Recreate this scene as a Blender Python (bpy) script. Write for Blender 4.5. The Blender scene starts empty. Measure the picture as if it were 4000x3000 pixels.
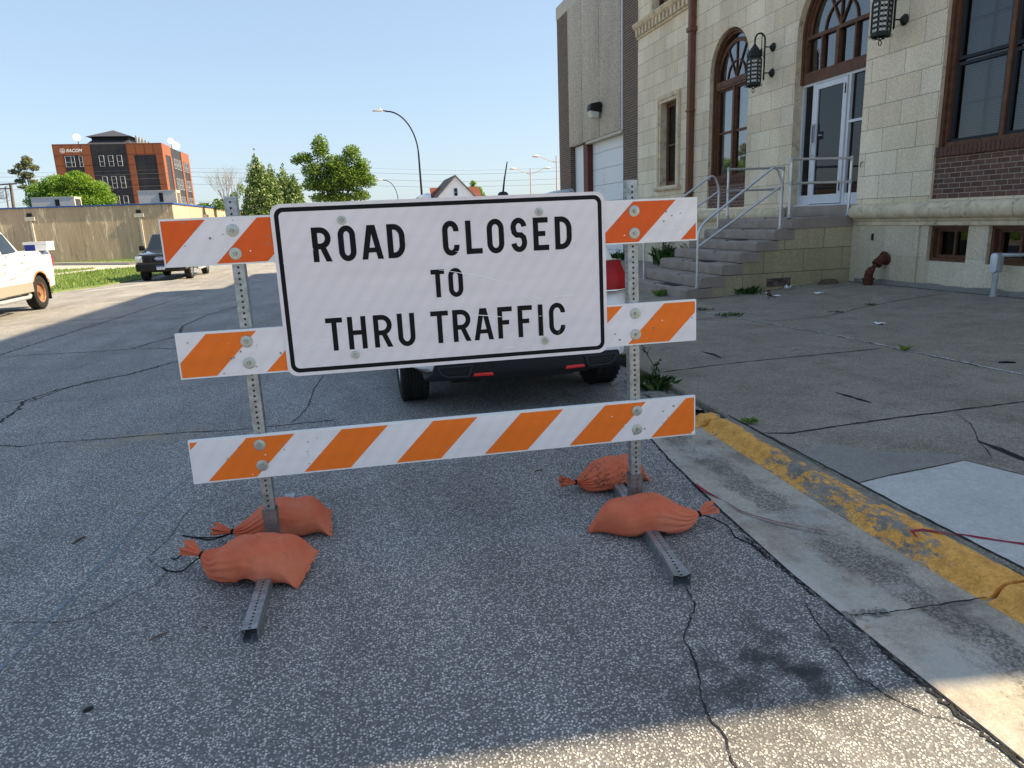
import bpy, bmesh, math, random
from math import sin, cos, pi, radians, sqrt, atan2
from mathutils import Vector, Matrix
from mathutils.geometry import tessellate_polygon
V = Vector
random.seed(7)
C = bpy.context.scene.collection
sc = bpy.context.scene

# ------------------------------------------------------------------ camera
CAM_H = 1.55
yaw, pitch, roll = -0.21746, 0.23370, -0.03953
fw = V((-sin(yaw)*cos(pitch), cos(yaw)*cos(pitch), -sin(pitch)))
r0 = V((cos(yaw), sin(yaw), 0)); u0 = r0.cross(fw)
rr_ = cos(roll)*r0 + sin(roll)*u0; uu_ = -sin(roll)*r0 + cos(roll)*u0
cam = bpy.data.cameras.new('camera'); cam_o = bpy.data.objects.new('camera', cam); C.objects.link(cam_o)
M = Matrix.Identity(4)
for i, a in enumerate((rr_, uu_, -fw)):
    for j in range(3): M[j][i] = a[j]
M.translation = V((0, 0, CAM_H))
cam_o.matrix_world = M
cam.sensor_width = 36; cam.lens = 2708.36/4000*36; cam.clip_end = 3000; cam.clip_start = 0.05
sc.camera = cam_o

# ------------------------------------------------------------------ sky and sun
SUN_EL = radians(37.7); SUN_ROT = radians(94.0)
w = bpy.data.worlds.new('World'); sc.world = w; w.use_nodes = True
nt = w.node_tree; nt.nodes.clear()
sky = nt.nodes.new('ShaderNodeTexSky'); sky.sky_type = 'NISHITA'; sky.sun_disc = False
sky.sun_elevation = SUN_EL; sky.sun_rotation = SUN_ROT; sky.air_density = 1.0; sky.dust_density = 1.0; sky.ozone_density = 1.3
bg = nt.nodes.new('ShaderNodeBackground'); bg.inputs[1].default_value = 0.14
wo = nt.nodes.new('ShaderNodeOutputWorld')
gm = nt.nodes.new('ShaderNodeGamma'); gm.inputs[1].default_value = .5
tn = nt.nodes.new('ShaderNodeMixRGB'); tn.blend_type = 'MULTIPLY'; tn.inputs[0].default_value = 1; tn.inputs[2].default_value = (.90, 1.02, 1.15, 1)
nt.links.new(sky.outputs[0], gm.inputs[0]); nt.links.new(gm.outputs[0], tn.inputs[1]); nt.links.new(tn.outputs[0], bg.inputs[0]); nt.links.new(bg.outputs[0], wo.inputs[0])
sl = bpy.data.lights.new('sun', 'SUN'); sl.energy = 4.3; sl.angle = radians(0.53); sl.color = (1.0, 0.82, 0.55)
so = bpy.data.objects.new('sun', sl); C.objects.link(so)
sun_dir = V((sin(SUN_ROT)*cos(SUN_EL), cos(SUN_ROT)*cos(SUN_EL), sin(SUN_EL)))
so.rotation_euler = sun_dir.to_track_quat('Z', 'Y').to_euler(); so.location = (30, 0, 30)
sc.view_settings.view_transform = 'Standard'; sc.view_settings.look = 'None'
sc.view_settings.exposure = 1.45; sc.view_settings.gamma = 1.0
sc.render.resolution_x = 1024; sc.render.resolution_y = 768
sc.render.engine = 'CYCLES'

# ------------------------------------------------------------------ helpers
BASE = {}
class MB:
    def __init__(s): s.v = []; s.f = []; s.m = []
    def quad(s, a, b, c, d, mi=0):
        n = len(s.v); s.v += [tuple(a), tuple(b), tuple(c), tuple(d)]; s.f.append((n, n+1, n+2, n+3)); s.m.append(mi)
    def tri(s, a, b, c, mi=0):
        n = len(s.v); s.v += [tuple(a), tuple(b), tuple(c)]; s.f.append((n, n+1, n+2)); s.m.append(mi)
    def poly(s, pts, mi=0):
        n = len(s.v); s.v += [tuple(p) for p in pts]; s.f.append(tuple(range(n, n+len(pts)))); s.m.append(mi)
    def box(s, x0, x1, y0, y1, z0, z1, mi=0):
        s.hexa([(x0,y0,z0),(x1,y0,z0),(x1,y1,z0),(x0,y1,z0),(x0,y0,z1),(x1,y0,z1),(x1,y1,z1),(x0,y1,z1)], mi)
    def hexa(s, p, mi=0):
        n = len(s.v); s.v += [tuple(q) for q in p]
        for f in ((3,2,1,0),(4,5,6,7),(0,1,5,4),(1,2,6,5),(2,3,7,6),(3,0,4,7)):
            s.f.append(tuple(n+i for i in f)); s.m.append(mi)
    def obox(s, c, ax, ay, az, mi=0):       # centre and half-axis vectors
        c = V(c); p = []
        for k in (-1, 1):
            for a, b in ((-1,-1),(1,-1),(1,1),(-1,1)): p.append(c + V(ax)*a + V(ay)*b + V(az)*k)
        s.hexa(p, mi)
    def grid(s, rows, mi=0, close_u=False, close_v=False):
        n = len(s.v); R = len(rows); K = len(rows[0])
        for r in rows: s.v += [tuple(p) for p in r]
        for i in range(R if close_u else R-1):
            for j in range(K if close_v else K-1):
                a = n+i*K+j; b = n+i*K+(j+1) % K; c = n+((i+1) % R)*K+(j+1) % K; d = n+((i+1) % R)*K+j
                s.f.append((a, b, c, d)); s.m.append(mi)
        return n
    def tube(s, path, r, n=10, mi=0, caps=True):
        path = [V(p) for p in path]; L = len(path)
        rad = r if isinstance(r, (list, tuple)) else [r]*L
        rows = []; up = None
        for i in range(L):
            t = (path[min(i+1, L-1)]-path[max(i-1, 0)]).normalized()
            if up is None:
                up = V((0, 0, 1)) if abs(t.z) < .9 else V((1, 0, 0))
            x = t.cross(up).normalized(); y = x.cross(t).normalized(); up = y
            rows.append([path[i] + (x*cos(2*pi*k/n)+y*sin(2*pi*k/n))*rad[i] for k in range(n)])
        s.grid(rows, mi, close_v=True)
        if caps:
            s.poly(rows[0], mi); s.poly(rows[-1][::-1], mi)
    def lathe(s, prof, c, axis=(0,0,1), n=20, mi=0):   # prof: (r, h)
        ax = V(axis).normalized(); x = ax.orthogonal().normalized(); y = ax.cross(x); c = V(c)
        rows = [[c + ax*h + (x*cos(2*pi*k/n)+y*sin(2*pi*k/n))*r for k in range(n)] for r, h in prof]
        s.grid(rows, mi, close_v=True)
    def prism(s, pts2, fn, d0, d1, mi=0):  # polygon pts2 mapped by fn(u,v,d) to 3-D, extruded d0..d1
        a = [fn(u, v, d0) for u, v in pts2]; b = [fn(u, v, d1) for u, v in pts2]; n = len(pts2)
        s.poly(a, mi); s.poly(b[::-1], mi)
        for i in range(n): s.quad(a[i], b[i], b[(i+1) % n], a[(i+1) % n], mi)
    def holes(s, outer, holes, fn, mi=0):
        loops = [[V((u, v, 0)) for u, v in outer]] + [[V((u, v, 0)) for u, v in h] for h in holes]
        flat = [p for l in loops for p in l]
        n = len(s.v); s.v += [tuple(fn(p.x, p.y)) for p in flat]
        for t in tessellate_polygon(loops): s.f.append(tuple(n+i for i in t)); s.m.append(mi)

def recalc(me):
    bm = bmesh.new(); bm.from_mesh(me); bmesh.ops.remove_doubles(bm, verts=bm.verts, dist=1e-5)
    bmesh.ops.recalc_face_normals(bm, faces=bm.faces); bm.to_mesh(me); bm.free()

def obj(name, mb, mats, parent=None, smooth=False, bevel=0, fix=True, base=None, seg=2, angle=35):
    me = bpy.data.meshes.new(name)
    b = BASE.get(root_of(parent).name, V((0,0,0))) if parent else (V(base) if base is not None else V((0,0,0)))
    me.from_pydata([(v[0]-b.x, v[1]-b.y, v[2]-b.z) for v in mb.v], [], mb.f)
    if not isinstance(mats, (list, tuple)): mats = [mats]
    for m in mats: me.materials.append(m)
    if len(mats) > 1:
        for p, mi in zip(me.polygons, mb.m): p.material_index = mi
    if fix: recalc(me)
    if bevel:
        bm = bmesh.new(); bm.from_mesh(me)
        es = [e for e in bm.edges if len(e.link_faces) == 2 and e.calc_face_angle(0) > radians(30)]
        bmesh.ops.bevel(bm, geom=es, offset=bevel, segments=seg, profile=.5, affect='EDGES', clamp_overlap=True)
        bm.to_mesh(me); bm.free()
    if smooth or bevel:
        for p in me.polygons: p.use_smooth = True
        try: me.set_sharp_from_angle(angle=radians(angle))
        except Exception: pass
    me.update()
    o = bpy.data.objects.new(name, me); C.objects.link(o)
    if parent: o.parent = parent
    elif base is not None: o.location = b
    return o
def root_of(o):
    while o.parent: o = o.parent
    return o
def tag(o, label=None, cat=None, group=None, kind=None):
    if label: o['label'] = label
    if cat: o['category'] = cat
    if group: o['group'] = group
    if kind: o['kind'] = kind
    return o
def thing(name, label, cat, loc=(0,0,0), rotz=0, group=None, world=True):
    # world=True: parts are given in world coordinates; False: in the thing's own
    o = bpy.data.objects.new(name, None); C.objects.link(o); o.location = loc; o.rotation_euler = (0,0,rotz)
    o.empty_display_size = .3
    BASE[o.name] = V(loc) if world else V((0,0,0))
    return tag(o, label, cat, group)
def struct(name, mb, mats, **k): return tag(obj(name, mb, mats, **k), kind='structure')
def copy_tree(o, parent=None):
    c = o.copy(); C.objects.link(c)
    if parent: c.parent = parent
    for ch in [x for x in bpy.data.objects if x.parent == o]: copy_tree(ch, c)
    return c
def arc(cx, cy, r, a0, a1, n=8, ry=None):
    ry = r if ry is None else ry
    return [(cx+r*cos(radians(a0+(a1-a0)*i/n)), cy+ry*sin(radians(a0+(a1-a0)*i/n))) for i in range(n+1)]
def text_into(mb, s, fn, width=None, height=None, mi=0, shear=0, bold=0, d=0):
    cu = bpy.data.curves.new('t', 'FONT'); cu.body = s; cu.size = 1; cu.resolution_u = 3; cu.shear = shear; cu.offset = bold
    to = bpy.data.objects.new('t', cu); C.objects.link(to)
    me = bpy.data.meshes.new_from_object(to.evaluated_get(bpy.context.evaluated_depsgraph_get()))
    xs = [v.co.x for v in me.vertices]; ys = [v.co.y for v in me.vertices]
    sx = width/(max(xs)-min(xs)) if width else 1; sy = height/(max(ys)-min(ys)) if height else sx
    if not width: sx = sy
    x0, y0 = min(xs), min(ys); n = len(mb.v)
    mb.v += [tuple(fn((v.co.x-x0)*sx, (v.co.y-y0)*sy, d)) for v in me.vertices]
    for p in me.polygons: mb.f.append(tuple(n+i for i in p.vertices)); mb.m.append(mi)
    bpy.data.objects.remove(to); bpy.data.meshes.remove(me)

# ------------------------------------------------------------------ materials
class NB:
    def __init__(s, name):
        s.mat = bpy.data.materials.new(name); s.mat.use_nodes = True; s.nt = s.mat.node_tree
        s.p = s.nt.nodes['Principled BSDF']; s.out = s.nt.nodes['Material Output']
    def n(s, t, **k):
        nd = s.nt.nodes.new('ShaderNode'+t)
        for a, b in k.items():
            if a.startswith('i_'):
                key = a[2:]; key = int(key) if key.isdigit() else key.replace('_', ' ')
                s.set(nd.inputs[key], b)
            else: setattr(nd, a, b)
        return nd
    def set(s, inp, v):
        if hasattr(v, 'is_linked') or isinstance(v, bpy.types.NodeSocket): s.nt.links.new(v, inp)
        elif isinstance(v, (tuple, list)) and inp.type == 'RGBA' and len(v) == 3: inp.default_value = (*v, 1)
        else: inp.default_value = v
    def coord(s, swiz=None, scale=(1,1,1)):
        c = s.n('TexCoord').outputs['Object']
        if swiz:
            sp = s.n('SeparateXYZ', i_0=c); cb = s.n('CombineXYZ')
            for i, ch in enumerate(swiz): s.nt.links.new(sp.outputs['xyz'.index(ch)], cb.inputs[i])
            c = cb.outputs[0]
        if scale != (1,1,1):
            m = s.n('Mapping', i_Scale=scale); s.nt.links.new(c, m.inputs[0]); c = m.outputs[0]
        return c
    def noise(s, sc_, vec=None, detail=4, rough=.55, dist=0):
        return s.n('TexNoise', i_Vector=vec or s.coord(), i_Scale=sc_, i_Detail=detail, i_Roughness=rough, i_Distortion=dist).outputs['Fac']
    def ramp(s, fac, stops, interp='LINEAR'):
        r = s.n('ValToRGB', i_0=fac); cr = r.color_ramp; cr.interpolation = interp
        while len(cr.elements) < len(stops): cr.elements.new(.5)
        for e, (p, c) in zip(cr.elements, stops):
            e.position = p; e.color = (c, c, c, 1) if isinstance(c, (int, float)) else (*c, 1)
        return r.outputs[0]
    def mix(s, f, a, b, mode='MIX'):
        m = s.n('MixRGB', blend_type=mode); s.set(m.inputs[0], f); s.set(m.inputs[1], a); s.set(m.inputs[2], b); return m.outputs[0]
    def math(s, op, a, b=0.0, clamp=False):
        m = s.n('Math', operation=op, use_clamp=clamp); s.set(m.inputs[0], a); s.set(m.inputs[1], b); return m.outputs[0]
    def bump(s, h, strength=.3, dist=.01):
        b = s.n('Bump', i_Strength=strength, i_Distance=dist, i_Height=h); s.nt.links.new(b.outputs[0], s.p.inputs['Normal'])
    def P(s, **k):
        for a, b in k.items(): s.set(s.p.inputs[a.replace('_', ' ')], b)
        return s

def simple(name, col, rough=.6, metal=0., var=0., vs=6., bs=0., bscale=60., bd=.003, spec=.5, dirt=None):
    b = NB(name); b.P(Roughness=rough, Metallic=metal)
    b.p.inputs['Specular IOR Level'].default_value = spec if (rough < .45 or metal) else .2
    if var or dirt:
        f = b.noise(vs, detail=5)
        lo = tuple(c*(1-var) for c in col); hi = tuple(min(1, c*(1+var)) for c in col)
        c = b.ramp(f, [(.3, lo), (.7, hi)])
        if dirt:
            f2 = b.noise(dirt[1], detail=6, rough=.7)
            c = b.mix(b.ramp(f2, [(dirt[2], 0), (dirt[3], 1)]), c, dirt[0])
        b.P(Base_Color=c)
    else: b.P(Base_Color=col)
    if bs: b.bump(b.noise(bscale, detail=3), bs, bd)
    return b.mat

def asphalt():
    b = NB('asphalt'); co = b.coord()
    v1 = b.n('TexVoronoi', i_Vector=co, i_Scale=112., i_Randomness=1.)
    cell = b.n('SeparateColor', i_0=v1.outputs['Color']).outputs[0]
    chip = b.ramp(cell, [(.0, (.07,.072,.075)), (.25, (.12,.122,.125)), (.5, (.20,.202,.202)), (.75, (.28,.28,.275)), (.92, (.295,.29,.282)), (1, (.32,.315,.305))])
    edge = b.ramp(v1.outputs['Distance'], [(.30, 1), (.56, 0)])
    col = b.mix(edge, (.06,.062,.065), chip)
    v2 = b.n('TexVoronoi', i_Vector=co, i_Scale=230.)
    fine = b.ramp(b.n('SeparateColor', i_0=v2.outputs['Color']).outputs[1], [(.0, .65), (.8, 1.0), (1, 1.35)])
    col = b.mix(1, col, fine, 'MULTIPLY')
    big = b.noise(.55, co, 6, .6)
    col = b.mix(1, col, b.ramp(big, [(.3, 2.1), (.5, 2.6), (.70, 3.1)]), 'MULTIPLY'); col = b.mix(1, col, (1.06,1.0,.93), 'MULTIPLY')
    st = b.noise(1.3, b.coord(scale=(1.6,.35,1)), 5, .6)
    col = b.mix(1, col, b.ramp(st, [(.3, .80), (.6, 1.08)]), 'MULTIPLY')
    col = b.mix(b.ramp(b.noise(2.3, co, 7, .68), [(.60, 0), (.72, .4)]), col, (.07,.07,.07))
    col = b.mix(b.ramp(b.noise(1.7, b.coord(scale=(1,.6,1)), 6, .6), [(.58, 0), (.74, .28)]), col, (.42,.39,.34))
    # darker oily patch beside the gutter
    m = b.n('Mapping', i_Location=(-1.35*1.4, -1.85*2.2, 0), i_Scale=(1.4, 2.2, 1)); b.nt.links.new(co, m.inputs[0])
    g = b.n('TexGradient', gradient_type='SPHERICAL', i_Vector=m.outputs[0]).outputs['Fac']
    gg = b.math('MULTIPLY', g, b.ramp(b.noise(7., co, 5), [(.40, 0), (.60, 1)]))
    col = b.mix(b.math('MULTIPLY', gg, 1.1, True), col, (.035,.036,.038))
    # yellow dust stain in the lane
    m2 = b.n('Mapping', i_Location=(1.75*1.6, -5.75*3.2, 0), i_Scale=(1.6, 3.2, 1)); b.nt.links.new(co, m2.inputs[0])
    g2 = b.n('TexGradient', gradient_type='SPHERICAL', i_Vector=m2.outputs[0]).outputs['Fac']
    g2 = b.math('MULTIPLY', g2, b.ramp(b.noise(3.2, b.coord(scale=(1,2.5,1)), 4), [(.42, 0), (.62, 1)]))
    col = b.mix(b.math('MULTIPLY', g2, .9, True), col, (.33,.27,.17))
    b.P(Base_Color=col, Roughness=.85)
    h = b.math('ADD', b.math('MULTIPLY', edge, cell), b.math('MULTIPLY', b.noise(300., co, 2), .3))
    b.bump(h, .75, .004)
    return b.mat

def concrete(name, lo, hi, stain=(.16,.14,.12), grain=.5, amt=.5, rust=False, sc_=1.0, orig=False):
    b = NB(name); co = b.coord()
    col = b.ramp(b.noise(1.4*sc_, co, 8, .62), [(.28, lo), (.72, hi)])
    col = b.mix(b.math('MULTIPLY', b.ramp(b.noise(3.3, co, 8, .7), [(.50, 0), (.68, 1)]), amt), col, stain)
    v = b.n('TexVoronoi', i_Vector=co, i_Scale=140.)
    sp = b.ramp(b.n('SeparateColor', i_0=v.outputs['Color']).outputs[0], [(0, 1-grain*.5), (.5, 1), (.9, 1+grain*.35), (1, 1+grain)])
    col = b.mix(1, col, sp, 'MULTIPLY')
    col = b.mix(1, col, b.ramp(b.noise(28., co, 4, .8), [(.3, .86), (.7, 1.1)]), 'MULTIPLY')
    if rust:
        col = b.mix(b.ramp(b.noise(.9, b.coord(scale=(.6,2.2,1)), 6, .65), [(.60, 0), (.78, .6)]), col, (.21,.12,.055))
    b.P(Base_Color=col, Roughness=.88)
    b.bump(b.noise(170., co, 3, .7), .45, .003)
    return b.mat

def stone(name, swiz, bw, rh, c1, c2, mortar=(.16,.14,.10), offs=(0,0,0), rough_bump=.5, stain=True):
    b = NB(name); m = b.n('Mapping', i_Location=offs); b.nt.links.new(b.coord(swiz), m.inputs[0]); co = m.outputs[0]
    t = b.n('TexBrick', i_Vector=co, i_Color1=c1, i_Color2=c2, i_Mortar=mortar, i_Scale=1., i_Mortar_Size=.0045, i_Mortar_Smooth=.2, i_Bias=0., i_Brick_Width=bw, i_Row_Height=rh)
    t.offset = .5; t.squash = 1
    col = b.mix(1, t.outputs[0], b.ramp(b.noise(22., None, 6, .75), [(.3, .80), (.7, 1.16)]), 'MULTIPLY')
    v = b.n('TexVoronoi', i_Vector=b.coord(), i_Scale=65.)
    col = b.mix(1, col, b.ramp(b.n('SeparateColor', i_0=v.outputs['Color']).outputs[0], [(0, .90), (.6, 1.02), (1, 1.10)]), 'MULTIPLY')
    if stain:
        col = b.mix(1, col, b.ramp(b.noise(.9, b.coord(scale=(1,1,.35)), 6, .6), [(.32, .82), (.62, 1.07)]), 'MULTIPLY')
    b.P(Base_Color=col, Roughness=.9)
    h = b.math('SUBTRACT', b.math('MULTIPLY', b.noise(90., None, 4, .75), .8), t.outputs['Fac'])
    b.bump(h, rough_bump, .006)
    return b.mat

def brick(name, swiz, c1, c2, mortar, offs=(0,0,0)):
    b = NB(name); m = b.n('Mapping', i_Location=offs); b.nt.links.new(b.coord(swiz), m.inputs[0])
    t = b.n('TexBrick', i_Vector=m.outputs[0], i_Color1=c1, i_Color2=c2, i_Mortar=mortar, i_Scale=1., i_Mortar_Size=.0055, i_Mortar_Smooth=.1, i_Bias=0., i_Brick_Width=.215, i_Row_Height=.0815)
    t.offset = .5
    col = b.mix(1, t.outputs[0], b.ramp(b.noise(30., None, 5, .7), [(.3, .75), (.7, 1.25)]), 'MULTIPLY')
    b.P(Base_Color=col, Roughness=.85)
    b.bump(b.math('SUBTRACT', b.math('MULTIPLY', b.noise(120.), .3), t.outputs['Fac']), .7, .008)
    return b.mat

def glass(name, tint=(.45,.5,.52), refl=1.6):
    b = NB(name); b.nt.nodes.remove(b.p)
    tr = b.n('BsdfTransparent', i_Color=tint); gl = b.n('BsdfGlossy', i_Color=(.95,.97,1), i_Roughness=.015)
    fr = b.n('Fresnel', i_IOR=1.55); f = b.math('MULTIPLY', fr.outputs[0], refl, True)
    mx = b.n('MixShader', i_0=f); b.nt.links.new(tr.outputs[0], mx.inputs[1]); b.nt.links.new(gl.outputs[0], mx.inputs[2])
    b.nt.links.new(mx.outputs[0], b.out.inputs[0])
    return b.mat

def leaf(name, cols, trans=.35):
    b = NB(name); g = b.n('NewGeometry').outputs['Random Per Island']
    c = b.ramp(g, cols); b.P(Base_Color=c, Roughness=.6)
    b.p.inputs['Specular IOR Level'].default_value = .3
    t = b.n('BsdfTranslucent', i_Color=b.mix(1, c, (1.3,1.35,.6), 'MULTIPLY'))
    mx = b.n('MixShader', i_0=trans); b.nt.links.new(b.p.outputs[0], mx.inputs[1]); b.nt.links.new(t.outputs[0], mx.inputs[2])
    b.nt.links.new(mx.outputs[0], b.out.inputs[0])
    return b.mat

def paint(name, col, rough=.25, coat=.6, dust=.0):
    b = NB(name)
    c = b.mix(b.math('MULTIPLY', b.noise(5., None, 6, .7), dust), col, (.35,.32,.28)) if dust else col
    b.P(Base_Color=c, Roughness=rough, Coat_Weight=coat, Coat_Roughness=.05); return b.mat

MT = {}
MT['asphalt'] = asphalt()
MT['crack'] = simple('crack_dark', (.03,.029,.027), .95, var=.5, vs=40)
def _gut():
    mat = concrete('gutter_concrete', (.33,.29,.23), (.50,.45,.365), stain=(.17,.14,.11), amt=.75, grain=.3)
    b = NB.__new__(NB); b.mat = mat; b.nt = mat.node_tree; b.p = b.nt.nodes['Principled BSDF']
    c = b.p.inputs['Base Color'].links[0].from_socket; co = b.coord(); sp = b.n('SeparateXYZ', i_0=co)
    X_, Y_ = sp.outputs[0], sp.outputs[1]
    # spalled pale edge by the asphalt, with rust
    e = b.ramp(b.math('ADD', b.math('MULTIPLY', b.math('SUBTRACT', X_, 1.78), 5.), b.math('MULTIPLY', b.noise(9., co, 7, .75), .9)), [(.30, 1), (.62, 0)])
    c = b.mix(b.math('MULTIPLY', e, .7), c, b.ramp(b.noise(30., co, 5, .8), [(.3, (.42,.33,.25)), (.7, (.72,.66,.56))]))
    c = b.mix(b.math('MULTIPLY', e, b.ramp(b.noise(6., co, 5, .7), [(.58, 0), (.66, .8)])), c, (.30,.13,.05))
    # dark gritty wash in the flow line
    f = b.math('ADD', b.ramp(b.math('SUBTRACT', X_, 1.5), [(.40, 0), (.56, .22), (.66, .22), (.80, 0)]), b.math('MULTIPLY', b.noise(4.5, b.coord(scale=(1,.5,1)), 7, .75), .9))
    v = b.n('TexVoronoi', i_Vector=co, i_Scale=120.); vv = b.n('SeparateColor', i_0=v.outputs['Color']).outputs[0]
    c = b.mix(b.math('MULTIPLY', b.ramp(f, [(.56, 0), (.66, .85)]), b.ramp(vv, [(.35, 1), (.75, .25)])), c, (.09,.085,.075))
    c = b.mix(b.ramp(b.noise(1.9, co, 6, .6), [(.52, 0), (.62, .55)]), c, (.50,.49,.45))
    b.nt.links.new(c, b.p.inputs['Base Color']); return mat
MT['gutter'] = _gut()
MT['walk'] = concrete('sidewalk_concrete', (.215,.185,.14), (.31,.275,.215), stain=(.14,.12,.085), amt=.6, grain=.8, rust=True)
MT['slab'] = concrete('new_slab_concrete', (.44,.435,.41), (.56,.55,.51), stain=(.38,.36,.31), amt=.45, grain=.15)
MT['patch'] = concrete('patched_concrete', (.21,.20,.18), (.28,.265,.235), amt=.2, grain=.3)
MT['farwalk'] = concrete('path_concrete', (.42,.38,.31), (.52,.48,.40), amt=.2, grain=.2)
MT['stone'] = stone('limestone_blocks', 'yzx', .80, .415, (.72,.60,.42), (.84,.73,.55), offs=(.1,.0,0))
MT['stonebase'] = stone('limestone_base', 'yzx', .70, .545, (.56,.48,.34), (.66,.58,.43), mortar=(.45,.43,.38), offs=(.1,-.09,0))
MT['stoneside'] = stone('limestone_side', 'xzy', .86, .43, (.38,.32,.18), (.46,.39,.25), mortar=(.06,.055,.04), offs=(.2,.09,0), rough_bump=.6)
MT['stonetrim'] = simple('limestone_trim', (.64,.53,.37), .88, var=.18, vs=5, bs=.5, bscale=70, dirt=((.2,.17,.11), 7, .55, .75))
MT['step'] = simple('brown_sandstone', (.31,.255,.215), .9, var=.12, vs=4, bs=.6, bscale=45, bd=.006, dirt=((.15,.135,.125), 5, .62, .8))
MT['brick'] = brick('brown_brick', 'yzx', (.085,.042,.032), (.15,.075,.055), (.34,.29,.23), offs=(0,.03,0))
MT['brick2'] = brick('dark_brick', 'yzx', (.075,.047,.035), (.125,.078,.055), (.38,.33,.26))
MT['brick2x'] = brick('dark_brick_return', 'xzy', (.075,.047,.035), (.125,.078,.055), (.38,.33,.26))
MT['soldier'] = simple('brick_header', (.12,.06,.045), .85, var=.3, vs=20, bs=.4)
def aggregate():
    b = NB('exposed_aggregate'); v = b.n('TexVoronoi', i_Vector=b.coord(), i_Scale=42.)
    c = b.ramp(b.n('SeparateColor', i_0=v.outputs['Color']).outputs[0], [(0, (.27,.22,.17)), (.5, (.46,.40,.32)), (1, (.66,.60,.50))])
    c = b.mix(1, c, b.ramp(b.noise(1.1, b.coord(scale=(1,1,.3)), 5), [(.3,.85),(.7,1.08)]), 'MULTIPLY')
    b.P(Base_Color=c, Roughness=.9); b.bump(v.outputs['Distance'], .8, .01); return b.mat
MT['agg'] = aggregate()
MT['coping'] = simple('parapet_cap', (.50,.46,.40), .8, var=.1)
MT['wood'] = simple('brown_painted_wood', (.12,.056,.032), .5, var=.3, vs=9, bs=.3, bscale=50)
MT['copper'] = simple('brown_metal', (.16,.072,.045), .45, var=.15)
MT['glass'] = glass('window_glass', (.45,.5,.52), 2.6)
MT['glassd'] = glass('dark_glass', (.12,.135,.15), .9)
MT['glassm'] = glass('screened_glass', (.30,.33,.36), 1.2)
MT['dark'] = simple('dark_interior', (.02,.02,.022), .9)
def blind():
    b = NB('window_blind'); sp = b.n('SeparateXYZ', i_0=b.coord()); f = b.math('FRACT', b.math('MULTIPLY', sp.outputs[2], 26.))
    b.P(Base_Color=b.ramp(f, [(0, (.30,.31,.31)), (.25, (.55,.56,.55)), (.9, (.5,.51,.5)), (1, (.2,.2,.2))]), Roughness=.7); return b.mat
MT['blind'] = blind()
MT['screen'] = simple('insect_screen', (.03,.035,.04), .7)
MT['alu'] = simple('painted_aluminium', (.62,.64,.67), .35, .0, var=.06, dirt=((.35,.3,.26), 6, .62, .85))
MT['rail'] = simple('aluminium_pipe', (.60,.61,.62), .38, .75, var=.1, vs=9, dirt=((.3,.28,.25), 14, .6, .8))
MT['galv'] = simple('galvanised_steel', (.33,.36,.37), .42, .7, var=.3, vs=28, bs=.1, dirt=((.25,.23,.2), 40, .58, .8))
MT['galvd'] = simple('weathered_steel', (.20,.175,.165), .6, .5, var=.25, vs=25, dirt=((.3,.3,.3), 30, .55, .8))
MT['washer'] = simple('zinc_washer', (.46,.50,.46), .45, .55, var=.18, vs=40, dirt=((.28,.27,.2), 50, .55, .8))
def sheeting(name, col, dirtc):
    b = NB(name); co = b.coord()
    v = b.n('TexVoronoi', i_Vector=co, i_Scale=260., i_Randomness=0.)
    c = b.mix(1, col, b.ramp(v.outputs['Distance'], [(.3, 1.0), (.6, .93)]), 'MULTIPLY')
    c = b.mix(1, c, b.ramp(b.noise(3.5, b.coord(scale=(.5,1,4)), 5), [(.3,.93),(.7,1.03)]), 'MULTIPLY')
    c = b.mix(b.ramp(b.noise(30., co, 6, .72), [(.68,0),(.76,.8)]), c, dirtc)
    b.P(Base_Color=c, Roughness=.4, Coat_Weight=.08, Coat_Roughness=.15); b.p.inputs['Specular IOR Level'].default_value = .25; return b.mat
MT['white_sheet'] = sheeting('white_reflective_sheeting', (.86,.82,.83), (.42,.38,.33))
MT['orange_sheet'] = sheeting('orange_reflective_sheeting', (.93,.19,.014), (.45,.2,.1))
MT['orange_dark'] = sheeting('deep_orange_sheeting', (.80,.115,.010), (.45,.2,.1))
MT['white_plastic'] = simple('white_plastic', (.80,.80,.79), .4, var=.05, dirt=((.4,.37,.3), 60, .62, .75))
MT['signwhite'] = sheeting('sign_face', (.84,.78,.80), (.85,.85,.86))
MT['black_vinyl'] = simple('black_vinyl', (.004,.004,.006), .6)
MT['scratch'] = simple('scratch_pale', (.92,.92,.94), .6)
def bagmat():
    b = NB('orange_sandbag_weave'); co = b.coord()
    c = b.ramp(b.noise(6., co, 6), [(.3, (.78,.16,.075)), (.7, (.90,.26,.135))])
    wv = b.n('TexWave', i_Vector=co, i_Scale=130., wave_type='BANDS', bands_direction='X').outputs['Fac']
    wz = b.n('TexWave', i_Vector=co, i_Scale=130., wave_type='BANDS', bands_direction='Z').outputs['Fac']
    c = b.mix(1, c, b.ramp(b.math('MULTIPLY', wv, wz), [(0,.88),(1,1.1)]), 'MULTIPLY')
    c = b.mix(b.ramp(b.noise(11., co, 7, .7), [(.56, 0), (.75, .35)]), c, (.30,.09,.05))
    c = b.mix(b.ramp(b.noise(4., co, 5, .6), [(.55, 0), (.72, .30)]), c, (.85,.42,.30))
    b.P(Base_Color=c, Roughness=.8); b.p.inputs['Specular IOR Level'].default_value = .2
    b.bump(b.math('ADD', b.math('MULTIPLY', b.math('ADD', wv, wz), .22), b.math('MULTIPLY', b.noise(16., b.coord(scale=(.5,1,1)), 7, .7), 1.6)), .6, .008); return b
MT['bag'] = bagmat().mat
_b = bagmat(); _b.mat.name = 'soiled_sandbag_weave'
_c = _b.p.inputs['Base Color'].links[0].from_socket
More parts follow.
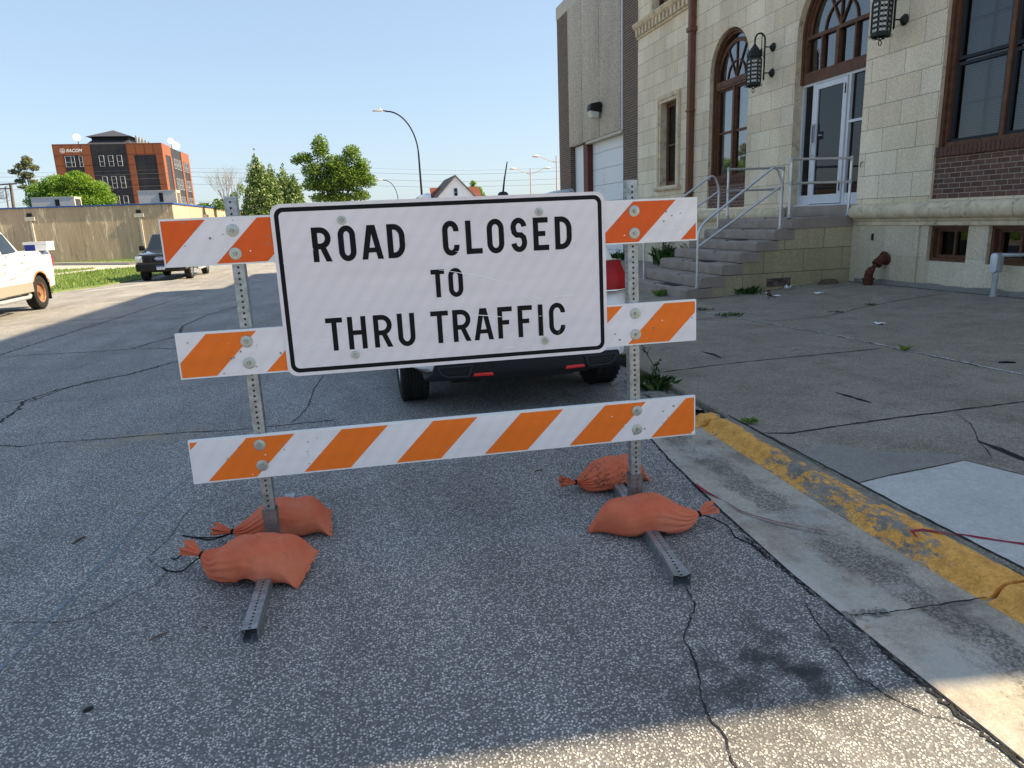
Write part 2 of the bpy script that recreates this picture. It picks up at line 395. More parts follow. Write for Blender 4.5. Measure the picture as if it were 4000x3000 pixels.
_m = _b.mix(_b.math('MULTIPLY', _b.ramp(_b.noise(75., _b.coord(), 6, .8), [(.52, 0), (.56, .95)]), _b.ramp(_b.noise(9., _b.coord(), 4, .6), [(.42, 0), (.56, 1)])), _c, (.035,.025,.022)); _b.nt.links.new(_m, _b.p.inputs['Base Color'])
MT['bagdirty'] = _b.mat
MT['cord'] = simple('black_cord', (.012,.012,.013), .8)
MT['rust'] = simple('rusty_iron', (.10,.032,.022), .85, var=.4, vs=25, bs=.6, bscale=60)
MT['gray_metal'] = simple('grey_cast_metal', (.42,.44,.45), .5, .4, var=.1)
MT['iron'] = simple('black_green_iron', (.010,.016,.014), .55, .3, var=.3)
MT['milk'] = simple('frosted_glass', (.55,.58,.52), .4)
MT['white_paint_car'] = paint('white_car_paint', (.80,.81,.82))
MT['white_truck'] = paint('white_truck_paint', (.80,.80,.79), dust=.08)
MT['black_paint'] = paint('black_car_paint', (.018,.019,.026), .2, .8, dust=.06)
MT['carglass'] = simple('car_glass', (.015,.02,.025), .05, 0, spec=.8)
MT['trim'] = simple('black_trim', (.014,.014,.015), .5)
MT['tyre'] = simple('tyre_rubber', (.022,.022,.022), .85, bs=.4, bscale=90, var=.2)
MT['rimrust'] = simple('rusty_steel_rim', (.28,.14,.07), .7, .3, var=.35, vs=20)
MT['chrome'] = simple('chrome', (.7,.7,.7), .15, 1.)
MT['redlens'] = simple('red_lens', (.33,.005,.008), .3, spec=.2, var=.3, vs=8)
MT['redrefl'] = simple('red_reflector', (.75,.02,.02), .3)
MT['tan'] = simple('tan_lower_paint', (.30,.27,.22), .4)
MT['rustp'] = simple('rust_patch', (.38,.15,.04), .9, var=.5, vs=20)
MT['headlamp'] = simple('headlamp_lens', (.65,.68,.7), .1, .3, var=.3, vs=12)
MT['blue'] = simple('blue_enamel', (.02,.06,.35), .3)
MT['platew'] = simple('plate_white', (.72,.76,.80), .5)
MT['white'] = simple('white_paint', (.78,.78,.76), .6, var=.06)
MT['whitewall'] = simple('white_siding', (.86,.87,.88), .7, var=.03)
MT['beige'] = simple('beige_unit', (.52,.47,.38), .6, var=.08)
MT['red_paint'] = simple('red_column_paint', (.11,.03,.024), .5, var=.15)
def garage_door():
    b = NB('garage_door_paint'); co = b.coord()
    c = b.mix(b.ramp(b.noise(1.6, b.coord(scale=(1,1,.5)), 6, .7), [(.62, 0), (.74, .7)]), (.76,.79,.80), (.45,.33,.18))
    b.P(Base_Color=c, Roughness=.5); return b.mat
MT['gdoor'] = garage_door()
def pale_wall():
    b = NB('streaked_concrete_wall'); co = b.coord(scale=(1,1,.10))
    c = b.ramp(b.noise(1.1, b.coord(scale=(1,1,.25)), 6, .6), [(.25, (.35,.255,.18)), (.75, (.50,.385,.28))])
    c = b.mix(b.ramp(b.noise(4.5, co, 6, .8), [(.56, 0), (.64, .85)]), c, (.85,.74,.54))  # pale upright streaks: grazing sunlight on the rough wall, put into the colour
    c = b.mix(b.ramp(b.noise(5., b.coord(scale=(1.3,1,.07)), 6, .75), [(.33, .7), (.45, 0)]), c, (.14,.11,.08))
    b.P(Base_Color=c, Roughness=.9)
    wv = b.n('TexWave', i_Vector=b.coord('xyz'), i_Scale=2.2, i_Distortion=.4, wave_type='BANDS', bands_direction='X').outputs['Fac']
    b.bump(b.noise(9., co, 5, .8), .8, .04); return b.mat
MT['pale'] = pale_wall()
MT['bluecap'] = simple('blue_roof_edge', (.03,.09,.30), .5)
MT['orangepanel'] = simple('terracotta_panel', (.26,.088,.038), .45, var=.06)
MT['darkpanel'] = simple('charcoal_panel', (.035,.036,.042), .5, var=.08)
MT['darkroof'] = simple('dark_metal_roof', (.07,.068,.08), .5)
MT['winblue'] = simple('office_glass', (.03,.035,.045), .12, spec=.3)
MT['shingle'] = simple('red_shingle', (.24,.085,.06), .9, var=.3, vs=4)
MT['shingle2'] = simple('grey_shingle', (.16,.14,.13), .9, var=.2)
MT['polewood'] = simple('weathered_pole_wood', (.14,.11,.085), .9, var=.2)
MT['bark'] = simple('bark', (.12,.085,.06), .9, var=.3, vs=8)
MT['palebark'] = simple('dead_pale_twigs', (.36,.31,.27), .9, var=.2)
MT['lamp_dark'] = simple('dark_bronze_pole', (.02,.016,.02), .5)
MT['lamp_pale'] = simple('pale_pole', (.55,.40,.34), .6)
MT['lamp_head'] = simple('lamp_head_metal', (.62,.60,.56), .5)
MT['lawn'] = concrete('lawn_soil', (.10,.15,.035), (.17,.22,.06), stain=(.16,.14,.06), amt=.3, grain=.4)
MT['ground'] = concrete('dry_ground', (.26,.22,.16), (.36,.31,.23), amt=.3)
MT['blade'] = leaf('grass_blades', [(0, (.07,.14,.02)), (.5, (.14,.24,.04)), (1, (.28,.32,.09))], .3)
MT['leaf_weed'] = leaf('weed_leaves', [(0, (.02,.05,.012)), (.6, (.045,.10,.02)), (1, (.09,.15,.04))], .25)
MT['leaf_bush'] = leaf('bush_leaves', [(0, (.10,.19,.02)), (.5, (.17,.29,.035)), (1, (.27,.38,.06))], .4)
MT['leaf_pear'] = leaf('pear_leaves', [(0, (.04,.085,.02)), (.55, (.10,.175,.04)), (.78, (.22,.31,.10)), (1, (.60,.62,.40))], .22)
MT['leaf_maple'] = leaf('maple_leaves', [(0, (.06,.11,.022)), (.6, (.14,.23,.045)), (1, (.28,.38,.09))], .45)
MT['leaf_pine'] = leaf('pine_needles', [(0, (.10,.12,.05)), (1, (.26,.25,.12))], .2)
MT['yellow_petal'] = simple('yellow_petals', (.75,.55,.03), .7)
MT['paper'] = simple('white_paper', (.8,.8,.8), .8)
MT['stick'] = simple('dry_stick', (.16,.11,.07), .9, var=.3)
MT['wire'] = simple('wire', (.12,.12,.13), .8)
def kerbmat():
    b = NB('worn_yellow_kerb_paint'); co = b.coord()
    con = b.ramp(b.noise(7., co, 8, .75), [(.3, (.13,.12,.10)), (.7, (.32,.295,.25))])
    yel = b.ramp(b.noise(16., co, 5, .7), [(.25, (.55,.24,.04)), (.6, (.86,.42,.085)), (.8, (.88,.54,.18))])
    sp = b.n('SeparateXYZ', i_0=co)
    y = sp.outputs[1]
    # worn away mostly between y=2.4 and y=3.7
    wear = b.math('ADD', b.ramp(b.math('MULTIPLY', y, .2), [(.40, 0.0), (.50, .15), (.56, .20), (.72, .17), (.80, .0)]), b.math('MULTIPLY', b.noise(9., b.coord(scale=(1,.35,1)), 8, .75), 1.))
    wear = b.math('ADD', wear, b.math('MULTIPLY', b.noise(45., co, 4, .8), .25))
    fine = b.math('MULTIPLY', b.math('SUBTRACT', b.noise(26., b.coord(scale=(1,.5,1)), 8, .8), .5), .55)
    wear = b.math('ADD', wear, fine)
    back = b.ramp(b.math('ADD', b.math('ADD', b.math('MULTIPLY', b.math('SUBTRACT', sp.outputs[0], 2.50), 4.), b.math('MULTIPLY', b.noise(11., b.coord(scale=(1,.4,1)), 6, .7), .5)), b.math('MULTIPLY', b.ramp(b.math('MULTIPLY', y, .2), [(.38, -.0), (.42, 1), (.76, 1), (.84, .0)]), .12)), [(.36, 0), (.46, 1)])
    wear = b.math('ADD', wear, b.math('MULTIPLY', back, .35))
    c = b.mix(b.ramp(wear, [(.77, 0), (.83, 1)]), yel, con)
    c = b.mix(b.ramp(b.noise(60., co, 5, .8), [(.60, 0), (.68, .8)]), c, (.16,.13,.09))
    c = b.mix(1, c, b.ramp(b.noise(80., co, 3), [(.3,.8),(.7,1.15)]), 'MULTIPLY')
    b.P(Base_Color=c, Roughness=.8); b.bump(b.noise(60., co, 5, .75), .6, .006); return b.mat
MT['kerb'] = kerbmat()
MT['spray_red'] = simple('red_spray', (.30,.03,.055), .8, var=.3, vs=25)
MT['spray_faint'] = simple('faint_red_spray', (.26,.14,.13), .9, var=.3, vs=40)
MT['rustspot'] = simple('rust_stain', (.20,.115,.06), .9, var=.4, vs=30)
MT['spray_black'] = simple('black_spray', (.02,.02,.022), .8)
MT['spray_blue'] = simple('faint_blue_chalk', (.20,.235,.27), .9, var=.45, vs=60)
MT['rubble'] = simple('rubble_stone', (.25,.235,.21), .95, var=.4, vs=12, bs=.6)
MT['joint'] = simple('joint_gravel', (.46,.45,.43), .95, var=.75, vs=45, bs=.9, bscale=80, bd=.01)

# ------------------------------------------------------------------ ground shape
def gz(y): return 0.0 if y < 5 else -.014*(min(y, 34)-5)
def sst(t): t = max(0, min(1, t)); return t*t*(3-2*t)
def wz(x, y):
    base = .080 - .016*max(0, min(y, 34)-3.5); fac = .13 - .009*(max(min(y, 34), 2)-8)
    return base + (fac-base)*sst((x-6.4)/3.0)
def ribbon(mb, pts, w_, zf, dz, mi=0, jit=.0, taper=True, sub=.06):
    P = [V((p[0], p[1], 0)) for p in pts]; Q = []
    for a, b in zip(P[:-1], P[1:]):
        n = max(1, int((b-a).length/sub)); n = min(n, 40)
        for i in range(n): Q.append(a.lerp(b, i/n))
    Q.append(P[-1]); L = len(Q)
    for i in range(1, L-1): Q[i] += V((random.uniform(-jit, jit), random.uniform(-jit, jit), 0))
    rows = []
    for i in range(L):
        t = (Q[min(i+1, L-1)]-Q[max(i-1, 0)]); t = t.normalized() if t.length > 1e-6 else V((1,0,0)); nn = V((-t.y, t.x, 0))
        k = w_*.5*(random.uniform(.45, 1.35) if jit else 1)
        if taper: k *= min(1, .25+min(i, L-1-i)*.4)
        rows.append([(p.x, p.y, zf(p.x, p.y)+dz) for p in (Q[i]-nn*k, Q[i]+nn*k)])
    mb.grid(rows, mi)
rz = lambda x, y: gz(y)

# ground: one sheet to the horizon
m = MB(); m.quad((-900,-300,-.62),(900,-300,-.62),(900,1500,-.62),(-900,1500,-.62)); struct('ground', m, MT['ground'], fix=False)
# road
m = MB()
def gut(y):      # asphalt / gutter line
    pts = [(-9,1.72),(1.3,1.72),(1.65,1.73),(2.4,1.74),(3.07,1.79),(3.9,1.88),(4.5,1.97),(4.72,2.02)]
    if y > 4.72: return 2.72
    for (a, b), (c, d) in zip(pts[:-1], pts[1:]):
        if a <= y <= c: return b+(d-b)*(y-a)/(c-a)
    return 1.72
ys = [-9, -4, 0, 1.3, 1.65, 2.4, 3.07, 3.9, 4.5, 4.72, 4.721, 5, 7, 10, 15, 20, 26, 34, 50, 70, 95]
rows = [[(x, y, gz(y)) for x in (-60, -30, -12, -6, -2, 0, gut(y) if y < 34 else 9)] for y in ys]
m.grid(rows)
rows2 = [[(x, y, gz(y)) for x in (9, 30, 60)] for y in (34, 50, 70, 95)]; m.grid(rows2)
CR = [
 ([(-4.2,5.95),(-2.79,5.93),(-2.62,5.82),(-2.45,5.86),(-2.15,5.83),(-1.88,5.8),(-1.65,5.79),(-1.38,5.76),(-1.06,5.69),(-.2,5.7)], .022),
 ([(-3.3,6.1),(-3.14,6.74),(-3.19,7.03),(-3.2,7.25),(-3.31,7.61),(-3.27,7.87),(-3.16,8.17),(-2.96,8.49),(-2.7,8.69),(-2.53,9.01),(-2.27,9.48),(-1.9,9.9),(-1.5,10.3)], .04),
 ([(-3.25,7.6),(-3.1,8.25),(-2.9,8.53),(-2.62,8.8),(-2.4,9.3)], .03),
 ([(-3.28,7.75),(-3.8,7.65),(-4.5,7.8)], .02),
 ([(-6.5,11.4),(-4.99,11.08),(-4.6,11.1),(-4.17,11.02),(-3.75,10.95),(-3.24,10.95),(-2.55,10.67),(-1.8,10.7),(-.6,10.5)], .035),
 ([(-3.24,10.95),(-3.14,11.39),(-3.0,11.72),(-2.88,12.1),(-2.95,12.69),(-3.1,13.52),(-3.05,14.33),(-3.02,15.41),(-2.73,16.49),(-2.5,18)], .05),
 ([(-5.4,9.5),(-5.09,11.34),(-5.05,12.53),(-4.99,14.04),(-4.87,15.82),(-4.79,18.21),(-4.6,22)], .045),
 ([(-9,15.7),(-7.03,15.89),(-6.16,16.04),(-5.05,15.93),(-4.19,16.07),(-3.19,15.66),(-2.6,15.8)], .045),
 ([(-1.0,4.1),(-1.04,3.96),(-1.05,3.64),(-1.11,3.45),(-.97,3.26),(-.99,3.15),(-1.08,3.08),(-1.16,2.98),(-1.27,2.92),(-1.51,2.98),(-1.8,2.95)], .006),
 ([(1.26,2.45),(1.23,2.3),(1.18,2.24),(1.09,2.12),(1.06,1.99),(1.03,1.89),(.98,1.76),(.97,1.68),(.98,1.63),(.96,1.57),(.94,1.5),(.9,1.35)], .009),
 ([(1.66,2.2),(1.61,2.05),(1.6,1.98),(1.57,1.9),(1.54,1.74),(1.56,1.68),(1.58,1.61),(1.61,1.54),(1.68,1.48),(1.71,1.41),(1.72,1.3)], .009),
 ([(-.4,7.71),(-.48,6.98),(-.49,6.31),(-.55,5.91),(-.6,5.75)], .016),
 ([(-.8,5.0),(-.3,5.2),(.2,5.1)], .008),
 ([(-7,22),(-5,23.3),(-3.6,24),(-1,24.2)], .06), ([(-8,27.5),(-6,28.2),(-4,27.9),(-1,28.3)], .06),
 ([(-8.5,19.6),(-7,20.6),(-5.9,21.9)], .05), ([(-5.5,25),(-5.3,30),(-5.6,36)], .05),
 ([(-8.7,31),(-5.5,31.3),(-2,31.2)], .06),
 ([(-3.2,5.9),(-3.4,5.5),(-3.7,5.2)], .03), ([(-2.9,5.84),(-3.1,5.6),(-3.0,5.3)], .012),
 ([(1.2,4.52),(1.5,4.56),(1.8,4.6),(1.98,4.6)], .014),
]
for pts, w_ in CR: ribbon(m, pts, w_*.62, rz, .003, 1, jit=w_*.55, sub=max(.022, w_*.8))
ribbon(m, [(1.735,1.0),(1.735,1.65),(1.745,2.4),(1.79,3.07),(1.88,3.9),(1.975,4.5)], .014, rz, .0045, 1, jit=.007, sub=.018, taper=False)
ribbon(m, [(1.705,1.0),(1.71,1.5),(1.72,1.9)], .016, rz, .0035, 1, jit=.010, sub=.015)
ribbon(m, [(1.725,2.2),(1.73,2.5),(1.75,2.8)], .010, rz, .0035, 1, jit=.008, sub=.015)
ribbon(m, [(-1.15,4.6),(-1.22,4.3),(-1.28,3.9),(-1.3,3.52),(-1.34,3.13),(-1.4,2.63),(-1.46,2.2)], .014, rz, .002, 2, jit=.002)
ribbon(m, [(-6.2,33.6),(-9,26.0)], .09, rz, .003, 3)
struct('road', m, [MT['asphalt'], MT['crack'], MT['spray_blue'], MT['white']], fix=False)

# gutter
m = MB()
ky0 = 4.68
def kx(y):   # gutter / kerb line
    return 2.34+.07*sst((y-2.6)/2.0)
gy = [-9, -3, 0, 1.0, 1.65, 2.0, 2.4, 3.07, 3.9, 4.5, ky0]
rows = []
for y in gy:
    a, b = gut(y)+.006, kx(y)+.03; rows.append([(a, y, -.06), (a, y, .006), (a+.02, y, .011)] + [(a+(b-a)*t, y, .011-.014*sin(pi*t*.9)) for t in (.25, .5, .75, 1)])
m.grid(rows)
flat = lambda x, y: .012
ribbon(m, [(1.74,2.06),(1.85,2.035),(1.92,2.03),(2.13,2.02),(2.36,2.01)], .010, flat, .002, 1, jit=.004, sub=.03)
_tri = [(1.75,2.10),(1.80,2.05),(1.92,2.035),(1.85,2.01),(1.76,1.97)]
ribbon(m, [(1.83,3.46),(1.83,3.35),(1.855,3.21)], .036, flat, .0025, 2, jit=.003)
ribbon(m, [(1.86,3.19),(1.875,3.05),(1.9,2.98),(1.98,2.86),(2.19,2.64)], .012, flat, .0025, 3, jit=.004)
struct('gutter', m, [MT['gutter'], MT['crack'], MT['spray_red'], MT['spray_faint'], MT['rubble']], fix=False, smooth=True)
# kerb: rounded yellow lip, broken off at its far end
m = MB()
prof = [(-.025,-.05),(-.02,.006),(.004,.012),(.028,.036),(.046,.064),(.062,.076),(.085,.081),(.12,.080),(.17,.078),(.19,.076),(.194,-.05)]
def kerb_seg(y0, y1, rough=.004, n=None):
    n = n or max(4, int((y1-y0)/.07)); rows = []
    for i in range(n+1):
        y = y0+(y1-y0)*i/n; e = .012*(1-min(1, min(i, n-i)/1.5))
        rows.append([(kx(y)+a+random.uniform(-rough, rough)*.6, y, (b-e if b > .02 else b)+random.uniform(-rough, rough)*.5) for a, b in prof])
    k = m.grid(rows); m.poly(rows[0]); m.poly(rows[-1][::-1])
kerb_seg(-9, 1.99, n=120); kerb_seg(2.008, 4.44)
rows = []
for i in range(5):
    y = 4.465+.16*i/4; s_ = [.8, 1, .98, .9, .55][i]
    rows.append([(kx(y)-.03+a*.95+random.uniform(-.006,.006), y+random.uniform(-.012,.012), b*s_+random.uniform(-.004,.004)) for a, b in prof])
m.grid(rows); m.poly(rows[0]); m.poly(rows[-1][::-1])
def kt(x, y): return .082
ribbon(m, [(2.37,2.405),(2.40,2.47),(2.46,2.465),(2.54,2.39),(2.565,2.37)], .024, kt, .003, 1, jit=.002)
struct('kerb', m, [MT['kerb'], MT['spray_red']], fix=True, smooth=True, angle=40)
# sidewalk
m = MB()
def sx0(y):
    if y < 4.72: return kx(y)+.202
    pts = [(4.72,2.645),(5.2,2.67),(5.7,2.70),(6.3,2.74),(7.07,2.78),(12,2.9),(34,3.2)]
    for (a, b), (c, d) in zip(pts[:-1], pts[1:]):
        if a <= y <= c: return b+(d-b)*(y-a)/(c-a)
    return 3.2
ys = [-9,-5,0,1,2,2.6,3,3.5,4,4.5,4.72,5.2,5.7,6.3,7.07,8,9,10,11,12,14,16,18,20,22,24,27,30,34]
rows = []
for y in ys:
    a = sx0(y); rows.append([(a, y, -.5), (a, y, wz(a, y)-.012), (a+.012, y, wz(a, y))] + [(x, y, wz(x, y)) for x in (3.2,4,5,5.6,6.4,6.8,7.2,7.6,8,8.4,8.8,9.2,9.6,9.9)])
m.grid(rows)
m.quad((3.2,34,-.5),(9.9,34,-.5),(9.9,34,wz(9.9,34)),(3.2,34,wz(3.2,34)))
def swz(x, y): # piecewise-linear surface of the mesh above
    xs = [sx0(y)+.012,3.2,4,5,5.6,6.4,6.8,7.2,7.6,8,8.4,8.8,9.2,9.6,9.9]
    y0 = max([a for a in ys if a <= y]); y1 = min([a for a in ys if a >= y]); t = 0 if y1 == y0 else (y-y0)/(y1-y0)
    def at(yy):
        for a, b in zip(xs[:-1], xs[1:]):
            if a <= x <= b: return wz(a, yy)+(wz(b, yy)-wz(a, yy))*(x-a)/(b-a)
        return wz(x, yy)
    return at(y0)+(at(y1)-at(y0))*t
sw = swz
def J(pts, w_=.012, mi=1, jit=.003, dz=.003, **k): ribbon(m, pts, w_, sw, dz, mi, jit=jit, **k)
J([(2.60,4.02),(2.79,3.94),(3.22,3.98),(3.77,4.01),(4.81,4.04),(5.55,4.04)], .02, jit=.006)
J([(4.13,3.99),(4.0,3.72),(3.86,3.55),(3.74,3.4),(3.56,3.14)], .006, jit=.005)
J([(2.78,6.11),(3.34,6.2),(3.86,6.25),(4.5,6.27),(5.5,6.3)], .02, jit=.004)
J([(5.55,-2),(5.6,4.76),(5.62,6.0),(5.66,7.32),(5.56,8.6),(5.46,9.82),(5.42,10.9)], .035, mi=2, jit=.012, dz=.004, sub=.05)
J([(5.55,-2),(5.6,4.76),(5.62,6.0),(5.66,7.32),(5.56,8.6),(5.46,9.82)], .05, mi=1, jit=.006, dz=.0025)
J([(5.6,8.75),(6.0,8.7),(6.6,8.72)], .012); J([(6.6,8.75),(7.4,9.05),(8.2,9.2),(9.3,9.3)], .022, jit=.006)
J([(2.7,9.3),(4,9.4),(5.5,9.4)], .02); J([(2.8,13),(5.5,13)], .02); J([(5.7,2.2),(9.6,2.3)], .02)
J([(8.0,11.0),(8.9,11.15),(9.2,11.18)], .012, mi=3, jit=0, dz=.003); J([(5.5,10.0),(6.0,10.0)], .015, mi=3, jit=0)
J([(9.55,1.2),(9.52,6),(9.53,8),(9.5,9.5),(9.52,11),(9.5,12)], .05, mi=1, jit=.012); J([(9.50,7),(9.46,9.5),(9.45,11)], .02, mi=2, jit=.02)
J([(6.75,11.96),(7.8,11.97),(8.6,11.98),(9.5,11.98)], .05, mi=2, jit=.02); J([(6.0,11.98),(7.0,12.0),(9.5,12.0)], .07, mi=1, jit=.01, dz=.0028)
J([(4.6,6.6),(4.75,6.62)], .05, mi=8, jit=.006, dz=.0035)
J([(3.78,4.80),(3.79,4.6),(3.80,4.42)], .036, mi=4, jit=.001, dz=.004)
J([(3.73,3.40),(3.72,3.25),(3.68,3.0)], .055, mi=4, jit=.001, dz=.004)
J([(3.72,6.98),(3.75,6.75),(3.72,6.52)], .045, mi=4, jit=.001, dz=.004)
SLAB = [(2.565,3.03),(2.8,3.07),(3.1,3.10),(3.36,3.14),(3.42,3.0),(3.47,2.86),(3.62,2.4),(3.8,1.8),(4.0,1.0),(4.2,0),(2.58,0),(2.58,1.0),(2.57,2.0)]
def decal(pts, dz, mi):
    loops = [[V((x, y, 0)) for x, y in pts]]; n = len(m.v)
    m.v += [(x, y, swz(x, y)+dz) for x, y in pts]
    for t in tessellate_polygon(loops): m.f.append(tuple(n+i for i in t)); m.m.append(mi)
m2 = m
decal(SLAB, .0035, 5)
decal([(2.58,3.62),(2.85,3.66),(3.0,3.50),(3.12,3.38),(3.36,3.28),(3.44,3.2),(3.38,3.155),(3.1,3.115),(2.8,3.085),(2.57,3.045)], .003, 6)
J([(2.56,3.03),(2.8,3.08),(3.1,3.11),(3.37,3.145)], .008, mi=1, dz=.0055, jit=.002); J([(3.37,3.145),(3.47,2.86),(3.62,2.4),(3.8,1.8)], .01, mi=1, dz=.0055, jit=.002)
J([(2.56,2.39),(2.62,2.33),(2.70,2.26),(2.80,2.18),(2.92,2.1)], .030, mi=7, jit=.001, dz=.006)
J([(2.565,-2),(2.56,1),(2.56,2.6),(2.575,3.3),(2.605,4.0),(2.63,4.5)], .016, mi=1, jit=.005, dz=.0045, sub=.05)
struct('sidewalk', m, [MT['walk'], MT['crack'], MT['joint'], MT['paper'], MT['spray_black'], MT['slab'], MT['patch'], MT['spray_red'], MT['rustspot']], fix=False)

# ------------------------------------------------------------------ barricade frame
BYAW, LEAN, INPL = -.0516, .0343, .0053
_a = V((cos(BYAW), sin(BYAW), 0)); _n = V((-sin(BYAW), cos(BYAW), 0)); _up = V((0,0,1))*cos(LEAN)+_n*sin(LEAN)
BA = _a*cos(INPL)+_up*sin(INPL); BU = -_a*sin(INPL)+_up*cos(INPL); BN = _n.copy()
BO = V((.37478, 3.20383, .1))
def B(u, v, w_=0): return BO + BA*u + BU*v - BN*w_       # w towards the camera
barr = thing('road_barricade', 'orange and white striped three-rail barricade with white ROAD CLOSED sign on steel feet', 'barricade', (BO.x, BO.y, 0))
def sq_tube(mb, p0, ax, s1, s2, length, size=.05, n=None, hole=.0056, pitch=.0254, mi=0, start=0.):
    # square tube with a row of punched holes in each of its four sides
    ax = V(ax).normalized(); s1 = V(s1).normalized(); s2 = V(s2).normalized(); p0 = V(p0); h = size/2
    n = int(length/pitch); rest = (length-n*pitch)
    for d, e in ((s1, s2), (s2, -s1), (-s1, -s2), (-s2, s1)):
        for i in range(n):
            c = p0 + d*h + ax*(pitch*(i+.5))
            k = 10
            ring = [c + e*hole*cos(2*pi*(j+.5)/k) + ax*hole*sin(2*pi*(j+.5)/k) for j in range(k)]
            outer = []
            for j in range(k):
                a = 2*pi*(j+.5)/k; cx, cy = cos(a), sin(a); s_ = 1/max(abs(cx), abs(cy))
                outer.append(c + e*h*max(-1, min(1, cx*s_*1.0)) + ax*(pitch/2)*max(-1, min(1, cy*s_)))
            q = n0 = len(mb.v); mb.v += [tuple(p) for p in ring] + [tuple(p) for p in outer]
            for j in range(k):
                j2 = (j+1) % k; mb.f.append((q+j, q+j2, q+k+j2, q+k+j)); mb.m.append(mi)
            # fill the square corners the decagon misses
            for sa, sb in ((1,1),(-1,1),(-1,-1),(1,-1)):
                cor = c + e*h*sa + ax*(pitch/2)*sb
                best = sorted(range(k), key=lambda j: (outer[j]-cor).length)[:2]
                mb.tri(cor, outer[best[0]], outer[best[1]], mi)
            back = [p - d*.0022 for p in ring]
            mb.grid([ring, back], mi, close_v=True)
        if rest > 1e-4:
            a0 = p0 + d*h + ax*(n*pitch); mb.quad(a0-e*h, a0+e*h, a0+e*h+ax*rest, a0-e*h+ax*rest, mi)
PL, PR = -.8607, .9643
for pu, top, fz in ((PL, 1.597, None), (PR, 1.604, None)):
    mb = MB(); sq_tube(mb, B(pu, -.04, -.028), BU, BA, -BN, top+.04, .051); obj('post', mb, MT['galv'], barr)
    mb = MB(); sq_tube(mb, B(pu, -.08, -.028), BU, BA, -BN, .235 if pu < 0 else .215, .062, hole=.0062)
    for s_ in (-1, 1): mb.obox(B(pu+s_*.032, .13 if pu < 0 else .11, -.028), BA*.003, BU*.02, BN*.022)
    obj('sleeve', mb, MT['galvd'], barr)
for f, b_ in (((-.508,2.55),(-.462,3.96)), ((1.25,2.46),(1.42,3.90))):
    f = V((*f, .029)); b_ = V((*b_, .029)); d = (b_-f); side = V((d.y, -d.x, 0)).normalized()
    mb = MB(); sq_tube(mb, f, d, V((0,0,1)), side, d.length, .057, hole=.006)
    if f.x > 0:    # crushed near end
        for i, v in enumerate(mb.v):
            t = (V(v)-f).dot(d.normalized())
            if t < .14:
                q = V(v); k = (1-t/.14); s_ = (q-f).dot(side)
                q = q + side*s_*.35*k + V((0,0,-.014*k*(1 if q.z > .03 else 0)*(1-abs(s_)/.028*.7)))
                mb.v[i] = tuple(q)
    obj('foot', mb, MT['galv'], barr)
def clip_poly(poly, x0, x1, y0, y1):
    def clip(p, inside, inter):
        out = []
        for i in range(len(p)):
            a, b = p[i-1], p[i]
            if inside(b):
                if not inside(a): out.append(inter(a, b))
                out.append(b)
            elif inside(a): out.append(inter(a, b))
        return out
    def ix(c): return lambda a, b: (c, a[1]+(b[1]-a[1])*(c-a[0])/(b[0]-a[0]))
    def iy(c): return lambda a, b: (a[0]+(b[0]-a[0])*(c-a[1])/(b[1]-a[1]), c)
    for ins, it in ((lambda p: p[0] >= x0-1e-9, ix(x0)), (lambda p: p[0] <= x1+1e-9, ix(x1)), (lambda p: p[1] >= y0-1e-9, iy(y0)), (lambda p: p[1] <= y1+1e-9, iy(y1))):
        if poly: poly = clip(poly, ins, it)
    return poly
def washer(parent, u, v, w_, r=.0262, name='washer'):
    mb = MB(); c = B(u, v, w_); ax = -BN
    mb.lathe([(.0, 0), (r, 0), (r, .0025), (r*.93, .0034), (.009, .0034), (.009, .0034)], c, ax, 28)
    mb.lathe([(.0068, .003), (.0068, .0085), (.0055, .0098), (0, .0098)], c, ax, 6)
    mb.lathe([(.003, .009), (.003, .014), (0, .014)], c, ax, 10)
    return obj(name, mb, MT['washer'], parent, smooth=True, angle=30)
for zt, zb, o0, bolts, lx, rx in ((1.5125, 1.308, -.745, ((PL,1.453),(PL,1.354),(PR,1.460),(PR,1.356)), -1.157, 1.284),
                          (1.0205, .815, -1.02, ((PL,.966),(PL,.868),(PR,.972),(PR,.867)), -1.159, 1.281),
                          (.5315, .326, -.906, ((PL,.484),(PL,.385),(PR,.481),(PR,.383)), -1.170, 1.278)):
    mb = MB()
    mb.prism([(lx, zb), (rx, zb), (rx, zt), (lx, zt)], B, -.003, .0185, 2)
    x0, x1, y0, y1 = lx+.007, rx-.007, zb+.007, zt-.009
    mb.quad(B(x0,y0,.0192), B(x1,y0,.0192), B(x1,y1,.0192), B(x0,y1,.0192), 0)
    for k in range(-3, 9):
        a = o0+.4285*k; hh = zt-zb
        p = clip_poly([(a-hh, zb), (a+.2143-hh, zb), (a+.2143, zt), (a, zt)], x0, x1, y0, y1)
        if p and len(p) > 2: mb.poly([B(u, v, .0202) for u, v in p], 1)
    # chips and scuffs
    for k in range(44):
        u = random.choice([random.gauss(PL, .16), random.gauss(PR, .16), random.uniform(lx, rx)]); v = random.uniform(zb+.015, zt-.015)
        if lx+.02 < u < rx-.02:
            r = random.uniform(.0015, .006); a0 = random.uniform(0, 6); pp = []
            for j in range(6):
                a = a0+j*pi/3; q = r*random.uniform(.4, 1.2); pp.append(B(u+q*cos(a)*1.3, v+q*sin(a), .0212))
            mb.poly(pp, random.choice([3, 3, 4]))
    rail = obj('rail', mb, [MT['white_sheet'], MT['orange_dark'] if zt > 1.2 else MT['orange_sheet'], MT['white_plastic'], MT['rubble'], MT['scratch']], barr, fix=False)
    for u, v in bolts: washer(rail, u, v, .0205)
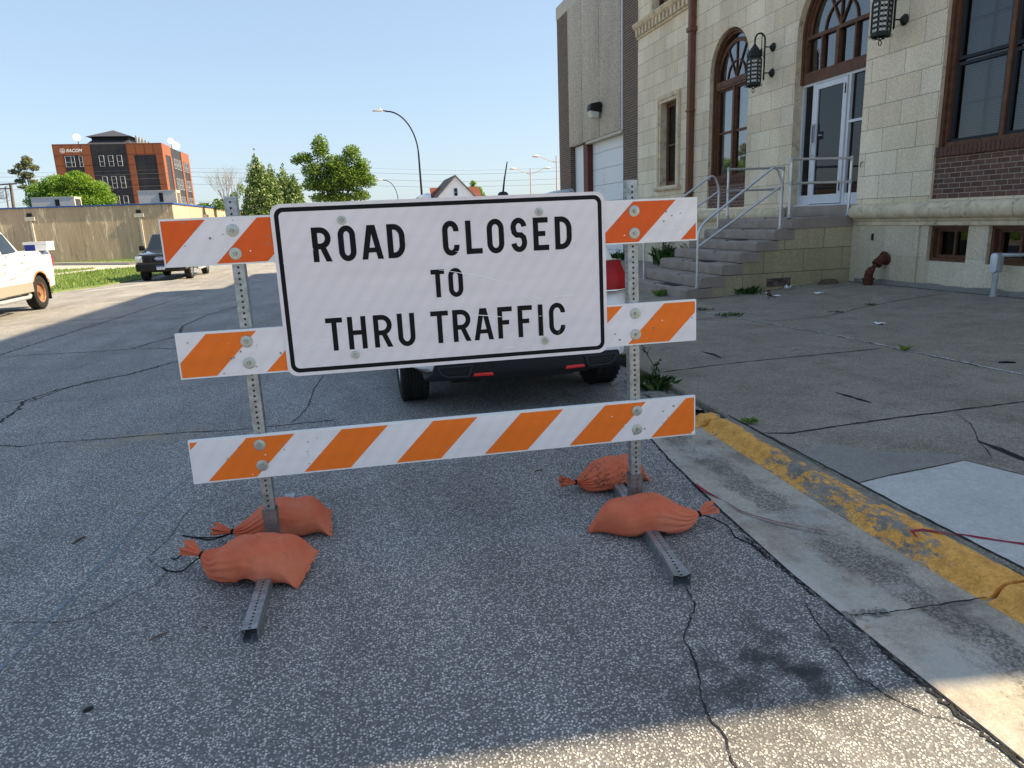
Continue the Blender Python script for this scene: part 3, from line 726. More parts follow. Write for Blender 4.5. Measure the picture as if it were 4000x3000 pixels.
# sign panel
SX0, SX1, SZ0, SZ1 = -.697, .818, .792, 1.556
def rrect(x0, x1, y0, y1, r, n=8):
    return arc(x1-r, y1-r, r, 0, 90, n)+arc(x0+r, y1-r, r, 90, 180, n)+arc(x0+r, y0+r, r, 180, 270, n)+arc(x1-r, y0+r, r, 270, 360, n)
mb = MB(); mb.prism(rrect(SX0, SX1, SZ0, SZ1, .045), B, .0215, .0245, 0)
def scr(pts, s=.0016):
    P = []
    for (a, b), (c, d) in zip(pts[:-1], pts[1:]):
        for i in range(4): P.append((a+(c-a)*i/4+random.uniform(-.0012,.0012), b+(d-b)*i/4+random.uniform(-.0012,.0012)))
    P.append(pts[-1])
    n = len(P); rows = []
    for i, (u, v) in enumerate(P):
        k = s*(.3+.7*sin(pi*(i+.3)/n)); rows.append([B(u-k*.5, v-k, .0266), B(u+k*.5, v+k, .0266)])
    mb.grid(rows, 1)
for p in ([(.02,1.235),(.2,1.20),(.36,1.15)], [(.40,1.10),(.47,1.06),(.52,1.10),(.54,1.16)], [(.44,1.085),(.50,1.075)], [(.56,1.08),(.66,1.082)], [(-.66,1.07),(-.58,1.0),(-.53,.95),(-.50,.953)],
          [(-.62,1.36),(-.58,1.40)], [(-.64,1.22),(-.63,1.17)], [(-.63,.90),(-.56,.915)], [(.60,.93),(.64,.98)], [(-.3,1.57-.05),(-.28,1.50)], [(.15,1.02),(.3,1.0)], [(-.655,1.30),(-.63,1.33)], [(.3,.85),(.36,.852)], [(-.66,.85),(-.63,.83)], [(-.35,1.13),(-.30,1.12)]): scr(p)
for k in range(40):
    u = random.choice([random.uniform(-.65,-.5), random.uniform(-.65,.76)]); v = random.uniform(.84, 1.5); l = random.uniform(.008, .03); a = random.uniform(0, pi)
    scr([(u, v), (u+l*cos(a), v+l*sin(a))], .0009)

ou = rrect(SX0+.0155, SX1-.0155, SZ0+.0155, SZ1-.0155, .038); inn = rrect(SX0+.0345, SX1-.0345, SZ0+.0345, SZ1-.0345, .022)
sign = obj('sign_panel', mb, [MT['signwhite'], MT['scratch']], barr, fix=True)
mb = MB(); mb.grid([[B(u, v, .0249) for u, v in ou], [B(u, v, .0249) for u, v in inn]], close_v=True); obj('border', mb, MT['black_vinyl'], sign, fix=False)
# lettering, drawn as strokes
LD = [0]
def stroke(mb, pts, s, closed=False):
    P = [V((p[0], p[1])) for p in pts]; n = len(P); rows = []
    LD[0] = (LD[0]+1) % 12; w_ = .0249+.00012*LD[0]
    for i in range(n):
        a = P[i-1] if (closed or i > 0) else None; c = P[(i+1) % n] if (closed or i < n-1) else None
        t1 = (P[i]-a).normalized() if a is not None else None; t2 = (c-P[i]).normalized() if c is not None else None
        if t1 is None: t1 = t2
        if t2 is None: t2 = t1
        n1 = V((-t1.y, t1.x)); n2 = V((-t2.y, t2.x)); nn = (n1+n2).normalized(); k = (s/2)/max(.4, nn.dot(n1))
        rows.append([B(P[i].x-nn.x*k, P[i].y-nn.y*k, w_), B(P[i].x+nn.x*k, P[i].y+nn.y*k, w_)])
    mb.grid(rows, close_u=closed)
def para(mb, xa, ya, xb, yb, s):
    LD[0] = (LD[0]+1) % 12; w_ = .0249+.00012*LD[0]
    mb.quad(B(xa-s/2,ya,w_), B(xa+s/2,ya,w_), B(xb+s/2,yb,w_), B(xb-s/2,yb,w_))
def letter(mb, ch, x, y, w_, h, s):
    X = lambda t: x+t; h2 = s/2; R_ = x+w_; T = y+h
    if ch in 'OCU':
        rx = w_/2-h2; ry = rx*1.25; cx = x+w_/2
        if ch == 'O':
            e = .003; pts = arc(cx, T+e-h2-ry, rx, 0, 180, 14, ry)+arc(cx, y-e+h2+ry, rx, 180, 360, 14, ry); stroke(mb, pts, s, True)
        elif ch == 'C':
            e = .003; pts = [(cx+rx, T-h*.30)]+arc(cx, T+e-h2-ry, rx, 0, 180, 14, ry)+arc(cx, y-e+h2+ry, rx, 180, 360, 14, ry)+[(cx+rx, y+h*.30)]; stroke(mb, pts, s)
        else:
            pts = [(x+h2, T)]+arc(cx, y-.003+h2+ry, rx, 180, 360, 14, ry)+[(R_-h2, T)]; stroke(mb, pts, s)
    elif ch == 'R':
        stroke(mb, [(x+h2, y), (x+h2, T)], s)
        r = h*.265-h2*.5; yb = y+h*.45
        rr = (T-h2-yb)/2; cx = R_-h2-rr*.95
        stroke(mb, [(x+h2, T-h2)]+[(a, b) for a, b in arc(cx, yb+rr, rr*.95, 90, -90, 12, rr)]+[(x+h2, yb)], s)
        para(mb, R_-s*.55, y, x+w_*.52, yb, s*1.06)
    elif ch == 'A':
        cx = x+w_/2; para(mb, x+s*.52, y, cx-s*.20, T, s*1.02); para(mb, R_-s*.52, y, cx+s*.20, T, s*1.02)
        stroke(mb, [(x+w_*.2, y+h*.27), (R_-w_*.2, y+h*.27)], s*.85)
    elif ch == 'D':
        stroke(mb, [(x+h2, y), (x+h2, T)], s); rx = w_*.62-h2; cx = R_-h2-rx; ry = h*.30
        stroke(mb, [(x+h2, T-h2)]+arc(cx, T-h2-ry, rx, 90, 0, 10, ry)+arc(cx, y+h2+ry, rx, 0, -90, 10, ry)+[(x+h2, y+h2)], s)
    elif ch == 'L': stroke(mb, [(x+h2, y), (x+h2, T)], s); stroke(mb, [(x, y+h2), (R_, y+h2)], s)
    elif ch in 'EF':
        stroke(mb, [(x+h2, y), (x+h2, T)], s); stroke(mb, [(x, T-h2), (R_-(.0 if ch == 'F' else .003), T-h2)], s)
        stroke(mb, [(x, y+h*.51), (x+w_*.78, y+h*.51)], s*.95)
        if ch == 'E': stroke(mb, [(x, y+h2), (R_, y+h2)], s)
    elif ch == 'T': stroke(mb, [(x, T-h2), (R_, T-h2)], s); stroke(mb, [(x+w_/2, y), (x+w_/2, T)], s)
    elif ch == 'H': stroke(mb, [(x+h2, y), (x+h2, T)], s); stroke(mb, [(R_-h2, y), (R_-h2, T)], s); stroke(mb, [(x, y+h*.51), (R_, y+h*.51)], s*.95)
    elif ch == 'I': stroke(mb, [(x+h2, y), (x+h2, T)], s)
    elif ch == 'S':
        e = .003; cx = x+w_/2; rx = w_/2-h2; ry = (h+2*e-s)/4; t = T+e-h2-ry; b = y-e+h2+ry
        stroke(mb, [(p, q) for p, q in arc(cx, t, rx, 8, 180, 12, ry)]+[(cx-rx*.86, t-ry*.62), (cx-rx*.4, t-ry*.98), (cx+rx*.4, b+ry*.98), (cx+rx*.86, b+ry*.62)]+arc(cx, b, rx, 0, -172, 12, ry), s)
words = {'ROAD': ([('R',-.532,.082),('O',-.419,.0765),('A',-.320,.096),('D',-.203,.0785)], 1.299, .151, .0228),
 'CLOSED': ([('C',.046,.0755),('L',.153,.075),('O',.251,.080),('S',.363,.076),('E',.469,.0745),('D',.573,.081)], 1.299, .151, .0225),
 'TO': ([('T',-.020,.0625),('O',.060,.067)], 1.110, .127, .0195),
 'THRU': ([('T',-.511,.075),('H',-.414,.0825),('R',-.298,.083),('U',-.189,.079)], .8965, .150, .0205),
 'TRAFFIC': ([('T',-.035,.082),('R',.067,.084),('A',.165,.093),('F',.280,.070),('F',.377,.070),('I',.476,.0205),('C',.529,.080)], .8965, .150, .0205)}
for wd, (ls, y, h, s) in words.items():
    mb = MB()
    for ch, x, w_ in ls: letter(mb, ch, x, y, w_, h, s*1.1)
    obj('lettering', mb, MT['black_vinyl'], sign, fix=False)
for u, v in ((-.394,1.476),(.502,1.475),(-.391,.871),(.504,.872)): washer(sign, u, v, .0262, .0185)

# ------------------------------------------------------------------ sandbags
def fract_noise(seed):
    rnd = random.Random(seed); ph = [(rnd.uniform(2, 9), rnd.uniform(2, 9), rnd.uniform(0, 6.28), rnd.uniform(0, 6.28)) for _ in range(7)]
    return lambda a, b: sum(sin(p*a+r)*cos(q*b+s) for p, q, r, s in ph)/7
def sandbag(label, neck, end, foot_t, wid, hgt, bend=0., seam_tilt=.3, seed=1, mat_='bag', neck_z=.07, tail_dir=None, cord=None, seam_w=1.0, te=0.):
    """neck, end: 2-D points of the tied neck and of the sewn end; foot_t: where along the bag the steel foot passes under it"""
    nk = V((neck[0], neck[1], 0)); en = V((end[0], end[1], 0)); d = en-nk; L = d.length; d.normalize(); s_ = V((-d.y, d.x, 0))
    root = thing('sandbag', label, 'sandbag', ((nk.x+en.x)/2, (nk.y+en.y)/2, 0), group='sandbags holding down the barricade feet')
    NU, NVv = 72, 88; nz = fract_noise(seed); rows = []; rnd = random.Random(seed)
    nf = 15; fph = [rnd.uniform(0, 6.28) for _ in range(4)]
    for i in range(NU+1):
        u = i/NU
        # half width and height along the length
        g = min(1, (u/.34)**.62) if u < .34 else 1
        gw = g*(1-.10*sst((u-.6)/.4)) ; gh = g
        e = sst((1-u)/.30); gh = gh*(.10+.90*sqrt(max(0, 1-(1-e)**2)))
        a = wid*gw*(1+.04*nz(u*3, 1))*(1-te*sst((u-.66)/.34)); hh = hgt*gh
        if u < .02: a, hh = .011, .022
        lift = .045*math.exp(-((u-foot_t)/.13)**2)                 # the bag bridges the foot
        cz = neck_z*(1-sst(u/.22)) + (hh*.5)*sst(u/.22)
        ctr = nk + d*(L*u) + s_*(bend*sin(pi*u))
        if u > .9: endz = .0
        row = []
        tilt = seam_tilt*sst((u-.55)/.45)
        for j in range(NVv):
            t = 2*pi*j/NVv; c_, sn = cos(t), sin(t)
            pw = .72 if sn < 0 else .9
            y = a*math.copysign(abs(c_)**.85, c_); z = (hh*.5)*math.copysign(abs(sn)**pw, sn)
            fold = math.exp(-u/.17)*(1-math.exp(-u/.02))
            r = 1 + .20*fold*sin(nf*t+fph[0]+1.5*sin(3*t+fph[1])) + .030*nz(u*4+t, t) + .018*sin(7*u*6.28+3*sin(t*2+fph[2]))*math.exp(-((u-foot_t)/.2)**2)
            # creases where the bag drapes over the foot
            r += -.05*math.exp(-((u-foot_t-.03)/.05)**2)*max(0, -c_*1.) * (1+sin(9*t+fph[2]))*.6
            y *= r; z *= r
            # end seam turned about the axis
            y2 = y*cos(tilt)-z*sin(tilt); z2 = y*sin(tilt)+z*cos(tilt)
            zz = cz + z2
            if tilt: zz += abs(sin(tilt))*a*.75*sst((u-.55)/.45)
            fl = max(lift*max(0, 1) if abs(1) else 0, .0)
            zz = max(zz, .004) if lift < .004 else max(zz, .004+lift*1.15)
            if sn > -.2: zz += lift*.45
            row.append(ctr + s_*y2 + V((0,0,zz)))
        rows.append(row)
    mb = MB(); mb.grid(rows, close_v=True); mb.poly(rows[0])
    # sewn end
    last = rows[-1]; seam = []
    obj('bag', mb, MT[mat_], root, smooth=True, angle=80)
    # frill of the sewn seam: along the widest line of the last section
    top = [last[j] for j in range(0, NVv//2+1)]; bot = [last[(NVv-j) % NVv] for j in range(0, NVv//2+1)]
    mid = [(p+q)/2 for p, q in zip(top, bot)]
    mb = MB(); r0_, r1_ = [], []
    for k, p in enumerate(mid):
        o = V((0,0,.004*sin(k*1.1))) + s_*.003*sin(k*.8); r0_.append(p-d*.004); r1_.append(p+d*(.013+.003*sin(k*.9))*seam_w+o)
    mb.grid([r0_, r1_]); mb.grid([[p+V((0,0,.003)) for p in r0_], [p+V((0,0,.002)) for p in r1_]]); obj('seam', mb, MT[mat_], root, fix=False, smooth=True)
    mb = MB(); mb.quad(last[0]+d*.003, mid[NVv//4]+d*.003, last[NVv//2]+d*.003, mid[NVv//4]+d*.003+V((0,0,.002)))
    mb2 = MB(); mb2.poly(last); obj('end_panel', mb2, MT[mat_], root, fix=False, smooth=True)
    # ruffled tail beyond the tie
    td = V(tail_dir).normalized() if tail_dir else V((-d.x, -d.y, .25)).normalized(); sd = td.cross(V((0,0,1))).normalized(); ud = sd.cross(td)
    p0 = nk+V((0,0,neck_z)); rows = []; 
    for i in range(9):
        u = i/8; row = []
        for j in range(48):
            t = 2*pi*j/48; rad = (.010+.030*u**.8)*(1+.30*u*sin(6*t+fph[3])+.16*sin(11*t+fph[1])*min(1, u*2))
            row.append(p0 + td*(.088*u+.012*u*sin(4*t+fph[0])) + sd*cos(t)*rad*1.05 + ud*sin(t)*rad*.62)
        rows.append(row)
    mb = MB(); mb.grid(rows, close_v=True)
    inner = [[p*.9+(p0+td*.08)*.1 for p in rows[-1]], [p0+td*.03 + (p-p0-td*.088)*.15 for p in rows[-1]]]
    mb.grid([rows[-1]]+inner, close_v=True)
    obj('tail', mb, MT[mat_], root, smooth=True, angle=80)
    mb = MB()
    ring = [p0+ (sd*cos(2*pi*k/16)*.0135+ud*sin(2*pi*k/16)*.0125) for k in range(17)]; mb.tube(ring, .0035, 6, caps=False)
    ring = [p0+td*.005+(sd*cos(2*pi*k/16)*.013+ud*sin(2*pi*k/16)*.012) for k in range(17)]; mb.tube(ring, .0035, 6, caps=False)
    for path in (cord or []):
        P = [V(p) for p in path]; Q = []
        for i in range(len(P)-1):
            p_1 = P[max(i-1, 0)]; p2 = P[min(i+2, len(P)-1)]
            for k in range(6):
                t = k/6; a, b_ = P[i], P[i+1]
                Q.append(.5*((2*a)+(b_-p_1)*t+(2*p_1-5*a+4*b_-p2)*t*t+(-p_1+3*a-3*b_+p2)*t**3))
        Q.append(P[-1]); mb.tube(Q, .0032, 6)
    obj('tie_cord', mb, MT['cord'], root, smooth=True)
    return root
sandbag('plump orange sandbag nearest the camera, draped over the front of the left barricade foot', (-.80,3.22), (-.325,3.035), .58, .138, .17, bend=-.02, seam_tilt=.25, seed=3, neck_z=.085,
        tail_dir=(-.9,.35,.55), cord=[[(-.79,3.215,.08),(-.84,3.25,.045),(-.90,3.245,.006),(-.96,3.26,.005),(-1.0,3.31,.005)], [(-.80,3.23,.08),(-.90,3.36,.05),(-.93,3.42,.02),(-.955,3.385,.006),(-.985,3.40,.005)]])
sandbag('orange sandbag on the back of the left barricade foot, with long black cords', (-.71,3.50), (-.235,3.50), .50, .125, .165, bend=.04, seam_tilt=.5, seed=5, neck_z=.06, te=.22,
        tail_dir=(-.95,.05,.30), cord=[[(-.71,3.50,.055),(-.79,3.55,.02),(-.87,3.60,.005),(-.94,3.63,.005),(-.99,3.665,.005)], [(-.71,3.50,.055),(-.77,3.545,.02),(-.84,3.565,.005),(-.90,3.60,.005),(-.98,3.66,.005)]])
sandbag('clean orange sandbag on the front of the right foot, neck towards the kerb', (1.60,2.98), (1.045,3.065), .47, .125, .165, bend=.02, seam_tilt=-.2, seed=8, neck_z=.06,
        tail_dir=(.97,.1,.32), te=.82, cord=[[(1.60,2.98,.06),(1.66,2.96,.04),(1.72,2.90,.01),(1.70,2.80,.005),(1.73,2.70,.005),(1.72,2.56,.005)]], seam_w=.4)
sandbag('orange sandbag speckled with black dirt on the back of the right barricade foot', (1.15,3.60), (1.60,3.66), .52, .125, .150, bend=-.01, seam_tilt=.5, seed=12, mat_='bagdirty', neck_z=.055,
        tail_dir=(-.97,-.05,.25), te=.5)

# ------------------------------------------------------------------ stone building
FX = 9.65
F = lambda d: (lambda y, z: (FX+d, y, z))
Fp = lambda y, z, d=0: (FX+d, y, z)
SB = thing('stone_building', 'pale limestone building with arched brown windows, in shade on the right', 'building', (FX+3, 12, 0))
def rect(y0, y1, z0, z1): return [(y0, z0), (y1, z0), (y1, z1), (y0, z1)]
def archp(y0, y1, z0, zs, n=20, ry=None):
    r = (y1-y0)/2; c = (y0+y1)/2; return [(y0, z0), (y1, z0)]+arc(c, zs, r, 0, 180, n, ry)
Y0B, Y1B, ZTOP = 1.07, 22.78, 11.95
O_small = rect(19.86, 20.92, 2.36, 4.78)
O_arch = archp(16.08, 17.97, 1.62, 5.0); O_door = archp(12.07, 14.24, 1.5, 5.05)
O_big = archp(7.0, 10.27, 1.60, 5.6); O_up = rect(20.1, 21.55, 7.45, 9.6)
O_up2 = rect(16.2, 17.8, 7.45, 9.6); O_up3 = rect(12.4, 13.9, 7.45, 9.6)
m = MB()
m.holes(rect(Y0B, Y1B, 1.28, ZTOP), [O_small, O_arch, O_door, O_big, O_up, O_up2, O_up3], F(0), 0)
for h in (O_small, O_arch, O_door, O_big, O_up, O_up2, O_up3):
    for i in range(len(h)):
        a, b = h[i-1], h[i]; m.quad(Fp(*a), Fp(*b), Fp(*b, .30), Fp(*a, .30), 1)
for p in ([(FX, Y0B), (30, Y0B)], [(30, Y0B), (30, Y1B)], [(30, Y1B), (FX, Y1B)]):
    (a, b), (c, d) = p; m.quad((a, b, -.6), (c, d, -.6), (c, d, ZTOP), (a, b, ZTOP), 0)
m.quad((FX, Y0B, ZTOP), (30, Y0B, ZTOP), (30, Y1B, ZTOP), (FX, Y1B, ZTOP), 0)
obj('wall', m, [MT['stone'], MT['stonetrim']], SB, fix=False)
# plinth (stands 3 cm proud), with basement windows
m = MB(); BW = [rect(9.42, 10.22, .575, 1.165), rect(8.20, 9.05, .575, 1.165), rect(15.9, 16.9, .58, 1.16), rect(20.2, 20.75, .16, .56), rect(6.6, 7.4, .575, 1.165)]
m.holes(rect(Y0B, 10.40, -.4, 1.28), BW[:2]+BW[4:], F(-.005), 0); m.holes(rect(10.40, Y1B, -.4, 1.28), BW[2:4], F(-.035), 0)
m.quad(Fp(10.40,-.4,-.005), Fp(10.40,-.4,-.035), Fp(10.40,1.28,-.035), Fp(10.40,1.28,-.005), 0)
for h in BW:
    for i in range(4):
        a, b = h[i-1], h[i]; m.quad(Fp(*a, -.035 if h in BW[2:4] else -.005), Fp(*b, -.035 if h in BW[2:4] else -.005), Fp(*b, .28), Fp(*a, .28), 1)
obj('plinth', m, [MT['stonebase'], MT['stonetrim']], SB, fix=False)
m = MB(); rows = []
for i in range(60):
    y = Y0B+(11.9-Y0B)*i/59; z = wz(9.65, y)+.075+random.uniform(-.02, .02); rows.append([Fp(y, -.3, -.05), Fp(y, z, -.047), Fp(y, z+.01, -.03)])
m.grid(rows); obj('mortar_skirt', m, MT['patch'], SB, fix=False)
# moulded water table
wt = [(0,1.17),(-.055,1.175),(-.06,1.21),(-.045,1.235),(-.075,1.25),(-.085,1.285),(-.13,1.30),(-.175,1.335),(-.195,1.39),(-.195,1.44),(-.17,1.50),(-.12,1.545),(-.06,1.56),(-.02,1.562),(0,1.565)]
def extr(name, prof, y0, y1, mt, joint=.92):
    m = MB(); y = y0
    while y < y1-1e-6:
        ye = min(y1, y+joint*random.uniform(.85, 1.1)); 
        if y1-ye < .2: ye = y1
        rows = [[Fp(yy, z, d+dd) for d, z in prof] for yy, dd in ((y+.003, .004), (y+.008, 0), (ye-.008, 0), (ye-.003, .004))]
        m.grid(rows); m.poly(rows[0]); m.poly(rows[-1][::-1]); y = ye
    return obj(name, m, mt, SB, fix=True, smooth=True, angle=50)
extr('water_table', wt, Y0B, 12.02, MT['stonetrim']); extr('water_table', wt, 14.30, Y1B, MT['stonetrim'])
# dentilled ledge under the upper windows
m = MB()
m.prism([(0,7.26),(-.10,7.27),(-.16,7.32),(-.20,7.40),(-.20,7.44),(0,7.46)], lambda d, z, y: Fp(y, z, d), 19.05, 22.80)
m.prism([(0,7.0),(-.05,7.0),(-.05,7.06),(0,7.06)], lambda d, z, y: Fp(y, z, d), 19.05, 22.78)
y = 19.08
while y < 22.7: m.box(FX-.13, FX, y, y+.12, 7.06, 7.26); y += .25
obj('dentil_ledge', m, MT['stonetrim'], SB, fix=False)
def frame_rect(mb, y0, y1, z0, z1, t, d0, d1, mi=0):
    mb.box(FX+d0, FX+d1, y0, y0+t, z0, z1, mi); mb.box(FX+d0, FX+d1, y1-t, y1, z0, z1, mi)
    mb.box(FX+d0, FX+d1, y0+t, y1-t, z0, z0+t, mi); mb.box(FX+d0, FX+d1, y0+t, y1-t, z1-t, z1, mi)
def pane(parent, shape, d, mt='glass', name='pane'):
    m = MB(); m.holes(shape, [], F(d)); o = obj(name, m, MT[mt], parent, fix=False)
    if o.data.polygons[0].normal.x > 0: o.data.flip_normals()
    return o
def backing(parent, y0, y1, z0, z1, d, mt='blind', name='blind'):
    m = MB(); m.quad(Fp(y0,z0,d), Fp(y1,z0,d), Fp(y1,z1,d), Fp(y0,z1,d)); return obj(name, m, MT[mt], parent, fix=False)
# small window with moulded surround
m = MB()
for t0, t1, dd in ((0, .16, -.045), (.10, .20, -.075), (.17, .225, -.055)):
    y0, y1, z0, z1 = 19.86, 20.92, 2.36, 4.78
    m.box(FX+dd, FX, y0-t1, y0-t0, z0-.02, z1+t1); m.box(FX+dd, FX, y1+t0, y1+t1, z0-.02, z1+t1); m.box(FX+dd+.0015, FX, y0-t0, y1+t0, z1+t0, z1+t1)
m.prism([(0,2.20),(-.10,2.215),(-.135,2.26),(-.135,2.30),(-.11,2.34),(0,2.35)], lambda d, z, y: Fp(y, z, d), 19.56, 21.22)
obj('window_surround', m, MT['stonetrim'], SB, fix=False)
m = MB(); frame_rect(m, 19.862, 20.918, 2.362, 4.778, .09, .16, .24); frame_rect(m, 19.955, 20.825, 2.455, 4.685, .035, .175, .215); m.box(FX+.17, FX+.22, 19.99, 20.79, 3.52, 3.58)
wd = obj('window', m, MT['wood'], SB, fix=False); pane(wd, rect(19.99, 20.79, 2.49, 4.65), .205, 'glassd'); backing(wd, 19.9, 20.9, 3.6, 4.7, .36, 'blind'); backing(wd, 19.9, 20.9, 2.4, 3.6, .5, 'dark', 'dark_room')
# downspout
m = MB(); m.box(FX-.17, FX-.02, 18.78, 18.96, 1.62, 12.0); m.box(FX-.20, FX, 18.73, 19.01, 6.3, 6.42); m.box(FX-.19, FX, 18.75, 18.99, 4.26, 4.32); m.box(FX-.19, FX, 18.75, 18.99, 2.05, 2.11)
obj('downspout', m, MT['copper'], SB, bevel=.012)
# arched windows
def fan(mb, yc, zs, r, d0, d1, hub=.45, bar=.024, spokes=(60, 90, 120)):
    n = 22
    def ring(ra, rb, a0=0, a1=180):
        A = [(yc+ra*cos(radians(a0+(a1-a0)*i/n)), zs+ra*sin(radians(a0+(a1-a0)*i/n))) for i in range(n+1)]
        Bb = [(yc+rb*cos(radians(a0+(a1-a0)*i/n)), zs+rb*sin(radians(a0+(a1-a0)*i/n))) for i in range(n+1)]
        mb.grid([[Fp(*p, d0) for p in A], [Fp(*p, d0) for p in Bb], [Fp(*p, d1) for p in Bb], [Fp(*p, d1) for p in A], [Fp(*p, d0) for p in A]])
    ring(r-.001, r-.10); ring(r*hub+bar/2, r*hub-bar/2)
    for a in spokes:
        c, s_ = cos(radians(a)), sin(radians(a)); L = r-.09; px, pz = -s_*bar/2, c*bar/2
        mb.prism([(yc+px, zs+pz), (yc-px, zs-pz), (yc+c*L-px, zs+s_*L-pz), (yc+c*L+px, zs+s_*L+pz)], Fp, d0-.002-a*1e-5, d1)
def outer_moulding(mb, y0, y1, z0, zs, t, d0, d1):
    yc, r = (y0+y1)/2, (y1-y0)/2; n = 24
    path_o = [(y0, z0)]+[(yc-r*cos(pi*i/n), zs+r*sin(pi*i/n)) for i in range(n+1)]+[(y1, z0)]
    path_i = [(y0+t, z0)]+[(yc-(r-t)*cos(pi*i/n), zs+(r-t)*sin(pi*i/n)) for i in range(n+1)]+[(y1-t, z0)]
    mb.grid([[Fp(*p, d0) for p in path_o], [Fp(*p, d0) for p in path_i], [Fp(*p, d1) for p in path_i], [Fp(*p, d1) for p in path_o]])
# window 1
y0, y1, zs = 16.08, 17.97, 5.0; yc = (y0+y1)/2
m = MB(); outer_moulding(m, y0+.001, y1-.001, 2.34, zs, .07, .10, .30); outer_moulding(m, y0+.071, y1-.071, 2.34, zs, .05, .14, .30)
m.box(FX+.13, FX+.30, y0+.12, y1-.12, 4.60, 4.80); m.box(FX+.11, FX+.30, y0+.121, y1-.121, 4.66, 4.70)
m.box(FX+.15, FX+.30, yc-.045, yc+.045, 2.42, 4.60)
for s_ in (y0+.12, yc+.045):
    e = (yc-.045) if s_ < yc else (y1-.12)
    frame_rect(m, s_, e, 2.42, 4.60, .045, .19, .26); m.box(FX+.195, FX+.25, s_+.045, e-.045, 3.50, 3.555)
m.box(FX+.10, FX+.30, y0+.12, y1-.12, 2.34, 2.42)
wd = obj('window', m, MT['wood'], SB, fix=False)
m = MB(); fan(m, yc, 4.80, .93, .205, .232, .45); obj('fanlight_bars', m, MT['wood'], wd, fix=False)
pane(wd, archp(y0+.1, y1-.1, 2.4, zs), .235); backing(wd, y0+.15, y1-.15, 2.45, 4.55, .34)
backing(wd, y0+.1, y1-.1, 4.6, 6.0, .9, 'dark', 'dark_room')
m = MB(); m.quad(Fp(y0,1.56,.05), Fp(y1,1.56,.05), Fp(y1,2.24,.05), Fp(y0,2.24,.05)); obj('brick_panel', m, MT['brick'], SB, fix=False)
def soldier(y0, y1, z0, z1, d0):
    m = MB(); y = y0+.004
    while y < y1-.03:
        w_ = min(.066, y1-y-.004); m.box(FX+d0+random.uniform(-.003, .003), FX+.1, y, y+w_, z0, z1); y += .081
    m.box(FX+d0+.012, FX+.1, y0, y1, z0+.004, z1-.004, 1)
    obj('brick_sill', m, [MT['soldier'], MT['patch']], SB, fix=False)
soldier(y0, y1, 2.24, 2.37, .0)
# big window
y0, y1, zs = 7.0, 10.27, 5.6
m = MB(); outer_moulding(m, y0+.001, y1-.001, 2.42, zs, .06, .07, .30); outer_moulding(m, y0+.061, y1-.061, 2.42, zs, .05, .12, .30)
m.box(FX+.10, FX+.3, y0+.11, y1-.11, 2.42, 2.50)
for yy in (8.10, 9.18): m.box(FX+.14, FX+.3, yy-.035, yy+.035, 2.50, zs+1.3)
for a, b in ((y0+.11, 8.065), (8.135, 9.145), (9.215, y1-.11)):
    frame_rect(m, a, b, 2.50, 3.72, .05, .18, .24, 1); frame_rect(m, a, b, 3.76, 6.0, .05, .18, .24, 1)
wd = obj('window', m, [MT['wood'], MT['screen']], SB, fix=False)
pane(wd, rect(y0+.1, y1-.1, 2.45, 6.2), .225, 'glassm'); backing(wd, y0+.1, y1-.1, 2.5, 6.1, .36)
m = MB()
for yy in (7.5, 8.6, 9.68): m.box(FX+.30, FX+.33, yy-.015, yy+.015, 2.5, 6)
for z in (3.1, 4.35, 5.0): m.box(FX+.3, FX+.332, y0+.1, y1-.1, z-.012, z+.012)
obj('sash_bars', m, MT['screen'], wd, fix=False)
m = MB(); m.quad(Fp(y0,1.56,.05), Fp(y1,1.56,.05), Fp(y1,2.28,.05), Fp(y0,2.28,.05)); obj('brick_panel', m, MT['brick'], SB, fix=False)
soldier(y0, y1, 2.28, 2.43, -.01)
# upper windows
for (a, b) in ((20.1, 21.55), (16.2, 17.8), (12.4, 13.9)):
    m = MB(); frame_rect(m, a+.001, b-.001, 7.451, 9.599, .07, .16, .26); m.box(FX+.17, FX+.25, (a+b)/2-.03, (a+b)/2+.03, 7.52, 9.53)
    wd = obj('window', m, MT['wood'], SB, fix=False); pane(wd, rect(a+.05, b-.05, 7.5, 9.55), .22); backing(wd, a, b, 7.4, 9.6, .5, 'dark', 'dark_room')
for yy in (21.62, 20.02):
    m = MB(); m.lathe([(.0,7.46),(.09,7.46),(.09,7.52),(.06,7.56)]+[(.055+.012*sin(k*1.4), 7.6+k*.07) for k in range(22)]+[(.06,9.2),(.09,9.3),(.0,9.35)], (FX-.03, yy, 0), n=14)
    obj('window_colonnette', m, MT['stonetrim'], SB, smooth=True)
# basement windows
for (a, b, z0, z1) in ((9.42, 10.22, .575, 1.165), (8.20, 9.05, .575, 1.165), (15.9, 16.9, .58, 1.16), (6.6, 7.4, .575, 1.165)):
    m = MB(); frame_rect(m, a+.001, b-.001, z0+.001, z1-.001, .05, .06, .24); frame_rect(m, a+.052, b-.052, z0+.052, z1-.052, .05, .14, .24); m.box(FX+.16, FX+.22, (a+b)/2-.02, (a+b)/2+.02, z0+.1, z1-.1)
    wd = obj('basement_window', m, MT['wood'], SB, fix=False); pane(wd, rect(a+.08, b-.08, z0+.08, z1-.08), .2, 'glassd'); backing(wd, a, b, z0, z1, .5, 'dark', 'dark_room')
m = MB()
for k in range(6): m.obox((FX+.02, 20.475, .20+.062*k), (.03,0,-.02), (0,.27,0), (0,0,.005))
m.quad(Fp(20.2,.16,.06), Fp(20.75,.16,.06), Fp(20.75,.56,.06), Fp(20.2,.56,.06), 1)
obj('vent_louvre', m, [MT['gray_metal'], MT['dark']], SB, fix=False)
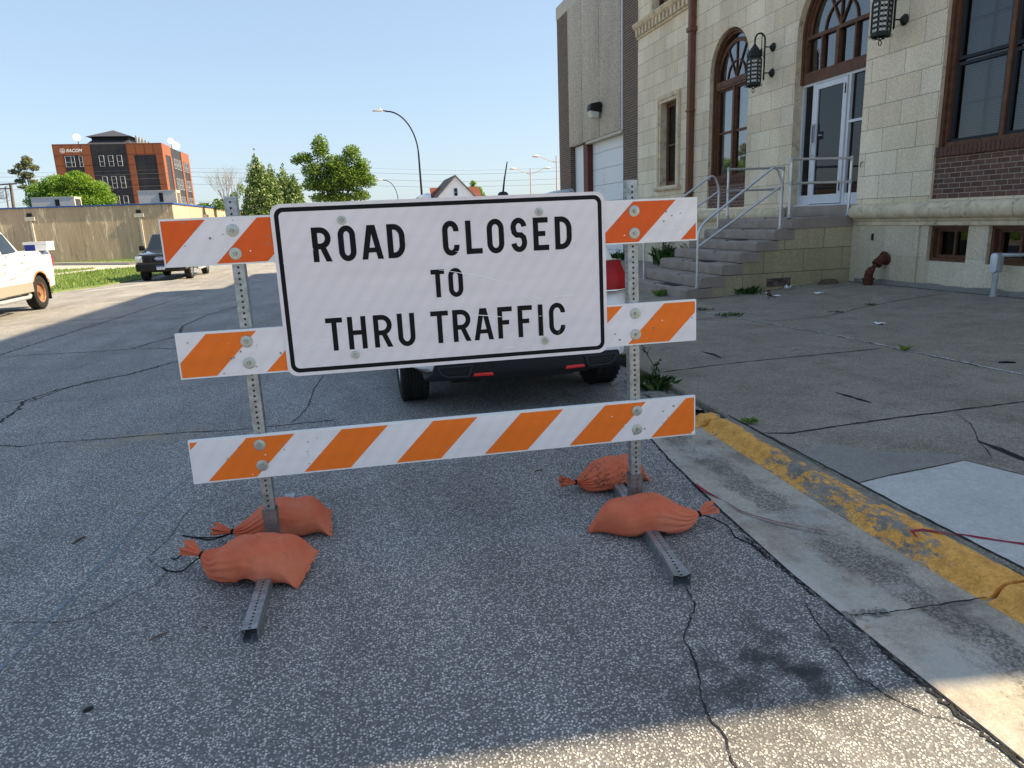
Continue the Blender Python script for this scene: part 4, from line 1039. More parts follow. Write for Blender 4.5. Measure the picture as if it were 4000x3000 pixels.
# door and fanlight
m = MB(); y0, y1, zs = 12.07, 14.24, 5.05; yc = (y0+y1)/2
outer_moulding(m, y0+.001, y1-.001, 4.10, zs, .07, .13, .32); outer_moulding(m, y0+.071, y1-.071, 4.10, zs, .05, .17, .32)
m.box(FX+.16, FX+.32, y0+.001, y1-.001, 4.10, 4.32); m.box(FX+.17, FX+.3, y0+.12, y1-.12, 4.97, 5.04)
m.box(FX+.165, FX+.3, yc-.045, yc+.045, 4.32, 4.97)
for s_ in (-1, 1): m.box(FX+.18, FX+.28, yc+s_*.5-.02, yc+s_*.5+.02, 4.32, 4.97)
fl = obj('fanlight', m, MT['wood'], SB, fix=False)
m = MB(); fan(m, yc, 5.04, 1.0, .215, .247, .48); obj('fanlight_bars', m, MT['wood'], fl, fix=False)
pane(fl, archp(y0+.1, y1-.1, 4.25, zs), .25); 
backing(fl, y0+.1, y1-.1, 4.2, 6.2, 1.4, 'blind', 'room_ceiling')
m = MB()
d0, d1 = .20, .27
m.box(FX+d0, FX+d1, 12.075, 12.13, 1.58, 4.10); m.box(FX+d0, FX+d1, 14.18, 14.235, 1.58, 4.10); m.box(FX+d0, FX+d1, 12.13, 14.18, 4.05, 4.10)
m.box(FX+d0, FX+d1, 12.70, 12.77, 1.58, 4.05); m.box(FX+d0, FX+d1, 13.80, 13.87, 1.58, 4.05)
m.box(FX+d0+.01, FX+d1, 12.13, 12.70, 1.58, 1.80); m.box(FX+d0+.01, FX+d1, 13.87, 14.18, 1.58, 1.80); m.box(FX+d0+.005, FX+d1, 12.13, 12.70, 3.15, 3.20)
df = obj('door_frame', m, MT['alu'], SB, fix=False)
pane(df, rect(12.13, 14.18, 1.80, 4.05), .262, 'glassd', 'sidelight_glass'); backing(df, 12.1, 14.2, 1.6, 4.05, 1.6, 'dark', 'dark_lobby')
m = MB(); m.box(FX+.30, FX+.33, 12.15, 12.66, 3.02, 3.10); obj('brass_strip', m, simple('brass_strip', (.55,.45,.22), .4), df)
m = MB(); m.box(FX+.17, FX+.225, 12.775, 12.885, 1.615, 4.035); m.box(FX+.17, FX+.225, 13.66, 13.795, 1.615, 4.035); m.box(FX+.17, FX+.225, 12.885, 13.66, 3.93, 4.035); m.box(FX+.17, FX+.225, 12.885, 13.66, 1.615, 1.80)
dr = obj('door', m, MT['alu'], SB, fix=False); pane(dr, rect(12.88, 13.665, 1.795, 3.935), .20, 'glassd')
m = MB(); m.tube([(FX+.17,13.73,3.22),(FX+.11,13.73,3.22),(FX+.11,13.73,2.62),(FX+.17,13.73,2.62)], .017, 8); m.box(FX+.13, FX+.17, 13.69, 13.77, 2.88, 3.26)
obj('handle', m, MT['gray_metal'], dr)
for zz in (3.72, 1.85): m = MB(); m.box(FX+.16, FX+.169, 12.80, 12.83, zz, zz+.19); obj('hinge', m, MT['rust'], dr)
m = MB(); m.box(FX+.193, FX+.197, 13.46, 13.62, 2.92, 3.08)
text_into(m, 'Please', lambda u, v, d: (FX+.190, 13.605-u, 3.0+v), width=.12, mi=1); obj('door_notice', m, [MT['dark'], MT['white']], dr, fix=False)
m = MB(); m.box(FX+.10, FX+.28, 12.10, 14.22, 1.572, 1.60); obj('threshold', m, MT['alu'], SB, fix=False)
m = MB(); m.box(FX-.06, FX+.33, 11.95, 14.27, 1.36, 1.571); obj('door_sill', m, MT['step'], SB, bevel=.01)
m = MB(); m.tube([(FX+.02, 11.49, 1.02), (FX-.05, 11.49, 1.0), (FX-.05, 11.49, .90)], .022, 10); obj('pipe_stub', m, MT['iron'], SB, smooth=True)
m = MB(); m.tube([(FX, 11.95, 2.35), (FX-.05, 11.95, 2.33), (FX-.05, 11.95, 2.25)], .008, 8); obj('wall_hook', m, MT['iron'], SB)
# bulge of stained rough patch near the stairs
# ------------------------------------------------------------------ entrance steps
ST = thing('entrance_steps', 'worn brown stone steps rising to the white glass door', 'steps', (7.9, 13.3, 0))
noses = [(8.24,1.36),(7.87,1.155),(7.50,.955),(7.15,.76),(6.80,.56),(6.36,.345),(6.08,.135)]
ends = [8.9, 8.335, 7.995, 7.615, 7.27, 6.905, 6.63]
SY0, SY1 = 12.05, 14.75
def slab(x0, x1, z0, z1, k):
    rows = []; rnd = random.Random(k); N = 26
    m = MB(); n1 = 10
    prof = [(x1, z0), (x0+.012, z0), (x0, z0+.02)] + [(x0+.004, z1-.035), (x0+.02, z1-.012), (x0+.05, z1), (x1, z1)]
    for i in range(N+1):
        t = i/N; y = SY0+(SY1-SY0)*t; e = .03*max(0, 1-i/1.2)
        rows.append([(a+(e*.6 if a < x1-.01 else 0)+rnd.uniform(-.005, .005)*(a < x1), y, b-(e*.35 if b > z1-.05 else 0)+rnd.uniform(-.004, .004)*(b > z1-.05)) for a, b in prof])
    m.grid(rows); m.poly(rows[0]); m.poly(rows[-1][::-1])
    y = SY0+rnd.uniform(.75, 1.75); m.box(x0+.006, x1, y, y+.004, z0+.01, z1+.0035, 1)
    o = obj('step', m, [MT['step'], MT['crack']], ST, smooth=True, angle=30)
    return o
for k, ((x, z), xe) in enumerate(zip(noses, ends)):
    z0 = (noses[k+1][1]+.006) if k < 6 else -.3
    if k == 0: slab(x, FX-.02, z-.205, z, k)
    else: slab(x, min(ends[k], 20) if False else ends[k], z0, z, k)
for x0, x1, z, ya, yb in ((6.14,6.34,.138,12.75,13.35),(6.86,7.08,.563,12.75,13.35),(7.55,7.75,.958,12.7,13.3)): m = MB(); m.box(x0, x1, ya, yb, z-.01, z+.004); obj('rubber_tread', m, MT['trim'], ST)
m = MB()
for (x0, x1, z0, z1) in ((8.34,FX,.76,1.153),(7.995,8.34,.76,.953),(7.27,FX,.35,.758),(7.617,7.99,.35,.758)): pass
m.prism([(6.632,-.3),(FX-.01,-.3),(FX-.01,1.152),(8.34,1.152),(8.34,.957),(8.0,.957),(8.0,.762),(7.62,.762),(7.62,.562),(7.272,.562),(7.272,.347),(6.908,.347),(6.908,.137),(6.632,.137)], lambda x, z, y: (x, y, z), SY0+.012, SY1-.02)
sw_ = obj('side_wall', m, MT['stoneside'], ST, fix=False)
m = MB(); m.box(7.78, 8.30, SY0+.006, SY0+.0115, .075, .235); obj('broken_patch', m, simple('broken_render', (.13,.09,.08), .95, var=.6, vs=14, bs=1), sw_)
# railings
def rail_path(P, rad, n=7):   # round the corners of a polyline
    P = [V(p) for p in P]; out = [P[0]]
    for i in range(1, len(P)-1):
        a = (P[i-1]-P[i]); b = (P[i+1]-P[i]); r = min(rad, a.length*.45, b.length*.45); p, q = P[i]+a.normalized()*r, P[i]+b.normalized()*r
        for k in range(n+1):
            t = k/n; out.append(p*(1-t)**2+P[i]*2*t*(1-t)+q*t*t)
    return out+[P[-1]]
def handrail(y, label, xl=6.36, zl=.135):
    R_ = thing('handrail', label, 'handrail', ((xl+8.05)/2, y, .5), group='sloping handrails of the entrance steps')
    m = MB(); m.tube(rail_path([(xl, y, zl), (xl, y, 1.27), (7.93, y, 2.34), (8.07, y, 2.05), (8.07, y, 1.36-.2)], .22), .024, 12); obj('top_rail', m, MT['rail'], R_, smooth=True)
    m = MB(); m.tube([(xl+.0, y, .90), (8.05, y, 1.955)], .021, 12); obj('middle_rail', m, MT['rail'], R_, smooth=True)
    for x, z in ((xl, zl), (8.07, 1.158)):
      m = MB(); m.lathe([(0,0),(.055,0),(.055,.008),(.035,.012),(.034,.05),(.0,.055)], (x, y, z), n=14)
      obj('base_flange', m, MT['gray_metal'], R_, smooth=True, angle=30)
handrail(12.15, 'aluminium handrail sloping up the near side of the entrance steps')
handrail(14.50, 'aluminium handrail sloping up the far side of the entrance steps', 6.30, .138)
def guard(x0, x1, y, z, top, mid, label):
    R_ = thing('guard_rail', label, 'railing', ((x0+x1)/2, y, z), group='guard rails on the door landing')
    for x in (x0, x1):
        m = MB(); m.tube([(x, y, z), (x, y, top+.01)], .026, 12); po = obj('post', m, MT['rail'], R_, smooth=True)
        m = MB(); m.lathe([(0,0),(.07,0),(.07,.008),(.04,.014),(.038,.07),(.0,.075)], (x, y, z), n=14); obj('base_flange', m, MT['gray_metal'], po, smooth=True, angle=30); m = MB(); m.lathe([(.032,top-.06),(.034,top-.03),(.034,top+.02),(.02,top+.04),(0,top+.045)], (x, y, 0), n=14); obj('elbow_fitting', m, MT['gray_metal'], po, smooth=True, angle=30); m = MB(); m.lathe([(.033,mid-.045),(.035,mid),(.033,mid+.045)], (x, y, 0), n=14)
        obj('tee_fitting', m, MT['gray_metal'], po, smooth=True, angle=30)
    for h in (top, mid):
        m = MB(); m.tube([(x0, y, h), (x1, y, h)], .024, 12); obj('rail', m, MT['rail'], R_, smooth=True)
guard(8.27, 9.57, 12.17, 1.363, 2.44, 2.0, 'two-bar guard rail on the near side of the door landing')
guard(8.12, 9.45, 14.2, 1.363, 2.41, 1.96, 'two-bar guard rail on the far side of the door landing')

# ------------------------------------------------------------------ lanterns
def lantern():
    L = thing('wall_lantern', 'black wrought iron lantern', 'lantern', (0,0,0), world=False)
    # local: wall plane at x=0, outwards -x; origin at the lower wall plate
    ax = -.47
    for z in (0, .54): m = MB(); m.lathe([(0,0),(.085,0),(.10,.02),(.07,.05),(.03,.09),(0,.10)], (0,0,z), (-1,0,0), 8); obj('wall_plate', m, MT['iron'], L)
    m = MB(); m.tube([(-.09,0,0),(-.22,0,0)], .013, 8); m.tube([(-.09,0,.54),(-.22,0,.54)], .013, 8)
    m.tube([(-.22,0,-.12),(-.22,0,.68)]+[(-.345+.125*cos(radians(a)), 0, .68+.14*sin(radians(a))) for a in range(15, 181, 15)]+[(ax,0,.62)], .019, 10)
    m.tube([(-.30,0,.81),(-.30,0,.36)], .009, 8)
    for z0, s_ in ((.30, 1), (.45, -1)): m.tube([(-.24-.04*(1-cos(radians(a)))*1.0, 0, z0+s_*.05*sin(radians(a))*1.2) for a in range(0, 270, 20)], .007, 6)
    m.lathe([(0,-.17),(.012,-.15),(.022,-.12),(.012,-.09)], (-.22,0,0), n=8)
    obj('bracket', m, MT['iron'], L, smooth=True)
    N = 6; R0, R1 = .145, .163
    def hx(r, z, k): a = 2*pi*(k+.5)/N; return V((ax+r*cos(a), r*sin(a), z))
    m = MB(); m.grid([[hx(.012,.62,k) for k in range(N)], [hx(.02,.60,k) for k in range(N)], [hx(.155,.40,k) for k in range(N)], [hx(.168,.36,k) for k in range(N)], [hx(.168,.33,k) for k in range(N)], [hx(.15,.32,k) for k in range(N)], [hx(.165,.27,k) for k in range(N)], [hx(.13,.27,k) for k in range(N)]], close_v=True)
    for k in range(N):
        for t in (0, .5):
            p = hx(.16,.38,k).lerp(hx(.16,.38,k+1), t); m.tube([p, p+V((0,0,.07)), p+(p-V((ax,0,p.z))).normalized()*.02+V((0,0,.12))], [.006,.008,.001], 5)
    obj('roof', m, MT['iron'], L, fix=False)
    m = MB(); zb, zt = -.22, .27
    for k in range(N):
        a, b = hx(R0+.008,zb,k), hx(R1-.005,zt,k); m.tube([a, b], .011, 6)
    m.grid([[hx(R0+.012,zb,k) for k in range(N)], [hx(R0+.012,zb-.05,k) for k in range(N)], [hx(R0-.02,zb-.06,k) for k in range(N)]], close_v=True)
    for k in range(N):
        p0, p1, q0, q1 = hx(R0+.004,zb,k), hx(R0+.004,zb,k+1), hx(R1-.008,zt,k), hx(R1-.008,zt,k+1); rows_n = 6
        for r in range(rows_n):
            for c in (0, 1):
                t = (r+.5)/rows_n; u = .30+.40*c
                ctr = p0.lerp(p1, u).lerp(q0.lerp(q1, u), t); ex = (p1-p0).normalized(); ez = V((0,0,1)); rr_2 = .032
                pts = [ctr+ex*rr_2*cos(radians(a))*(1 if c else -1)+ez*rr_2*1.0*sin(radians(a)) for a in range(-150, 151, 25)]
                m.tube(pts, .0055, 4, caps=False)
            t2 = r/rows_n; m.tube([p0.lerp(q0, t2), p1.lerp(q1, t2)], .005, 4)
    for k in range(N):
        p = hx(.15, -.27, k); dvec = (p-V((ax,0,p.z))).normalized(); m.tube([p-dvec*.05+V((0,0,-.03))]+[p+dvec*(.01+.022*sin(radians(a)))+V((0,0,-.022*cos(radians(a)))) for a in range(0, 300, 40)], .006, 5)
        m.tube([hx(.16,-.27,k), V((ax,0,-.33))], .007, 5)
    m.tube([V((ax+.03*cos(radians(a)), 0, -.375+.04*sin(radians(a)))) for a in range(0, 361, 24)], .008, 6)
    obj('cage', m, MT['iron'], L, fix=False)
    m = MB(); m.grid([[hx(R0-.006,zb,k) for k in range(N)], [hx(R1-.018,zt,k) for k in range(N)]], close_v=True); m.poly([hx(R0-.006,zb,k) for k in range(N)])
    obj('glass', m, MT['milk'], L)
    return L
l1 = lantern(); l1.location = (FX, 15.10, 4.53)
l1['label'] = 'black wrought iron wall lantern between the arched window and the door arch'; l1['group'] = 'wrought iron wall lanterns'
l2 = copy_tree(l1); l2.location = (FX, 11.18, 4.62); l2['label'] = 'black wrought iron wall lantern between the door arch and the big window'

# siamese connection and conduit
T = thing('standpipe_elbow', 'rusty red fire hose standpipe elbow coming out of the stone wall base', 'pipe', (9.3, 11.15, wz(9.3, 11.15)))
gzz = wz(9.3, 11.15)
m = MB(); m.lathe([(0,0),(.135,0),(.14,.012),(.13,.03),(.085,.04),(.08,.07)], (FX-.036, 11.12, .575), (-1,.05,-.3), 22); obj('flange', m, MT['rust'], T, smooth=True, angle=40)
m = MB(); a = V((FX-.03,11.12,.57)); m.tube([a, a+V((-.10,.0,-.015)), a+V((-.17,.01,-.07))], [.085,.09,.075], 18); m.tube([a+V((-.14,.01,-.05)), a+V((-.19,.01,-.10))], .088, 18)
m.tube([a+V((-.15,.01,-.06)), (9.33,11.15,.36)], .042, 14)
m.tube([(9.36,11.145,.40),(9.31,11.15,.33),(9.30,11.15,.25),(9.30,11.15,.20)], [.062,.075,.075,.065], 18)
for k in range(2): m.tube([(9.30-.0,11.07,.30-k*.08),(9.30,11.23,.30-k*.08)], .014, 8)
obj('elbow', m, MT['rust'], T, smooth=True, angle=50)
m = MB(); m.lathe([(.085,.13),(.105,.13),(.105,.10),(.09,.095),(.09,.04),(.075,.035),(.075,-.09)], (9.30,11.15,gzz), (0,0,1), 22)
m.lathe([(0,.13),(.085,.13)], (9.30,11.15,gzz), (0,0,1), 22); obj('coupling', m, MT['rust'], T, smooth=True, angle=40)
T = thing('conduit_box', 'grey electrical conduit box on a short upright pipe by the basement window', 'conduit', (9.45, 8.66, wz(9.45, 8.66)))
z0 = wz(9.45, 8.66); m = MB(); m.tube([(9.45,8.66,z0-.05),(9.45,8.66,.5)], .042, 16); m.tube([(9.45,8.66,z0-.02),(9.45,8.66,z0+.02)], .055, 16); obj('pipe', m, MT['gray_metal'], T, smooth=True)
m = MB(); m.prism(rrect(8.605, 8.735, .475, .775, .055), lambda y, z, d: (9.45+d, y, z), -.055, .06); m.tube([(9.49,8.63,.74),(9.75,8.42,.74)], .03, 12); obj('box', m, MT['gray_metal'], T, bevel=.004)
m = MB(); m.prism(rrect(8.613, 8.727, .483, .767, .052), lambda y, z, d: (9.45+d, y, z), -.062, -.056); m.prism(rrect(8.64, 8.70, .53, .72, .028), lambda y, z, d: (9.45+d, y, z), -.068, -.0625); obj('cover', m, MT['alu'], T, bevel=.002)
m = MB(); m.tube([(9.76,8.40,.74),(9.80,8.38,.74),(9.80,8.38,1.0)], .04, 12); obj('riser', m, MT['rust'], T, smooth=True)
m = MB(); m.tube([(9.0,15.7,.35),(9.1,15.75,.2),(9.12,15.8,-.05)], .05, 12); tag(obj('drain_hose', m, MT['trim'], base=(9.1,15.75,-.05)), 'black corrugated drain hose behind the entrance steps', 'hose')

# ------------------------------------------------------------------ garage building
GB = thing('garage_building', 'brown brick building with pebbled concrete panels above a white garage door', 'building', (FX+3, 28, -.2))
m = MB(); zt = 10.38
m.box(FX+.02, 30, 22.80, 24.12, -.6, 9.86); m.box(FX, 30, 30.12, 31.75, -.6, 9.86)
obj('brick_pier', m, MT['brick2'], GB, fix=False)
m = MB(); m.box(FX+.15, 30, 24.125, 30.115, 4.62, 10.2, 0); m.box(FX+.55, 30, 24.125, 30.115, -.6, 4.615, 0)
obj('wall', m, MT['coping'], GB, fix=False)
m = MB(); m.box(FX-.02, 30, 22.79, 31.79, 9.865, zt); obj('parapet', m, MT['coping'], GB, fix=False)
pz0 = 4.45
for a, b in ((24.20,26.28),(26.33,28.30),(28.35,30.07)):
    m = MB(); m.box(FX-.06, FX+.145, a, b, pz0, 9.85); obj('pebble_panel', m, MT['agg'], GB, bevel=.012)
m = MB(); m.box(FX-.02, FX+.14, 24.13, 24.19, pz0, 9.85); m.box(FX-.01, FX+.14, 26.285, 26.325, pz0, 9.85); m.box(FX-.01, FX+.14, 28.305, 28.345, pz0, 9.85); obj('panel_joint', m, MT['gdoor'], GB, fix=False)
m = MB(); m.box(FX-.03, FX+.5, 24.13, 28.0, pz0-.10, pz0-.005); obj('door_head_trim', m, MT['beige'], GB, fix=False)
m = MB(); m.quad((FX+.30,24.12,-.4),(FX+.30,28.05,-.4),(FX+.30,28.05,4.36),(FX+.30,24.12,4.36))
z = .45
rows = []
m = MB(); z = -.4
while z < 4.3: m.box(FX+.28, FX+.33, 24.12, 28.02, z+.012, min(z+.62, 4.36)); z += .622
obj('garage_door', m, MT['gdoor'], GB, fix=False)
m = MB(); m.box(FX+.05, FX+.4, 28.02, 28.55, -.5, 4.44); obj('steel_column', m, MT['red_paint'], GB, fix=False)
m = MB(); m.box(FX+.22, FX+.4, 28.55, 30.11, -.5, 4.44); obj('white_panel', m, MT['gdoor'], GB, fix=False)
WP = thing('wall_light', 'black box wall light with frosted lens on the pebbled concrete panel', 'wall light', (FX-.06, 26.2, 5.2))
m = MB(); m.prism([(0,5.62),(-.10,5.66),(-.42,5.60),(-.46,5.36),(-.10,5.30),(0,5.30)], lambda d, z, y: Fp(y, z, d-.06), 26.0, 26.42); obj('housing', m, MT['trim'], WP, bevel=.01)
m = MB(); m.prism([(-.10,5.298),(-.45,5.358),(-.36,5.14),(-.12,5.08)], lambda d, z, y: Fp(y, z, d-.06), 26.02, 26.40); obj('lens', m, MT['milk'], WP, bevel=.008)
m = MB(); m.box(FX-.10, FX-.06, 25.95, 26.02, 5.45, 5.55); obj('conduit', m, MT['trim'], WP)

# ------------------------------------------------------------------ vehicles
def place(root, x, y, z, rz): root.location = (x, y, z); root.rotation_euler = (0, 0, rz)
def loft_body(name, stations, mat_, parent, arches=(), flip=None):
    """stations: (y, half width, z bottom, z shoulder, z top, top half width)"""
    m = MB(); rows = []
    for y, hw, zb, zs, zt, tw in stations:
        half = [(0, zb), (hw*.88, zb), (hw*.97, zb+.05), (hw, zb+(zs-zb)*.45), (hw*.995, zs), (hw*.975, zs+(zt-zs)*.45), (tw, zt), (tw*.5, zt+.012), (0, zt+.016)]
        rows.append([(x, y, z) for x, z in half]+[(-x, y, z) for x, z in half[-2:0:-1]])
    m.grid(rows, close_v=True); m.poly(rows[0]); m.poly(rows[-1][::-1])
    o = obj(name, m, [mat_, MT['trim']], parent)
    for (y, r, z) in arches:
        for sx in (-1, 1):
            c = MB(); c.lathe([(0, -.4), (r, -.4), (r, .4), (0, .4)], (sx*1.0, y, z), (1,0,0), 36)
            cut = obj('cut', c, [MT['trim'], MT['trim']])
            for p in cut.data.polygons: p.material_index = 1
            md = o.modifiers.new('b', 'BOOLEAN'); md.operation = 'DIFFERENCE'; md.object = cut; md.solver = 'EXACT'
            bpy.context.view_layer.update()
            me = bpy.data.meshes.new_from_object(o.evaluated_get(bpy.context.evaluated_depsgraph_get()))
            o.modifiers.clear(); o.data = me; bpy.data.objects.remove(cut)
    for p in o.data.polygons: p.use_smooth = True
    try: o.data.set_sharp_from_angle(angle=radians(28))
    except Exception: pass
    return o
def cabin(name, pts_low, pts_high, mat_, parent, bevel=.05, bow=.03):
    """pts: (y, half width, z) front to rear for belt and roof"""
    m = MB(); rows = []
    (yf, wf, zf_), (yr, wr, zr) = pts_low; (Yf, Wf, Zf), (Yr, Wr, Zr) = pts_high
    p = [(-wf,yf,zf_),(wf,yf,zf_),(wr,yr,zr),(-wr,yr,zr),(-Wf,Yf,Zf),(Wf,Yf,Zf),(Wr,Yr,Zr),(-Wr,Yr,Zr)]
    m.hexa(p); o = obj(name, m, mat_, parent, bevel=bevel, seg=4, angle=50); return o, [V(q) for q in p]
def win(parent, a, b, c, d, fr=(0,1,0,1), off=.006, mat_='carglass', name='window', tk=.004):
    """a pane on the face a(low rear) b(low front) c(high front) d(high rear), fr = start,end along, start,end up"""
    def P(u, v): return (a.lerp(b, u)).lerp(d.lerp(c, u), v)
    n = (b-a).cross(d-a).normalized(); q = [P(fr[0],fr[2]), P(fr[1],fr[2]), P(fr[1],fr[3]), P(fr[0],fr[3])]
    cen = sum(q, V((0,0,0)))/4
    if n.dot(V((cen.x, 0, .3))) < 0 and abs(cen.x) > .2: n = -n
    if abs(cen.x) <= .2: n = n if n.z > 0 else -n
    # rounded corners
    out = []
    for i in range(4):
        p0, p1, p2 = q[i-1], q[i], q[(i+1) % 4]; r = .06
        A_, B_ = p1+(p0-p1).normalized()*r, p1+(p2-p1).normalized()*r
        for k in range(5): t = k/4; out.append(A_*(1-t)**2+p1*2*t*(1-t)+B_*t*t)
    m = MB(); m.poly([p+n*off for p in out]); L = len(out)
    for i in range(L): m.quad(out[i]-n*.05, out[(i+1) % L]-n*.05, out[(i+1) % L]+n*off, out[i]+n*off)
    return obj(name, m, MT[mat_], parent, fix=True)
def wheel(parent, x, y, r, wd, rimmat='chrome', side=1, rimr=.6, spokes=5, deep=False):
    m = MB(); h = wd/2
    m.lathe([(r*rimr, h*.92), (r*.80, h), (r*.94, h*.93), (r*.985, h*.80), (r, h*.6)]+[(r-(.009 if k % 2 else 0), h*.55-k*wd*.055) for k in range(1, 10)]+[(r, -h*.6), (r*.985, -h*.80), (r*.94, -h*.93), (r*.80, -h), (r*rimr, -h*.92), (r*rimr*.97, 0), (r*rimr, h*.92)], (x, y, r), (side, 0, 0), 44)
    for k in range(36):
        a = 2*pi*k/36; c_ = V((x, y, r))+V((0, cos(a), sin(a)))*(r+.002); tng = V((0, -sin(a), cos(a)))
        for s_ in (-1, 1): m.obox(c_+V((s_*h*.70,0,0)), V((h*.16,0,0)), tng*(r*.045), V((0,cos(a),sin(a)))*.0025)
    w_ = obj('tyre', m, MT['tyre'], parent, smooth=True, angle=40); w_.name = 'wheel'
    m = MB(); R_ = r*rimr
    if deep: m.lathe([(R_*.99,h*.9),(R_*.93,h*.80),(R_*.88,h*.45),(R_*.74,h*.22),(R_*.72,h*.30),(R_*.30,h*.42),(R_*.26,h*.75),(0,h*.78)], (x, y, r), (side, 0, 0), 30)
    else:
        m.lathe([(R_*.99,h*.9),(R_*.92,h*.86),(R_*.88,h*.35),(R_*.3,h*.2),(0,h*.2)], (x, y, r), (side, 0, 0), 30)
        for k in range(spokes):
            a = 2*pi*k/spokes+.3; e = V((0, cos(a), sin(a))); t = V((0, -sin(a), cos(a)))
            c0 = V((x+side*h*.62, y, r)); m.hexa([c0+e*R_*.1-t*R_*.16+V((-side*.03,0,0)), c0+e*R_*.1+t*R_*.16+V((-side*.03,0,0)), c0+e*R_*.93+t*R_*.11+V((-side*.03,0,0)), c0+e*R_*.93-t*R_*.11+V((-side*.03,0,0)), c0+e*R_*.1-t*R_*.16+V((side*.02,0,0)), c0+e*R_*.1+t*R_*.16+V((side*.02,0,0)), c0+e*R_*.93+t*R_*.11+V((side*.02,0,0)), c0+e*R_*.93-t*R_*.11+V((side*.02,0,0))])
        m.lathe([(R_*.2,h*.6),(R_*.18,h*.78),(0,h*.8)], (x, y, r), (side, 0, 0), 16)
    if deep:
        for k in range(8):
            a = 2*pi*k/8; m.lathe([(.012,0),(.012,.02),(0,.022)], (x+side*h*.38, y+R_*.42*cos(a), r+R_*.42*sin(a)), (side,0,0), 6)
    obj('rim', m, MT[rimmat], w_, smooth=True, angle=30)
    return w_

# --- white SUV behind the sign (local y=0 rear bumper, +y forwards)
S = thing('white_suv', 'white sport utility vehicle parked right behind the ROAD CLOSED sign', 'suv', (0,0,0), world=False)
loft_body('body', [(-.00,.80,.40,.70,.84,.72),(.03,.85,.385,.75,.93,.76),(.12,.895,.37,.86,1.05,.82),(.30,.935,.35,.90,1.06,.86),(.55,.985,.33,.92,1.07,.90),(1.6,1.0,.28,.92,1.06,.92),(3.3,1.0,.28,.92,1.04,.90),(3.9,.99,.28,.90,1.10,.86),(4.5,.97,.28,.85,1.02,.80),(4.85,.92,.30,.76,.90,.70),(5.02,.78,.36,.64,.72,.6)], MT['white_paint_car'], S, arches=((.86,.43,.37),(3.90,.43,.37)))
cb, p = cabin('cabin', [(3.95,.90,1.02),(.10,.88,1.02)], [(2.75,.70,1.70),(.50,.70,1.73)], MT['white_paint_car'], S, bevel=.09)
for sx in (0, 1):
    a, b_, c_, d_ = (p[3],p[0],p[4],p[7]) if sx else (p[2],p[1],p[5],p[6])
    for f0, f1 in ((.12,.36),(.38,.62),(.64,.90)): win(cb, a, b_, c_, d_, (f0, f1, .14, .86))
win(cb, p[0], p[1], p[5], p[4], (.06,.94,.1,.92), name='windscreen'); win(cb, p[3], p[2], p[6], p[7], (.1,.9,.2,.85), name='rear_window')
m = MB(); m.prism([(-.77,.47),(.77,.47),(.79,.40),(.86,.36),(.83,.335),(.70,.33),(.42,.325),(.36,.30),(-.36,.30),(-.42,.325),(-.70,.33),(-.83,.335),(-.86,.36),(-.79,.40)], lambda x, z, y: (x, y, z), -.02, .30); obj('rear_valance', m, MT['trim'], S, bevel=.012)
m = MB(); m.box(-.6,.6,.3,4.9,.24,.34); obj('underbody', m, MT['trim'], S)
